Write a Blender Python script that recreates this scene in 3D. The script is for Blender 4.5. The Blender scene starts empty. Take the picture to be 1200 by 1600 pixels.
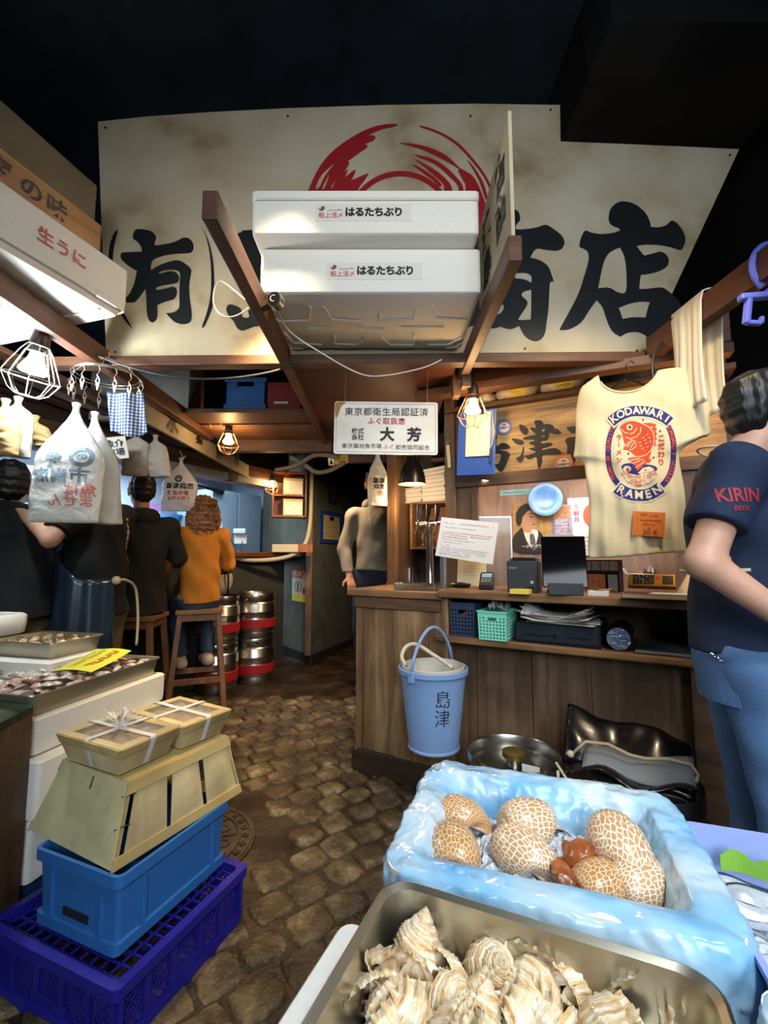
import bpy, bmesh, math, random
import numpy as np
from mathutils import Vector as V, Matrix as MX, noise as NZ
random.seed(7); rnd = random.uniform
R = math.radians; pi = math.pi; cos = math.cos; sin = math.sin
SC = bpy.context.scene; COL = SC.collection

# ---------------- camera, world, key lights, exposure ----------------
F = 700.0; TH = math.atan(0.1); CZ = 1.22
cam = bpy.data.objects.new('camera', bpy.data.cameras.new('camera')); COL.objects.link(cam)
cam.location = (0, 0, CZ); cam.rotation_euler = (pi/2+TH, 0, 0)
cam.data.sensor_fit = 'VERTICAL'; cam.data.sensor_height = 36; cam.data.lens = 36*F/1600
cam.data.clip_start = .02; SC.camera = cam
SC.view_settings.view_transform = 'Standard'; SC.view_settings.look = 'None'
SC.view_settings.gamma = 1; SC.view_settings.exposure = 0.8; SC.view_settings.use_curve_mapping = False
SC.cycles.max_bounces = 8; SC.cycles.transparent_max_bounces = 16
SC.cycles.sample_clamp_indirect = 6; SC.cycles.use_denoising = True
SC.cycles.caustics_reflective = False; SC.cycles.caustics_refractive = False
W = bpy.data.worlds.new('world'); SC.world = W; W.use_nodes = True
W.node_tree.nodes['Background'].inputs[0].default_value = (.50, .55, .62, 1)
W.node_tree.nodes['Background'].inputs[1].default_value = .04
def light(name, kind, loc, power, col, size=.1, target=None, spot=None, size_y=None, blend=.5):
    d = bpy.data.lights.new(name, kind); d.energy = power; d.color = col
    if kind == 'AREA':
        d.size = size
        if size_y: d.shape = 'RECTANGLE'; d.size_y = size_y
    else: d.shadow_soft_size = size
    if kind == 'SPOT': d.spot_size = R(spot); d.spot_blend = blend
    o = bpy.data.objects.new(name, d); COL.objects.link(o); o.location = loc
    if target is not None: o.rotation_euler = (V(target)-V(loc)).to_track_quat('-Z', 'Y').to_euler()
    return o
WARM = (1, .62, .28); WHITE = (.90, .97, 1.0); COOL = (.62, .82, 1.0)
light('stall_lamp_light', 'SPOT', (.75, .15, 2.35), 72, (.86, .94, 1.0), .10, (.42, .66, .75), 66, blend=.7)
light('street_daylight', 'AREA', (.5, -2.2, 2.4), 26, (.80, .90, 1.0), 2.6, (.6, 2.2, .9), size_y=1.6).data.spread = R(95)
light('left_stall_lamp_light', 'SPOT', (-.30, 1.45, 2.65), 44, (1, .84, .58), .08, (-.95, 1.75, .6), 70, blend=.8)
light('aisle_fill_light', 'SPOT', (-.55, 1.75, 2.6), 215, (1, .72, .40), .07, (-.1, 2.75, .3), 85, blend=.9)  # unseen warm spot, added to brighten the counter front and the aisle floor
light('kitchen_light', 'AREA', (-2.9, 5.0, 2.35), 80, (.62, .80, 1.0), 1.2, (-2.7, 5.0, 0), size_y=2.6)
light('counter_lamp_light', 'SPOT', (1.0, 1.2, 2.5), 36, (1, .76, .46), .06, (.85, 2.3, 1.3), 95, blend=.8)
light('sign_lamp_light', 'SPOT', (.1, .4, 2.5), 12, (1, .92, .80), .15, (.1, 2.4, 2.9), 110, blend=.9)

light('back_shelf_light', 'AREA', (1.05, 2.66, 1.70), 5, (1, .86, .74), .9, (1.1, 2.95, 1.2), size_y=.06)
light('shelf_fill_light', 'SPOT', (.95, .55, 2.35), 26, (.80, .90, 1.0), .08, (.75, 2.2, .75), 80, blend=.8)  # added cold fill spot that lifts the dark shelf under the worktop
light('tap_corner_light', 'POINT', (.13, 3.25, 1.60), 7, (1, .66, .34), .05)
light('far_aisle_fill_light', 'SPOT', (-.5, 4.1, 2.15), 75, (1, .70, .40), .06, (-.85, 4.9, .5), 130, blend=.9)  # fill spot without a fixture, placed to brighten the corridor wall

# ---------------- photo calibration ----------------
def ray(px, py):
    u = (px-600)/F; v = (800-py)/F
    return V((u, cos(TH)-v*sin(TH), sin(TH)+v*cos(TH)))
C0 = V((0, 0, CZ))
def P(px, py, Y): d = ray(px, py); return C0+d*(Y/d.y)
def PZ(px, py, z): d = ray(px, py); return C0+d*((z-CZ)/d.z)
class Plane:
    """vertical plane: x along it (to the right), y into the depth, z up"""
    def __init__(s, ox, oy, ang, z=0):
        s.o = V((ox, oy, z)); s.a = R(ang); s.x = V((cos(s.a), -sin(s.a), 0)); s.n = V((sin(s.a), cos(s.a), 0))
    def hit(s, px, py, d=0):
        r = ray(px, py); t = (s.o+s.n*d-C0).dot(s.n)/r.dot(s.n); p = C0+r*t-s.o
        return p.dot(s.x), p.z
    def w(s, x, d, z): return s.o+s.x*x+s.n*d+V((0, 0, z))
    def mat(s, x=0, d=0, z=0, rz=0): return MX.Translation(s.w(x, d, z)) @ MX.Rotation(-s.a+R(rz), 4, 'Z')

# ---------------- materials ----------------
def lin(h):
    if not isinstance(h, str): return tuple(h)
    c = [int(h[i:i+2], 16)/255 for i in (0, 2, 4)]
    return tuple(x/12.92 if x <= .04045 else ((x+.055)/1.055)**2.4 for x in c)
class NT:
    def __init__(s, name):
        s.m = bpy.data.materials.new(name); s.m.use_nodes = True; s.t = s.m.node_tree; s.b = s.t.nodes['Principled BSDF']
    def n(s, ty, **kw):
        x = s.t.nodes.new(ty)
        for k, v in kw.items():
            if k[0] == '_': setattr(x, k[1:], v)
            else: x.inputs[k if not k.startswith('i') or not k[1:].isdigit() else int(k[1:])].default_value = v
        return x
    def l(s, a, o, b, i): s.t.links.new(a.outputs[o], b.inputs[i])
    def coords(s, scale=(1, 1, 1), kind='Object', rot=(0, 0, 0)):
        c = s.n('ShaderNodeTexCoord'); mp = s.n('ShaderNodeMapping'); s.l(c, kind, mp, 0)
        mp.inputs['Scale'].default_value = scale; mp.inputs['Rotation'].default_value = rot; return mp
    def ramp(s, src, so, stops):
        r = s.n('ShaderNodeValToRGB'); e = r.color_ramp.elements
        while len(e) < len(stops): e.new(.5)
        for q, (p, c) in zip(e, stops): q.position = p; q.color = (*lin(c), 1)
        s.l(src, so, r, 0); return r
    def bump(s, src, so, k, dist=.01):
        b = s.n('ShaderNodeBump'); b.inputs['Strength'].default_value = k; b.inputs['Distance'].default_value = dist
        s.l(src, so, b, 'Height'); s.l(b, 0, s.b, 'Normal')
MATS = {}
def mat(name, col, rough=.5, metal=0, var=0, scale=6, bump=0, bscale=40, trans=0, alpha=1, emit=0, coat=0, ecol=None, ior=1.45, sub=0, spec=None, stretch=(1, 1, 1), dist=.004):
    if name in MATS: return MATS[name]
    t = NT(name); c = lin(col); b = t.b
    b.inputs['Base Color'].default_value = (*c, 1); b.inputs['Roughness'].default_value = rough
    b.inputs['Metallic'].default_value = metal; b.inputs['IOR'].default_value = ior
    b.inputs['Transmission Weight'].default_value = trans; b.inputs['Alpha'].default_value = alpha
    b.inputs['Coat Weight'].default_value = coat
    if spec is not None: b.inputs['Specular IOR Level'].default_value = spec
    if sub: b.inputs['Subsurface Weight'].default_value = sub; b.inputs['Subsurface Radius'].default_value = (.02, .01, .006)
    if emit: b.inputs['Emission Color'].default_value = (*lin(ecol or col), 1); b.inputs['Emission Strength'].default_value = emit
    if var or bump: mp = t.coords(stretch)
    if var:
        n = t.n('ShaderNodeTexNoise', Scale=scale, Detail=5, Roughness=.6); t.l(mp, 0, n, 0)
        r = t.ramp(n, 0, [(.3, tuple(x*(1-var) for x in c)), (.7, tuple(min(1, x*(1+var)) for x in c))]); t.l(r, 0, b, 'Base Color')
    if bump:
        n2 = t.n('ShaderNodeTexNoise', Scale=bscale, Detail=4); t.l(mp, 0, n2, 0); t.bump(n2, 0, bump, dist)
    MATS[name] = t.m; return t.m
def wood(name, c1, c2, c3=None, axis=0, rough=.55, fine=1.0, bump=.35, wet=0):
    if name in MATS: return MATS[name]
    t = NT(name); s = [9*fine]*3; s[axis] = .9*fine
    mp = t.coords(tuple(s)); n = t.n('ShaderNodeTexNoise', Scale=1.6, Detail=8, Roughness=.65, Distortion=.8); t.l(mp, 0, n, 0)
    r = t.ramp(n, 0, [(.28, c2), (.52, c1), (.72, c3 or c1)])
    mp2 = t.coords((2.2, 2.2, 2.2)); n2 = t.n('ShaderNodeTexNoise', Scale=1.3, Detail=3); t.l(mp2, 0, n2, 0)
    r2 = t.ramp(n2, 0, [(.35, (.45, .42, .40)), (.62, (1, 1, 1))])
    mx = t.n('ShaderNodeMix', _data_type='RGBA', _blend_type='MULTIPLY'); mx.inputs[0].default_value = .75
    t.l(r, 0, mx, 6); t.l(r2, 0, mx, 7); t.l(mx, 2, t.b, 'Base Color'); t.b.inputs['Roughness'].default_value = rough
    t.bump(n, 0, bump, .004); MATS[name] = t.m; return t.m

# ---------------- mesh builder ----------------
class B:
    def __init__(s): s.v = []; s.f = []; s.mi = []; s.uv = None; s.m = 0; s.X = None
    def add(s, vs, fs):
        o = len(s.v)
        s.v += [tuple(s.X @ V(p)) for p in vs] if s.X else [tuple(p) for p in vs]
        s.f += [tuple(i+o for i in f) for f in fs]; s.mi += [s.m]*len(fs); return s
    def box(s, x0, x1, y0, y1, z0, z1):
        return s.add([(x0, y0, z0), (x1, y0, z0), (x1, y1, z0), (x0, y1, z0), (x0, y0, z1), (x1, y0, z1), (x1, y1, z1), (x0, y1, z1)],
                     [(0, 3, 2, 1), (4, 5, 6, 7), (0, 1, 5, 4), (1, 2, 6, 5), (2, 3, 7, 6), (3, 0, 4, 7)])
    def cbox(s, c, sz, rot=None):
        x, y, z = [k/2 for k in sz]; q = MX.Translation(c) @ (rot.to_4x4() if rot else MX())
        p = [q @ V((a*x, b*y, g*z)) for g in (-1, 1) for a, b in ((-1, -1), (1, -1), (1, 1), (-1, 1))]
        return s.add(p, [(0, 3, 2, 1), (4, 5, 6, 7), (0, 1, 5, 4), (1, 2, 6, 5), (2, 3, 7, 6), (3, 0, 4, 7)])
    def bar(s, a, b, w, h=None, up=(0, 0, 1)):
        """rectangular bar from a to b, w sideways, h along up"""
        a, b = V(a), V(b); d = (b-a).normalized(); u = V(up); sd = d.cross(u)
        if sd.length < 1e-4: sd = d.cross(V((0, 1, 0)))
        sd.normalize(); u = sd.cross(d); h = h or w; sd *= w/2; u *= h/2
        p = [q+e for q in (a, b) for e in (-sd-u, sd-u, sd+u, -sd+u)]
        return s.add(p, [(0, 1, 2, 3), (7, 6, 5, 4), (0, 4, 5, 1), (1, 5, 6, 2), (2, 6, 7, 3), (3, 7, 4, 0)])
    def loft(s, rings, caps=True, closed=True, loop=False):
        n = len(rings[0]); vs = [p for r in rings for p in r]; fs = []
        for i in range(len(rings)-(0 if loop else 1)):
            for j in range(n if closed else n-1):
                a = i*n+j; b = i*n+(j+1) % n; i2 = (i+1) % len(rings); fs.append((a, b, i2*n+(j+1) % n, i2*n+j))
        if caps and closed and not loop: fs += [tuple(range(n-1, -1, -1)), tuple((len(rings)-1)*n+k for k in range(n))]
        return s.add(vs, fs)
    def lathe(s, prof, n=24, c=(0, 0, 0), caps=False, sx=1, sy=1):
        return s.loft([[(c[0]+r*cos(2*pi*k/n)*sx, c[1]+r*sin(2*pi*k/n)*sy, c[2]+z) for k in range(n)] for r, z in prof], caps)
    def tube(s, pts, r, n=8, closed=False, caps=True):
        pts = [V(p) for p in pts]; m = len(pts); rr = r if isinstance(r, (list, tuple)) else [r]*m
        t = [((pts[(i+1) % m] if closed or i < m-1 else pts[i])-(pts[i-1] if closed or i > 0 else pts[i])).normalized() for i in range(m)]
        u = t[0].orthogonal().normalized(); rings = []
        for i in range(m):
            u = (u-t[i]*u.dot(t[i])); u = u.normalized() if u.length > 1e-6 else t[i].orthogonal().normalized(); w = t[i].cross(u)
            rings.append([pts[i]+(u*cos(2*pi*k/n)+w*sin(2*pi*k/n))*rr[i] for k in range(n)])
        return s.loft(rings, caps, True, closed)
    def cyl(s, a, b, r, n=16, r2=None): return s.tube([a, b], [r, r if r2 is None else r2], n)
    def grid(s, fn, nu, nv, wrap=False):
        vs = [fn(i/(nu if wrap else nu-1), j/(nv-1)) for j in range(nv) for i in range(nu)]
        fs = [(j*nu+i, j*nu+(i+1) % nu, (j+1)*nu+(i+1) % nu, (j+1)*nu+i) for j in range(nv-1) for i in range(nu if wrap else nu-1)]
        return s.add(vs, fs)
    def prism(s, poly, y0, y1):
        """poly of (x,z) extruded along y"""
        n = len(poly); vs = [(x, y0, z) for x, z in poly]+[(x, y1, z) for x, z in poly]
        return s.add(vs, [tuple(range(n)), tuple(range(2*n-1, n-1, -1))]+[(i, i+n, (i+1) % n+n, (i+1) % n) for i in range(n)])
    def sphere(s, c, r, n=12, m=8, sc=(1, 1, 1)):
        return s.loft([[(c[0]+r*sc[0]*sin(pi*(j+.001)/m*.999)*cos(2*pi*k/n), c[1]+r*sc[1]*sin(pi*(j+.001)/m*.999)*sin(2*pi*k/n), c[2]-r*sc[2]*cos(pi*(j+.001)/m*.999)) for k in range(n)] for j in range(m+1)])
    def rrect(s, w, h, r, z, n=5, cx=0, cy=0):
        return [(cx+sx*(w/2-r)+r*cos(a+pi/2*k/n), cy+sy*(h/2-r)+r*sin(a+pi/2*k/n), z) for sx, sy, a in ((1, 1, 0), (-1, 1, pi/2), (-1, -1, pi), (1, -1, 1.5*pi)) for k in range(n+1)]
def smooth_loop(pts, k=4):
    """Catmull-Rom through a closed list of 2D points; a third value 1 marks a sharp corner"""
    n = len(pts); out = []
    for i in range(n):
        p1 = pts[i]; p2 = pts[(i+1) % n]; p0 = pts[i-1] if len(p1) < 3 else p1; p3 = pts[(i+2) % n] if len(p2) < 3 else p2
        for j in range(k):
            t = j/k; out.append(tuple(.5*(2*p1[d]+(p2[d]-p0[d])*t+(2*p0[d]-5*p1[d]+4*p2[d]-p3[d])*t*t+(3*p1[d]-p0[d]-3*p2[d]+p3[d])*t**3) for d in (0, 1)))
    return out
def from_curve(cu):
    o = bpy.data.objects.new('tmp', cu); COL.objects.link(o)
    dg = bpy.context.evaluated_depsgraph_get(); me = bpy.data.meshes.new_from_object(o.evaluated_get(dg))
    vs = [tuple(v.co) for v in me.vertices]; fs = [tuple(p.vertices) for p in me.polygons]
    bpy.data.objects.remove(o); bpy.data.meshes.remove(me); return vs, fs
def poly2d(loops):
    cu = bpy.data.curves.new('p', 'CURVE'); cu.dimensions = '2D'; cu.fill_mode = 'BOTH'
    for lp in loops:
        sp = cu.splines.new('POLY'); sp.points.add(len(lp)-1); sp.use_cyclic_u = True
        for q, p in zip(sp.points, lp): q.co = (p[0], p[1], 0, 1)
    return from_curve(cu)
TXT = {}
def text2d(s, size=1, bold=0, align='CENTER', sp=1.0, shear=0):
    key = (s, bold, align, sp, shear)
    if key not in TXT:
        cu = bpy.data.curves.new('t', 'FONT'); cu.body = s; cu.size = 1; cu.align_x = align; cu.align_y = 'CENTER'; cu.offset = bold
        cu.space_character = sp; cu.shear = shear; cu.resolution_u = 3; TXT[key] = from_curve(cu)
    vs, fs = TXT[key]; return [(v[0]*size, v[1]*size) for v in vs], fs
def put2d(b, geo, fn):
    vs, fs = geo; b.add([fn(v[0], v[1]) for v in vs], fs)
def write(b, s, size, x, z, y=0, bold=0, align='CENTER', sp=1.0, sx=1, rot=0, fn=None):
    """lettering in the local xz plane facing -y"""
    c, q = cos(R(rot)), sin(R(rot)); f = fn or (lambda a, g: (a, y, g))
    put2d(b, text2d(s, size, bold, align, sp), lambda a, g: f(x+a*sx*c-g*q, z+a*sx*q+g*c))
def scribble(b, x0, x1, z, h, y=0, seed=0, gap=.15, fn=None):
    """a line of illegibly small handwriting: little strokes"""
    rs = random.Random(seed); x = x0; f = fn or (lambda a, g: (a, y, g))
    while x < x1-h*.4:
        w = h*rs.uniform(.45, .8)
        if rs.random() > gap:
            k = rs.choice((0, 1, 2)); t = h*.16
            b.add([f(x, z), f(x+t, z), f(x+t, z+h*.6), f(x, z+h*.6)], [(0, 1, 2, 3)])
            b.add([f(x, z+h*.3*k), f(x+w, z+h*.3*k), f(x+w, z+h*.3*k+t), f(x, z+h*.3*k+t)], [(0, 1, 2, 3)])
            if k: b.add([f(x+w-t, z), f(x+w, z), f(x+w, z+h*.55), f(x+w-t, z+h*.55)], [(0, 1, 2, 3)])
        x += w+h*.2
def mk(name, b, mats, parent=None, mx=None, smooth=False, bevel=0, bseg=2, sub=0, solid=0, soff=-1, **tags):
    if not isinstance(mats, (list, tuple)): mats = [mats]
    if isinstance(b, bpy.types.Mesh): me = b
    else:
        me = bpy.data.meshes.new(name); me.from_pydata(b.v, [], b.f)
        for m in mats: me.materials.append(m)
        if len(mats) > 1: me.polygons.foreach_set('material_index', b.mi)
        if b.uv is not None:
            ul = me.uv_layers.new(name='uv'); idx = np.zeros(len(me.loops), int); me.loops.foreach_get('vertex_index', idx)
            ul.data.foreach_set('uv', np.asarray(b.uv, float)[idx].ravel())
        if smooth:
            me.polygons.foreach_set('use_smooth', [True]*len(me.polygons))
            if smooth is not True: me.set_sharp_from_angle(angle=R(smooth))
        me.update()
    o = bpy.data.objects.new(name, me); COL.objects.link(o)
    if parent: o.parent = parent
    if mx is not None: o.matrix_local = mx
    if solid: q = o.modifiers.new('solid', 'SOLIDIFY'); q.thickness = solid; q.offset = soff
    if bevel: q = o.modifiers.new('bevel', 'BEVEL'); q.width = bevel; q.segments = bseg; q.limit_method = 'ANGLE'; q.angle_limit = R(40)
    if sub: q = o.modifiers.new('sub', 'SUBSURF'); q.levels = sub; q.render_levels = sub
    for k, v in tags.items(): o[k] = v
    return o
def tag(o, label=None, cat=None, group=None):
    if label: o['label'] = label
    if cat: o['category'] = cat
    if group: o['group'] = group
    return o
def thing(name, label, cat, mx=None, group=None):
    o = bpy.data.objects.new(name, None); COL.objects.link(o); o.empty_display_size = .05
    if mx is not None: o.matrix_world = mx if isinstance(mx, MX) else MX.Translation(mx)
    return tag(o, label, cat, group)
def struct(name, b, m, mx=None, **kw): return mk(name, b, m, None, mx, kind='structure', **kw)
def copy_tree(o, mx, label, group=None):
    r = o.copy(); COL.objects.link(r); r.matrix_world = mx; r['label'] = label
    if group: r['group'] = group
    for ch in o.children:
        c = ch.copy(); COL.objects.link(c); c.parent = r; c.matrix_local = ch.matrix_local.copy()
        for g in ch.children:
            e = g.copy(); COL.objects.link(e); e.parent = c; e.matrix_local = g.matrix_local.copy()
    return r
T = MX.Translation
def RZ(a): return MX.Rotation(R(a), 4, 'Z')
def RX(a): return MX.Rotation(R(a), 4, 'X')
def RY(a): return MX.Rotation(R(a), 4, 'Y')

# ---------------- soft bodies from blended distance fields ----------------
class SDF:
    def __init__(s, res=.008): s.p = []; s.res = res
    def cone(s, a, b, ra, rb, k=.02, flat=None, cut=None, cut0=None):
        """tapered limb a-b; flat=(axis, factor) squashes the section; cut trims flat at b"""
        s.p.append(('c', np.array(a, float), np.array(b, float), ra, rb, k, flat, cut, cut0)); return s
    def ell(s, c, r, k=.02, rot=None): s.p.append(('e', np.array(c, float), np.array(r, float), rot, k)); return s
    def sub(s, c, r): s.p.append(('s', np.array(c, float), np.array(r, float))); return s
    def cutplane(s, o, n): s.p.append(('k', np.array(o, float), np.array(n, float))); return s
    def build(s, b=None, warp=None):
        lo = np.full(3, 1e9); hi = -lo
        for p in s.p:
            if p[0] == 'c': m = max(p[3], p[4]); lo = np.minimum(lo, np.minimum(p[1], p[2])-m); hi = np.maximum(hi, np.maximum(p[1], p[2])+m)
            elif p[0] == 'e': m = max(p[2]); lo = np.minimum(lo, p[1]-m); hi = np.maximum(hi, p[1]+m)
        h = s.res; lo -= 3*h; n = np.ceil((hi+3*h-lo)/h).astype(int)+1
        D = np.full(n, 9.0, np.float32)
        for p in s.p:
            if p[0] == 's':
                X = np.stack(np.meshgrid(*[lo[i]+h*np.arange(n[i]) for i in range(3)], indexing='ij'), -1); k0 = np.linalg.norm((X-p[1])/p[2], axis=-1); D = np.maximum(D, ((1-k0)*min(p[2])).astype(np.float32)); continue
            if p[0] == 'k':
                ax = [lo[i]+h*np.arange(n[i]) for i in range(3)]
                d = sum(np.reshape((ax[i]-p[1][i])*p[2][i], [-1 if j == i else 1 for j in range(3)]) for i in range(3)); D = np.maximum(D, d.astype(np.float32)); continue
            k = p[5] if p[0] == 'c' else p[4]; mg = k+4*h
            if p[0] == 'c': m = max(p[3], p[4])+mg; q0 = np.minimum(p[1], p[2])-m; q1 = np.maximum(p[1], p[2])+m
            else: m = max(p[2])+mg; q0 = p[1]-m; q1 = p[1]+m
            i0 = np.maximum(np.floor((q0-lo)/h).astype(int), 0); i1 = np.minimum(np.ceil((q1-lo)/h).astype(int)+1, n)
            X = np.stack(np.meshgrid(*[lo[i]+h*np.arange(i0[i], i1[i]) for i in range(3)], indexing='ij'), -1)
            if p[0] == 'c':
                a, bb = p[1], p[2]; ab = bb-a; w = X-a; t = np.clip((w@ab)/max(ab@ab, 1e-9), 0, 1); e = w-t[..., None]*ab; f = 1
                if p[6]:
                    ax = np.array(p[6][0], float); f = p[6][1]; e = e+(e@ax)[..., None]*ax*(1/f-1)
                d = (np.linalg.norm(e, axis=-1)-(p[3]+(p[4]-p[3])*t))*min(1, f*1.15 if f < 1 else 1)
                L = np.linalg.norm(ab)
                if p[7] is not None: d = np.maximum(d, (w@ab)/L-L*p[7])
                if p[8] is not None: d = np.maximum(d, -((w@ab)/L-L*p[8]))
            else:
                w = X-p[1]
                if p[3] is not None: w = w@np.array(p[3].to_3x3())
                k0 = np.linalg.norm(w/p[2], axis=-1); k1 = np.linalg.norm(w/p[2]**2, axis=-1); d = k0*(k0-1)/np.maximum(k1, 1e-9)
            sl = tuple(slice(i0[i], i1[i]) for i in range(3)); A = D[sl]; d = d.astype(np.float32)
            if k > 0: hh = np.maximum(k-np.abs(A-d), 0)/k; D[sl] = np.minimum(A, d)-hh*hh*k*.25
            else: D[sl] = np.minimum(A, d)
        S = D < 0; off = [(i, j, l) for i in (0, 1) for j in (0, 1) for l in (0, 1)]; m = n-1
        cs = lambda A, o: A[o[0]:o[0]+m[0], o[1]:o[1]+m[1], o[2]:o[2]+m[2]]
        cnt = sum(cs(S, o).astype(np.int8) for o in off); cell = np.argwhere((cnt > 0) & (cnt < 8)); idx = -np.ones(m, int); idx[tuple(cell.T)] = np.arange(len(cell))
        acc = np.zeros((len(cell), 3)); num = np.zeros(len(cell))
        for o in off:
            for axx in range(3):
                if o[axx] == 1: continue
                o2 = list(o); o2[axx] = 1
                da = D[tuple((cell+o).T)]; db = D[tuple((cell+o2).T)]; x = (da < 0) != (db < 0); t = np.where(x, da/np.where(x, da-db, 1), 0)
                pt = np.tile(np.array(o, float), (len(cell), 1)); pt[:, axx] = t; acc[x] += pt[x]; num[x] += 1
        vs = lo+h*(cell+acc/num[:, None]); fs = []
        for axx in range(3):
            u, w = [(1, 2), (2, 0), (0, 1)][axx]
            sh = [slice(1, -1)]*3; s0 = list(sh); s0[axx] = slice(0, -1); s1 = list(sh); s1[axx] = slice(1, None)
            A = S[tuple(s0)]; C = S[tuple(s1)]; e = np.argwhere(A != C); inn = A[tuple(e.T)]; base = e.copy(); base[:, u] += 1; base[:, w] += 1
            q = []
            for du, dw in ((-1, -1), (0, -1), (0, 0), (-1, 0)):
                c = base.copy(); c[:, u] += du; c[:, w] += dw; q.append(idx[tuple(c.T)])
            q = np.stack(q, 1); q[~inn] = q[~inn][:, ::-1]; fs.append(q)
        fs = np.concatenate(fs); fs = fs[(fs >= 0).all(1)]
        if warp is not None: vs = warp(vs)
        b = b or B(); b.add(vs.tolist(), fs.tolist()) if b.X else None
        if not b.X: o = len(b.v); b.v += [tuple(v) for v in vs.tolist()]; b.f += [tuple(i+o for i in f) for f in fs.tolist()]; b.mi += [b.m]*len(fs)
        return b

from mathutils.bvhtree import BVHTree
def skin_of(b):
    """front surface of a built body: (x, z) -> point just in front of it, seen along +y"""
    t = BVHTree.FromPolygons([V(v) for v in b.v], b.f)
    def f(x, z, off=.0015):
        h = t.ray_cast(V((x, -5, z)), V((0, 1, 0)))
        return (x, (h[0].y if h[0] else 0)-off, z)
    return f
def sm3(pts, k=5):
    n = len(pts); p = [V(q) for q in pts]; out = []
    for i in range(n-1):
        p0, p1, p2, p3 = p[max(i-1, 0)], p[i], p[i+1], p[min(i+2, n-1)]
        for j in range(k): t = j/k; out.append(.5*(2*p1+(p2-p0)*t+(2*p0-5*p1+4*p2-p3)*t*t+(3*p1-p0-3*p2+p3)*t**3))
    return out+[p[-1]]
def fine(geo, L):
    """split a flat outline into small triangles so that it can follow a curved surface"""
    bm = bmesh.new(); vs = [bm.verts.new((v[0], v[1], 0)) for v in geo[0]]
    for f in geo[1]:
        try: bm.faces.new([vs[i] for i in f])
        except ValueError: pass
    bmesh.ops.triangulate(bm, faces=bm.faces[:])
    for _ in range(7):
        e = [x for x in bm.edges if x.calc_length() > L]
        if not e: break
        bmesh.ops.subdivide_edges(bm, edges=e, cuts=1); bmesh.ops.triangulate(bm, faces=[f for f in bm.faces if len(f.verts) > 3])
    bm.verts.index_update(); r = [(v.co.x, v.co.y) for v in bm.verts], [tuple(v.index for v in f.verts) for f in bm.faces]; bm.free(); return r
# ---------------- shared materials ----------------
OAK = wood('aged_oak', '86603c', '4e3320', 'a07a50', 0)
OAKD = wood('dark_oak', '5a4029', '33241a', '6d5038', 0)
OAKZ = wood('dark_oak_upright', '664a30', '38281c', '7d5f40', 2)
OAKY = wood('beam_wood', '5c3624', '3b2118', '6e452e', 1)
OAKX = wood('beam_wood_cross', '5a3a26', '38241a', '6c4a30', 0)
PANEL = wood('weathered_panel', '80603f', '4a3524', 'a88c68', 2, fine=.8)
PANELD = wood('weathered_dark_panel', '6a5038', '3c2c1f', '846a4c', 2, fine=.8)
BLACK = mat('black_plastic', '0b0b0d', .35)
STEEL = mat('stainless_steel', 'b9bbb8', .22, 1, bump=.05, bscale=6)
CHROME = mat('chrome', 'd8d8d8', .12, 1)
WIRE = mat('thin_chrome_wire', 'b8b4a8', .3, 1)
STYRO = mat('white_styrofoam', 'dcdad2', .75, var=.04, scale=90, bump=.15, bscale=220, dist=.002)
PAPER = mat('white_paper', 'd9d5c9', .8)
INK = mat('black_ink', '0d0f12', .6)
RED = mat('red_ink', 'b02a24', .6)
# ---------------- floor ----------------
t = NT('wet_mortar'); mp = t.coords((1, 1, 1)); n = t.n('ShaderNodeTexNoise', Scale=3.5, Detail=7, Roughness=.65); t.l(mp, 0, n, 0)
r = t.ramp(n, 0, [(.3, '1d150d'), (.55, '33271a'), (.75, '4c3c29')]); t.l(r, 0, t.b, 'Base Color')
r2 = t.ramp(n, 0, [(.35, (.12,)*3), (.65, (.5,)*3)]); t.l(r2, 0, t.b, 'Roughness')
n2 = t.n('ShaderNodeTexNoise', Scale=22, Detail=6, Roughness=.7); t.l(mp, 0, n2, 0); t.bump(n2, 0, .6, .02); MORTAR = t.m
t = NT('wet_cobble'); mp = t.coords((1, 1, 1)); n = t.n('ShaderNodeTexNoise', Scale=5, Detail=8, Roughness=.7); t.l(mp, 0, n, 0)
r = t.ramp(n, 0, [(.3, '2b2216'), (.48, '483a26'), (.6, '6e5e42'), (.74, 'a89a7a')]); t.l(r, 0, t.b, 'Base Color')
n2 = t.n('ShaderNodeTexNoise', Scale=38, Detail=5, Roughness=.65); t.l(mp, 0, n2, 0); t.bump(n2, 0, .8, .022)
r2 = t.ramp(n2, 0, [(.35, (.05,)*3), (.65, (.34,)*3)]); t.l(r2, 0, t.b, 'Roughness'); COBBLE = t.m
b = B(); b.box(-6, 4, -3, 10, -.1, 0)
b.m = 1
ca, sa = cos(R(38)), sin(R(38)); rs = random.Random(3)
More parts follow.
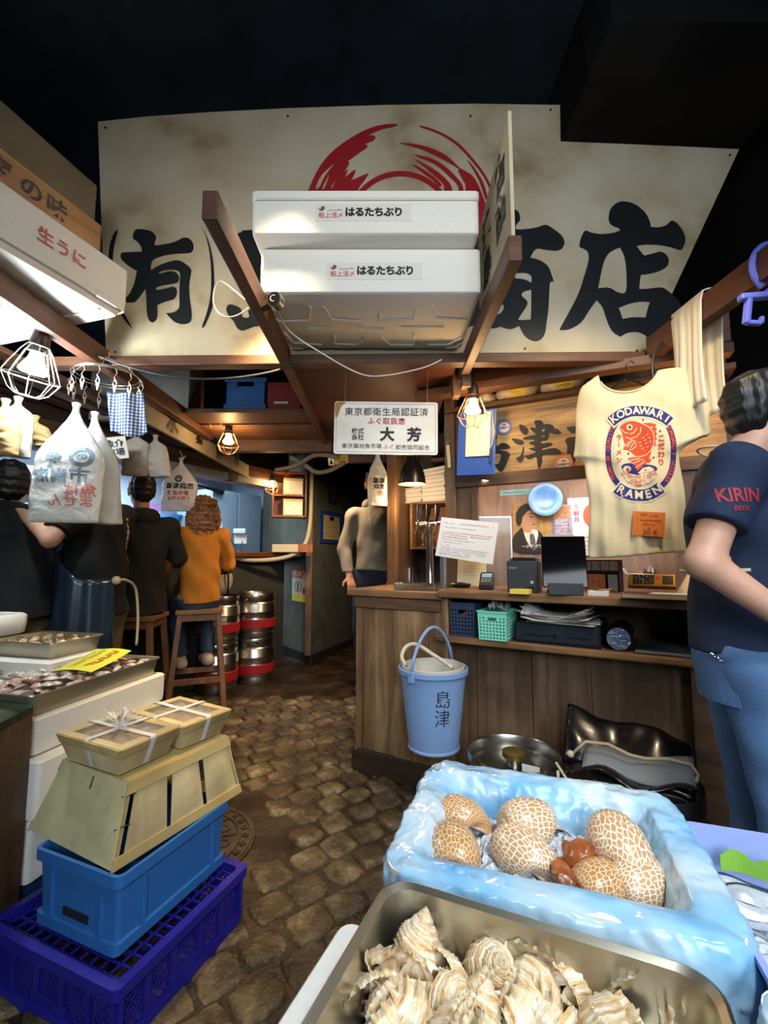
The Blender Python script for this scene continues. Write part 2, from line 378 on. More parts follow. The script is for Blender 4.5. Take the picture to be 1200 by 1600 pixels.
for i in range(-30, 36):
    for j in range(-8, 42):
        w, h = .150, .142
        gx = (i+(.5 if j % 2 else 0))*w+rs.uniform(-.008, .008); gy = j*h+rs.uniform(-.008, .008)
        x = gx*ca-gy*sa; y = gx*sa+gy*ca+.2
        if not (-1.9 < x < 1.7 and .3 < y < 4.0): continue
        if (x+.86)**2+(y-2.03)**2 < .44**2: continue
        lw, lh, hz = w*rs.uniform(.41, .47), h*rs.uniform(.41, .475), rs.uniform(.011, .018); tl = rs.uniform(-.12, .12), rs.uniform(-.12, .12); ro = rs.uniform(-.12, .12); rings = []
        for q, zz in ((1.02, 0), (.99, .55), (.90, .90), (.66, 1.0)):
            ring = []
            for k in range(16):
                a = 2*pi*k/16; c, s_ = cos(a), sin(a); e = 1/(abs(c)**7+abs(s_)**7)**(1/7)*(1+.07*NZ.noise(V((x*31+c*2, y*31+s_*2, 0))))
                ux, uy = c*e*lw*q, s_*e*lh*q; vx = ux*cos(ro)-uy*sin(ro); vy = ux*sin(ro)+uy*cos(ro)
                ring.append((x+vx*ca-vy*sa, y+vx*sa+vy*ca, zz*(hz+vx*tl[0]+vy*tl[1])))
            rings.append(ring)
        o = len(b.v); b.loft(rings, caps=False); b.f.append(tuple(o+48+k for k in range(16))); b.mi.append(1)
struct('floor', b, [MORTAR, COBBLE], smooth=60)
# ---------------- shell ----------------
NAVY = mat('dark_navy_paint', '2a3a4a', .7, var=.35, scale=2.5, bump=.1)
DARK = mat('dark_wall_paint', '16171a', .75, var=.3, scale=2)
PLAST = mat('grey_green_plaster', '46453a', .8, var=.35, scale=4, bump=.25, bscale=14)
PLASTD = mat('dark_plaster', '2c2b27', .8, var=.35, scale=4, bump=.25, bscale=14)
KWALL = mat('pale_kitchen_panel', 'a9b3bd', .45, var=.06, scale=3)
struct('ceiling', B().box(-6, 4, -.6, 10, 4.4, 4.6), NAVY)
struct('wall_right', B().box(2.6, 2.7, -.6, 10, 0, 4.4), DARK)
struct('wall_left', B().box(-5.1, -5, -.6, 10, 0, 4.4), KWALL)
struct('wall_back', B().box(-5, 2.6, 8.9, 9, 0, 4.4), DARK)
struct('wall_upper', B().box(-5, 2.6, 4.3, 4.4, 2.3, 4.4), NAVY)
b = B(); b.box(1.15, 2.35, 2.0, 4.3, 3.9, 4.4); struct('trim_1', b, mat('black_duct_board', '1d2023', .7, var=.3, scale=3))
# corridor pillar: corner towards the aisle
A = V((-.84, 5.26)); b = B()
fp = [(-.84, 5.26), (-.28, 6.8), (-1.4, 7.4), (-1.75, 6.45)]
b.loft([[(x, y, z) for x, y in fp] for z in (0, 2.6)]); struct('wall_corridor', b, PLAST)
b = B(); dr = V((.56, 1.54)).normalized(); dl = V((-.91, 1.19)).normalized()
for d, L in ((dr, 1.6), (dl, 1.4)):
    e = A+d*L; b.bar((A.x, A.y, .05), (e.x, e.y, .05), .03, .1)
struct('baseboard_corridor', b, mat('dark_skirting', '1b1a18', .6))
b = B(); b.bar((A.x-.03, A.y-.005, 0.1), (A.x-.03, A.y-.005, 2.2), .07, .03, up=(0, 1, 0)); struct('trim_2', b, OAKZ)
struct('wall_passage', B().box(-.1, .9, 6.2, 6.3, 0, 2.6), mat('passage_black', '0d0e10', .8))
# bar front and kitchen opening
BR = Plane(-1.95, 4.0, -58.5)
b = B(); b.box(-2.9, 1.50, 0, .12, 0, 1.22); struct('wall_bar', b, PLASTD, BR.mat())
b = B(); b.box(-2.9, 1.58, -.12, .42, 1.22, 1.27); struct('trim_3', b, wood('bar_ledge_wood', '6a3d22', '3a2012', '8a5a34', 0, rough=.35), BR.mat(), bevel=.006)
b = B(); b.box(-2.9, 1.6, -.06, .04, 2.08, 2.2); struct('trim_4', b, OAKX, BR.mat(), bevel=.004)
b = B(); b.box(-2.9, 1.6, -.05, .14, 2.0, 2.075); struct('trim_5', b, mat('worn_grey_trim', '8b8a84', .6, var=.2), BR.mat())
b = B(); b.box(.62, .70, -.1, .02, 2.0, 2.45); struct('trim_6', b, OAKZ, BR.mat())
# kitchen interior
b = B(); b.box(-4.2, 2.6, 2.3, 2.35, 0, 2.6); b.box(2.6, 2.65, .45, 2.35, 0, 2.6); struct('wall_kitchen', b, KWALL, BR.mat())
b = B(); b.box(-4.2, 2.6, .18, 2.35, 2.5, 2.56); struct('ceiling_kitchen', b, mat('kitchen_ceiling', 'c5ccd2', .6), BR.mat())
# far end of bar
b = B(); b.bar((-.95, 5.32, 1.25), (-1.55, 6.1, 1.25), .2, .05); struct('trim_7', b, OAKX)
# ---------------- beams ----------------
def beam(i, a, c, w, h, m=OAKY): struct('trim_%d' % i, B().bar(a, c, w, h), m, bevel=.004)
beam(8, (-.50, 1.19, 2.225), (-.50, 3.8, 2.225), .045, .09)
beam(9, (.43, 1.37, 2.225), (.43, 2.40, 2.225), .045, .09)
beam(10, (-1.44, .4, 2.22), (-1.43, 3.6, 2.22), .06, .10)
beam(11, (1.40, .3, 2.24), (1.32, 2.12, 2.24), .055, .11)
beam(12, (-1.95, 2.24, 2.215), (1.6, 2.17, 2.215), .07, .05, OAKX)
beam(13, (.44, 2.33, 2.12), (.44, 2.33, 2.40), .05, .06, OAKZ)
beam(14, (.40, 2.42, 2.1), (.40, 2.42, 2.36), .04, .06, OAKZ)
beam(15, (1.62, 2.0, 2.18), (.2, 2.62, 2.18), .08, .05, OAKX)
b = B(); b.box(-.48, .38, 2.28, 3.95, 2.22, 2.25); struct('trim_16', b, mat('red_brown_board', '4a2418', .55, var=.25, scale=3))
b = B(); b.box(-.48, .30, 3.9, 3.95, 2.05, 2.22); struct('trim_17', b, OAKX)
# storage shelf left of the canopy
b = B(); b.box(-1.42, -.53, 3.02, 3.28, 2.215, 2.245); struct('trim_18', b, OAKX, bevel=.004)
b = B(); b.box(-1.42, -.53, 3.32, 3.75, 2.215, 2.245); struct('trim_19', b, OAK, bevel=.004)
b = B(); b.box(-1.42, -.45, 3.76, 3.84, 2.12, 2.24); struct('trim_20', b, OAKX, bevel=.004)
b = B(); b.box(-1.42, -.47, 3.95, 4.0, 2.2, 3.0); struct('trim_21', b, DARK)
b = B(); b.box(-2.2, -1.46, 3.25, 3.3, 2.24, 2.62); struct('trim_22', b, mat('grey_white_sheet', '9b9b98', .6, var=.15, scale=3))
b = B(); b.box(-1.44, -1.36, 3.2, 3.28, 2.24, 2.7); struct('trim_23', b, OAKZ)
# roof slats over the bar
for k in range(4): beam(24+k, (-2.1-.3*k, .9, 2.25+.05*k), (-1.7-.2*k, 4.2, 2.25+.02*k), .1, .03, OAKY)
b = B(); b.box(-2.9, 1.6, .06, .16, 2.2, 2.56); struct('wall_bar_head', b, mat('dark_brown_board', '35231a', .6, var=.25), BR.mat())
# ---------------- counter with its back frame ----------------
K = Plane(-.166, 2.71, 30.9); KM = K.mat()
FR = Plane(.414, 2.848, 28); FM = FR.mat()
ct = thing('serving_counter', 'weathered wooden serving counter with open shelf below its worktop', 'counter', KM)
b = B(); b.box(-.045, .56, -.02, .62, .99, 1.03); mk('worktop', b, OAK, ct, bevel=.006)
b = B(); b.box(.545, 1.78, -.035, .60, 1.005, 1.045); mk('worktop', b, OAK, ct, bevel=.008)
b = B()
for x0, x1 in ((.0, .045), (.048, .255), (.258, .47), (.473, .545)): b.box(x0, x1, 0 if x0 != .048 else .006, .03, .02, .93)
mk('front_panel', b, PANEL, ct, bevel=.003)
mk('top_rail', B().box(-.005, .545, -.012, .03, .925, .985), OAKD, ct, bevel=.003)
mk('plinth', B().box(-.015, .56, -.018, .03, 0, .13), wood('plinth_wood', '3a2b1f', '20180f', '4a3828', 0), ct, bevel=.004)
mk('end_panel', B().box(0, .03, .03, .60, 0, .99), PANELD, ct)
mk('divider', B().box(.545, .585, .0, .5, .0, 1.005), PANEL, ct, bevel=.003)
b = B(); b.box(.52, 1.78, -.02, .45, .775, .81); mk('shelf', b, OAK, ct, bevel=.008)
b = B(); b.box(.585, 1.76, .43, .45, .81, 1.0); mk('shelf_back', b, PANELD, ct)
b = B()
for x0, x1 in ((.585, .70), (.703, .985), (.988, 1.255), (1.258, 1.64)): b.box(x0, x1, .10, .12, .0, .775)
mk('lower_panel', b, PANELD, ct, bevel=.003)
b = B(); b.box(1.64, 1.76, .04, .45, 0, .775); b.box(1.70, 1.77, .0, .45, .81, 1.0); mk('end_post', b, OAKD, ct, bevel=.004)
mk('bolt', B().cyl((.02, -.024, .13), (.02, -.01, .13), .008), CHROME, ct)
# frame over the counter (posts, rails, panels)
b = B(); b.box(-.012, .056, -.03, .04, 1.035, 2.42); struct('trim_30', b, OAKZ, FM, bevel=.004)
b = B(); b.box(.056, 1.5, -.02, .03, 1.655, 1.728); struct('trim_31', b, OAKD, FM, bevel=.004)
b = B(); b.box(-.0, 1.5, -.06, .16, 2.135, 2.165); struct('trim_32', b, OAKD, FM, bevel=.004)
b = B(); b.box(.02, 1.5, .0, .02, 2.30, 2.46); struct('trim_33', b, OAKX, FM, bevel=.003)
b = B(); b.box(.062, .15, .005, .02, 1.045, 1.655); b.box(.15, .19, -.01, .03, 1.045, 1.655); struct('trim_34', b, OAKZ, FM, bevel=.003)
b = B(); b.box(1.22, 1.6, .0, .03, 1.0, 1.655); struct('trim_35', b, PANELD, FM)
b = B(); b.box(.06, 1.5, .16, .19, 2.13, 2.5); struct('trim_36', b, PANELD, FM)
b = B(); b.box(-.61, -.535, .31, .38, 0, 2.2); struct('trim_37', b, OAKZ, FM, bevel=.004)
struct('wall_alcove', B().box(-.60, .0, .92, .96, 0, 2.3), mat('alcove_grey', '38393a', .7, var=.25), FM)
struct('wall_counter_back', B().box(.02, 1.9, .52, .55, 0, 2.2), wood('pinkish_board', 'a88a78', '8a6c5c', 'b89a88', 2), FM)
struct('wall_alcove_side', B().box(-.635, -.605, .38, .96, 0, 2.3), PANELD, FM)
# dark timber behind the right side
b = B(); b.bar((1.75, 2.9, 1.75), (2.5, 2.6, 1.9), .05, .12); struct('trim_38', b, OAKX)
b = B(); b.bar((1.6, 3.0, 2.05), (2.6, 2.4, 2.3), .05, .1); struct('trim_39', b, OAKX)
# ---------------- large shop sign ----------------
SG = Plane(0, 2.2, 0)
t = NT('stained_sign_board'); mp = t.coords((1, 1, 1)); n = t.n('ShaderNodeTexNoise', Scale=2.2, Detail=4, Roughness=.55); t.l(mp, 0, n, 0)
r = t.ramp(n, 0, [(.32, '948262'), (.46, 'b9ac8e'), (.62, 'c6bda6')]); n2 = t.n('ShaderNodeTexNoise', Scale=120, Detail=2); t.l(mp, 0, n2, 0)
t.l(r, 0, t.b, 'Base Color'); t.b.inputs['Roughness'].default_value = .6; t.bump(n2, 0, .08, .002); SIGN = t.m
sg = thing('shop_sign', 'huge cream signboard with black brush characters and a red brush ring', 'sign', SG.mat())
outline = [(153, 190), (230, 182), (330, 175), (450, 169), (600, 164), (740, 162), (875, 164), (876, 221), (1000, 226), (1155, 233), (1005, 556), (600, 560), (166, 563)]
b = B(); b.prism([SG.hit(*p) for p in outline], 0, .02); mk('board', b, SIGN, sg)
def trace(b, loops, ox, oy, k, pl, y, sm=3):
    """outlines measured on the photograph, laid on the plane of the real board"""
    lp = [smooth_loop([(*pl.hit(ox+p[0]/k, oy+p[1]/k), *p[2:]) for p in l], sm) for l in loops]
    put2d(b, poly2d(lp), lambda x, z: (x, y, z))
b = B(); k1 = 1200/280; k2 = 1200/360
SBK = mat('sign_black_paint', '10151a', .5)
b = B()
trace(b, [[(215, 135), (237, 121), (290, 125), (335, 140), (362, 178), (350, 228), (420, 222), (490, 205), (545, 178), (590, 190), (612, 235), (600, 275), (560, 284), (480, 288), (400, 303), (345, 325), (328, 360), (326, 397, 1), (380, 365), (440, 342), (500, 330), (545, 345), (595, 390), (592, 430), (582, 500), (585, 580), (597, 660), (598, 720), (580, 750), (535, 758), (485, 742), (450, 710), (426, 683, 1), (470, 680), (505, 660), (517, 630), (516, 560), (519, 470), (521, 425), (508, 402), (470, 394), (420, 397), (378, 412), (395, 418), (450, 404), (495, 412), (515, 445), (505, 478), (470, 488), (400, 500), (365, 512), (360, 522), (368, 528), (420, 520), (470, 508), (495, 520), (500, 555), (480, 590), (430, 605), (368, 630, 1), (370, 700), (360, 730), (335, 747), (310, 725), (298, 670), (296, 600), (290, 520, 1), (255, 570), (220, 610), (190, 613), (160, 610), (160, 580), (185, 550), (215, 480), (232, 400, 1), (180, 370), (130, 325), (124, 290), (145, 277), (265, 272, 1), (262, 245), (240, 210), (208, 185), (206, 160)]], 160, 330, k1, SG, -.002)
mk('brush_character', b, SBK, sg)
b = B()
trace(b, [[(105, 135), (85, 140), (55, 210), (42, 310), (48, 430), (80, 580), (130, 700), (200, 790, 1), (188, 760), (150, 690), (100, 570), (75, 440), (72, 310), (85, 210)]], 160, 330, k1, SG, -.002)
mk('bracket_stroke', b, SBK, sg)
b = B()
trace(b, [[(658, 97, 1), (690, 160), (715, 260), (728, 380), (728, 520), (715, 620), (690, 710), (668, 775), (680, 778), (705, 730), (738, 640), (750, 540), (748, 400), (735, 290), (708, 190), (680, 130)]], 160, 330, k1, SG, -.002)
mk('bracket_stroke', b, SBK, sg)
b = B()
trace(b, [[(985, 128), (940, 140), (900, 155), (884, 190), (900, 220), (925, 250), (930, 330), (950, 390), (990, 450), (1030, 500), (1100, 520), (1600, 510), (1600, 128)]], 160, 330, k1, SG, -.002)
trace(b, [[(830, 660), (845, 627), (880, 630), (920, 648), (935, 675), (938, 705), (960, 715), (985, 705), (1010, 650), (1400, 640), (1400, 750), (1060, 770), (990, 785), (940, 802), (905, 785), (880, 740), (850, 705)]], 160, 330, k1, SG, -.002)
mk('brush_character', b, SBK, sg)
b = B()
trace(b, [[(150, 95), (222, 95), (240, 125), (240, 150), (222, 172), (222, 195), (280, 193), (330, 185), (375, 172), (410, 190), (455, 225), (473, 262), (460, 295), (430, 307), (380, 303), (325, 298), (295, 343, 1), (340, 355), (385, 385), (405, 430), (417, 467, 1), (400, 470), (395, 500), (390, 600), (380, 680), (370, 740), (345, 772), (310, 777), (270, 755), (245, 715), (237, 698, 1), (200, 714), (170, 712), (140, 702, 1), (100, 712), (65, 702), (20, 690), (-120, 700), (-130, 380), (-160, 200), (60, 190)],
          [(213, 427), (270, 423), (300, 440), (300, 475, 1), (275, 460), (240, 452), (218, 450)], [(300, 510, 1), (298, 650), (285, 665), (235, 667), (240, 650), (278, 590), (275, 565), (250, 540), (262, 520)], [(143, 455), (160, 525, 1), (105, 545, 1), (110, 500)], [(90, 605, 1), (155, 587, 1), (155, 610), (135, 635), (105, 638)], [(216, 290), (168, 372), (130, 372), (160, 290)]], 740, 300, k2, SG, -.002)
mk('brush_character', b, SBK, sg)
b = B()
trace(b, [[(703, 130), (712, 90), (745, 58), (785, 50), (840, 65), (890, 105), (915, 150), (922, 182, 1), (960, 185), (1000, 175), (1030, 150), (1060, 165), (1090, 205), (1102, 250), (1090, 290), (1075, 303), (1030, 290), (970, 278), (900, 275), (848, 282, 1), (868, 310), (888, 332, 1), (930, 322), (970, 312), (1000, 325), (1016, 355), (1005, 390), (960, 415), (910, 428), (870, 433, 1), (865, 470), (862, 505, 1), (900, 505), (975, 498), (1010, 515), (1060, 560), (1085, 607, 1), (1040, 635), (1000, 690), (950, 745), (915, 775, 1), (890, 745), (850, 730), (800, 735), (765, 755, 1), (720, 725), (690, 660), (670, 600), (640, 565, 1), (600, 620), (560, 680), (500, 715), (455, 720, 1), (450, 710), (500, 620), (545, 530), (575, 440), (597, 360), (595, 315), (575, 298), (550, 287, 1), (555, 250), (570, 215), (585, 202), (610, 212), (660, 220), (720, 215), (762, 202, 1), (755, 190), (720, 175), (705, 155)],
          [(762, 290, 1), (785, 340), (795, 420), (792, 520), (750, 523), (720, 505), (690, 498), (648, 503, 1), (660, 440), (680, 360), (710, 315)], [(755, 605, 1), (820, 580), (880, 572), (917, 575, 1), (905, 610), (895, 655, 1), (830, 653), (775, 662, 1), (765, 630)]], 740, 300, k2, SG, -.002)
mk('brush_character', b, SBK, sg)
b = B()
for lp in ([[(2, 608), (15, 500), (45, 412), (100, 300), (180, 210), (300, 130), (400, 90), (490, 80), (497, 92), (420, 110), (350, 140, 1), (385, 142), (382, 165), (335, 185, 1), (348, 200), (300, 235), (245, 275, 1), (252, 290), (225, 330, 1), (245, 318), (230, 360, 1), (275, 322), (285, 330), (262, 375, 1), (348, 338), (345, 355), (320, 390), (305, 412), (260, 500), (240, 608)], [(180, 282, 1), (130, 345), (95, 412), (78, 412), (110, 345)], [(150, 340, 1), (125, 412), (112, 412)], [(180, 375, 1), (165, 412), (158, 412)]],
           [[(510, 178), (600, 186), (680, 207), (760, 247), (830, 310), (890, 347), (925, 400), (945, 450), (962, 500), (975, 560), (960, 660), (820, 660), (845, 500), (858, 408), (842, 370), (815, 320, 1), (825, 316), (740, 266), (650, 222), (560, 192)]],
           [[(593, 240), (680, 260), (760, 308), (810, 358), (845, 408), (845, 480), (820, 480), (820, 408), (770, 352), (700, 292), (620, 256)]], [[(593, 264), (680, 308), (740, 352), (785, 408), (785, 480), (745, 480), (745, 408), (730, 382), (690, 347), (640, 302)]], [[(580, 290), (640, 318), (700, 360), (735, 400), (715, 405), (690, 377), (630, 332)]],
           [[(865, 265), (905, 310), (950, 385), (972, 460), (960, 470), (930, 380), (885, 300)]], [[(628, 90), (720, 120), (820, 180), (900, 265), (960, 345), (1000, 430), (1030, 560), (1022, 562), (990, 440), (948, 350), (890, 275), (812, 192), (714, 130), (630, 100)]]):
    b = B(); trace(b, lp, 470, 170, k2, SG, -.0025); mk('red_brush_stroke', b, mat('sign_red_paint', '9c1d22', .5), sg, label='red brush-stroke of the ring')
b = B()
for r0, r1, a0, a1 in ((255, 283, 20, 160),):
    lp = [(520+r1*cos(R(a)), 608-r1*sin(R(a))) for a in range(a0, a1+1, 7)]+[(520+r0*cos(R(a)), 608-r0*sin(R(a))) for a in range(a1, a0-1, -7)]
    trace(b, [lp], 470, 170, k2, SG, -.0025, 1)
mk('red_brush_stroke', b, mat('sign_red_paint', '9c1d22', .5), sg, label='red inner arc of the ring')
for p in ((165, 200), (450, 182), (735, 182), (860, 172), (1140, 243), (180, 550), (820, 545), (995, 548)):
    x, z = SG.hit(*p); mk('screw', B().cyl((x, -.004, z), (x, 0, z), .006, 8), mat('rusty_iron', '4a3526', .6, .6), sg)
# ---------------- hanging certificate plate ----------------
CP = Plane(0, 2.32, 0); x0, z0 = CP.hit(521, 710); x1, z1 = CP.hit(683, 628); w, h = x1-x0, z1-z0
cp = thing('certificate_plate', 'white enamel plate with rounded corners and dark and red characters under the canopy', 'sign', CP.mat((x0+x1)/2, 0, z0) @ RY(.7))
b = B(); pr = [(p[0], p[1]+h/2) for p in b.rrect(w, h, .014, 0)]; b.prism(pr, 0, .006)
t = NT('enamel_plate'); mp = t.coords((1, 1, 1)); n = t.n('ShaderNodeTexNoise', Scale=2.5, Detail=5); t.l(mp, 0, n, 0); r = t.ramp(n, 0, [(.3, 'bfb49c'), (.5, 'd6d0c4')]); t.l(r, 0, t.b, 'Base Color'); t.b.inputs['Roughness'].default_value = .35
mk('plate', b, t.m, cp)
b = B(); rust = [(-w/2+.012, h-.004), (-w/2+.06, h-.004), (-w/2+.035, h-.03), (-w/2+.02, h-.075), (-w/2+.008, h-.09), (-w/2+.002, h-.06), (-w/2+.003, h-.014)]
put2d(b, poly2d([smooth_loop(rust, 4)]), lambda x, z: (x, -.001, z)); mk('rust_stain', b, mat('rust_stain', '9a7436', .7, var=.3, scale=30), cp)
b = B(); fr = [(p[0], p[1]+h/2) for p in b.rrect(w-.022, h-.022, .01, 0)]; f2 = [(p[0], p[1]+h/2) for p in b.rrect(w-.026, h-.026, .009, 0)]
put2d(b, poly2d([fr, f2]), lambda x, z: (x, -.0012, z)); mk('border_line', b, mat('plate_line', '8a6a62', .6), cp)
u = w/1020
def cx(px): return (px-577)*u
def cz(py): return h-(py-110)*u
b = B(); write(b, '東京都衛生局認証済', 88*u, cx(580), cz(218), -.0018, .008, sp=1.10)
mk('dark_lettering', b, INK, cp); b = B(); write(b, '株式', 62*u, cx(300), cz(412), -.0018, .02); write(b, '会社', 62*u, cx(300), cz(474), -.0018, .02)
mk('dark_lettering', b, INK, cp); b = B(); write(b, '大', 140*u, cx(590), cz(448), -.0018, .045); mk('dark_lettering', b, INK, cp); b = B(); write(b, '芳', 140*u, cx(855), cz(448), -.0018, .045)
mk('dark_lettering', b, INK, cp); b = B(); write(b, '東京築地魚市場', 54*u, cx(342), cz(562), -.0018, .005, sp=1.08); write(b, '卸売協同組合', 54*u, cx(840), cz(570), -.0018, .005, sp=1.08); mk('dark_lettering', b, INK, cp)
b = B(); write(b, 'ふぐ取扱店', 72*u, cx(580), cz(310), -.0018, .02, sp=1.10); mk('red_lettering', b, RED, cp); b = B(); write(b, 'ふぐ', 54*u, cx(605), cz(566), -.0018, .005, sp=1.08); mk('red_lettering', b, RED, cp)
b = B()
for x in (-w*.4, w*.4): b.tube([(x, .003, h-.01), (x, .0, 2.24-z0)], .0015, 6)
mk('hanging_wire', b, WIRE, cp)
# ---------------- small side sign on the right rail ----------------
sb = thing('side_sign', 'narrow pale signboard seen edge-on, standing along the right rail', 'sign', T((.43, 1.39, 2.27)) @ RZ(90))
pl = [(0, 0), (.50, 0), (.50, .36), (.44, .40), (0, .47)]
b = B(); b.prism(pl, -.006, .006); mk('board', b, SIGN, sb)
for c, xx, zz in (('店', .12, .33), ('商', .12, .17), ('津', .34, .28), ('島', .34, .12)): b = B(); write(b, c, .15, xx, zz, 0, .05, fn=lambda a, g: (a, .0075, g), sx=-1); mk('brush_character', b, mat('side_sign_paint', '33332c', .6), sb)
# ---------------- fish boxes on the two rails ----------------
def styro_box(name, label, x0, x1, y0, y1, z0, z1, lid=.0, group=None, cat='box'):
    t = thing(name, label, cat, T(((x0+x1)/2, y0, z0)), group); w = x1-x0; d = y1-y0; h = z1-z0
    b = B(); f = [b.rrect(w+e, d+e, .018, z, 4, 0, d/2) for e, z in ((-.02, 0), (-.004, .006), (0, .03), (0, h-lid-.006 if lid else h-.006), (-.01, h-lid if lid else h))]
    b.loft(f); mk('tub', b, STYRO, t, smooth=35)
    if lid:
        b = B(); b.loft([b.rrect(w+e, d+e, .02, z, 4, 0, d/2) for e, z in ((-.006, h-lid+.002), (.006, h-lid+.008), (.006, h-.006), (-.01, h))]); mk('lid', b, STYRO, t, smooth=35)
    return t, w, d, h
def box_print(t, w, h, px, cz0, s):
    b = B(); write(b, 'はるたちぶり', s*.052, px+s*.075, cz0-s*.006, -.0025, .045, sp=.86); mk('dark_lettering', b, INK, t)
    b = B(); write(b, '船上活〆', s*.032, px-s*.14, cz0-s*.022, -.0025, .01, sp=.95); mk('red_lettering', b, RED, t)
    b = B(); bl = [(-.205, .018), (-.192, .012), (-.19, .022), (-.18, .028), (-.17, .02), (-.176, .008), (-.19, .002)]; put2d(b, poly2d([smooth_loop([(px+s*x, cz0+s*z) for x, z in bl])]), lambda x, z: (x, -.0025, z)); scribble(b, px-s*.165, px-s*.085, cz0+s*.004, s*.011, -.0025, 4); mk('brown_print', b, mat('brown_print', '6a4a2c', .7), t)
    b = B(); b.box(px-s*.22, px+s*.26, -.0015, 0, cz0-s*.05, cz0+s*.04); mk('clear_label', b, mat('label_film', 'd8d4cd', .25), t)
a0 = PZ(405, 458, 2.27); a1 = PZ(754, 455, 2.27); yb = min(PZ(590, 553, 2.27).y, 2.185); h1 = P(580, 388, a0.y).z-2.27
t1, w1, d1, hh = styro_box('fish_box', 'white foam fish box with printed label, lower of the two between the rails', a0.x, a1.x, a0.y, yb, 2.272, 2.27+h1)
b = B()   # moulded ribs under the box
def rib(pts):
    q = [PZ(380+x/3, 280+y/3, 2.271) for x, y in pts]; b.tube([(p.x-(a0.x+a1.x)/2, p.y-a0.y, -.001) for p in q], .006, 6)
for pts in ([(150, 655), (175, 665), (310, 660), (315, 595)], [(375, 595), (415, 655), (560, 665)], [(640, 630), (640, 662), (800, 655), (815, 595)], [(890, 590), (900, 650), (1050, 658)], [(305, 685), (305, 697), (420, 697)], [(548, 688), (550, 702), (662, 702)], [(740, 692), (938, 692)], [(190, 715), (235, 765), (370, 775)], [(428, 730), (425, 770), (530, 775), (575, 740)], [(645, 740), (690, 775), (800, 775), (800, 725)], [(865, 775), (960, 775), (1025, 740)], [(215, 775), (230, 790), (280, 792)], [(955, 790), (1000, 785), (1020, 768)]): rib(pts)
mk('moulded_ribs', b, STYRO, t1)
box_print(t1, w1, hh, -.0, hh*.5, (a1.x-a0.x)*.90)
yu = PZ(392, 366, 2.27+h1).y; u0 = PZ(392, 366, 2.27+h1).x; u1 = PZ(750, 366, 2.27+h1).x; h2 = P(580, 297, yu).z-2.27-h1
t2, w2, d2, hh = styro_box('fish_box', 'white foam fish box with printed label, stacked on top between the rails', u0, u1, yu, yb-.06, 2.272+h1, 2.27+h1+h2, lid=h2*.22)
box_print(t2, w2, hh, -.025, hh*.5, (u1-u0)*.88)
# ---------------- goods on the left beam ----------------
lm = T((-1.154, 1.912, 2.305)) @ RZ(-18)
t3 = thing('fish_box', 'white foam fish box with red print on the left beam', 'box', lm)
L, D, H = .95, .42, .20
b = B(); b.loft([b.rrect(D+e, L+e, .02, z, 4, -D/2, -L/2) for e, z in ((-.05, -.02), (-.03, .0), (-.004, .004), (0, .05), (0, H-.006), (-.01, H))]); mk('tub', b, STYRO, t3, smooth=35)
for y in (-.10, -.62): mk('moulded_lug', B().box(-.03, .006, y-.05, y+.05, .0, .03), STYRO, t3, bevel=.004); mk('moulded_rib', B().box(-D+.04, -.04, y-.004, y+.004, -.028, -.015), STYRO, t3)
b = B(); write(b, '生うに', .066, 0, .10, fn=lambda a, g: (.004, a-.30, g), bold=.02); mk('red_print', b, mat('faded_red_print', 'b4605c', .7), t3)
wb = thing('wooden_box', 'pale wooden crate with brushed characters above the foam box on the left beam', 'box', T((-1.235, 1.83, 2.512)) @ RZ(-18))
b = B(); b.box(-.36, 0, -1.0, 0, 0, .012); b.box(-.012, 0, -1.0, 0, .0, .15); b.box(-.36, -.348, -1.0, 0, 0, .15); b.box(-.36, 0, -.012, 0, 0, .15); b.box(-.36, 0, -1.0, -.988, 0, .15); mk('body', b, wood('pale_cedar', 'a5805a', '86643f', 'b8946a', 1), wb, bevel=.004)
for c, y in (('海', -.40), ('の', -.29), ('味', -.195)): b = B(); write(b, c, .085, y, .075, fn=lambda a, g: (.002, a, g), bold=.03); mk('brush_character', b, mat('box_brush_ink', '3a3a3c', .7), wb)
cb = thing('wooden_panel_box', 'large grey-brown board box stacked behind the wooden crate, top left', 'box', T((-1.33, 1.92, 2.67)) @ RZ(-16))
b = B(); b.prism([(-.7, 0), (0, 0), (0, .26), (-.17, .42), (-.7, .40)], -.9, 0); mk('body', b, mat('grey_brown_board', '5c5648', .75, var=.25, scale=3), cb, bevel=.006)
b = B(); b.bar((.003, -.45, 0), (.003, -.45, .3), .004, .03, up=(0, 1, 0)); mk('edge_strip', b, mat('grey_board_strip', '655f50', .75), cb)
fb = thing('fish_box', 'white foam box over the bar, left of the bright cage lamp', 'box', T((-1.585, 2.07, 2.3)) @ RZ(-18))
b = B(); b.loft([b.rrect(.40+e, .85+e, .02, z, 4, -.2, -.42) for e, z in ((-.05, -.02), (-.03, .0), (-.004, .004), (0, .05), (0, .2), (-.01, .206))]); mk('tub', b, STYRO, fb, smooth=35)
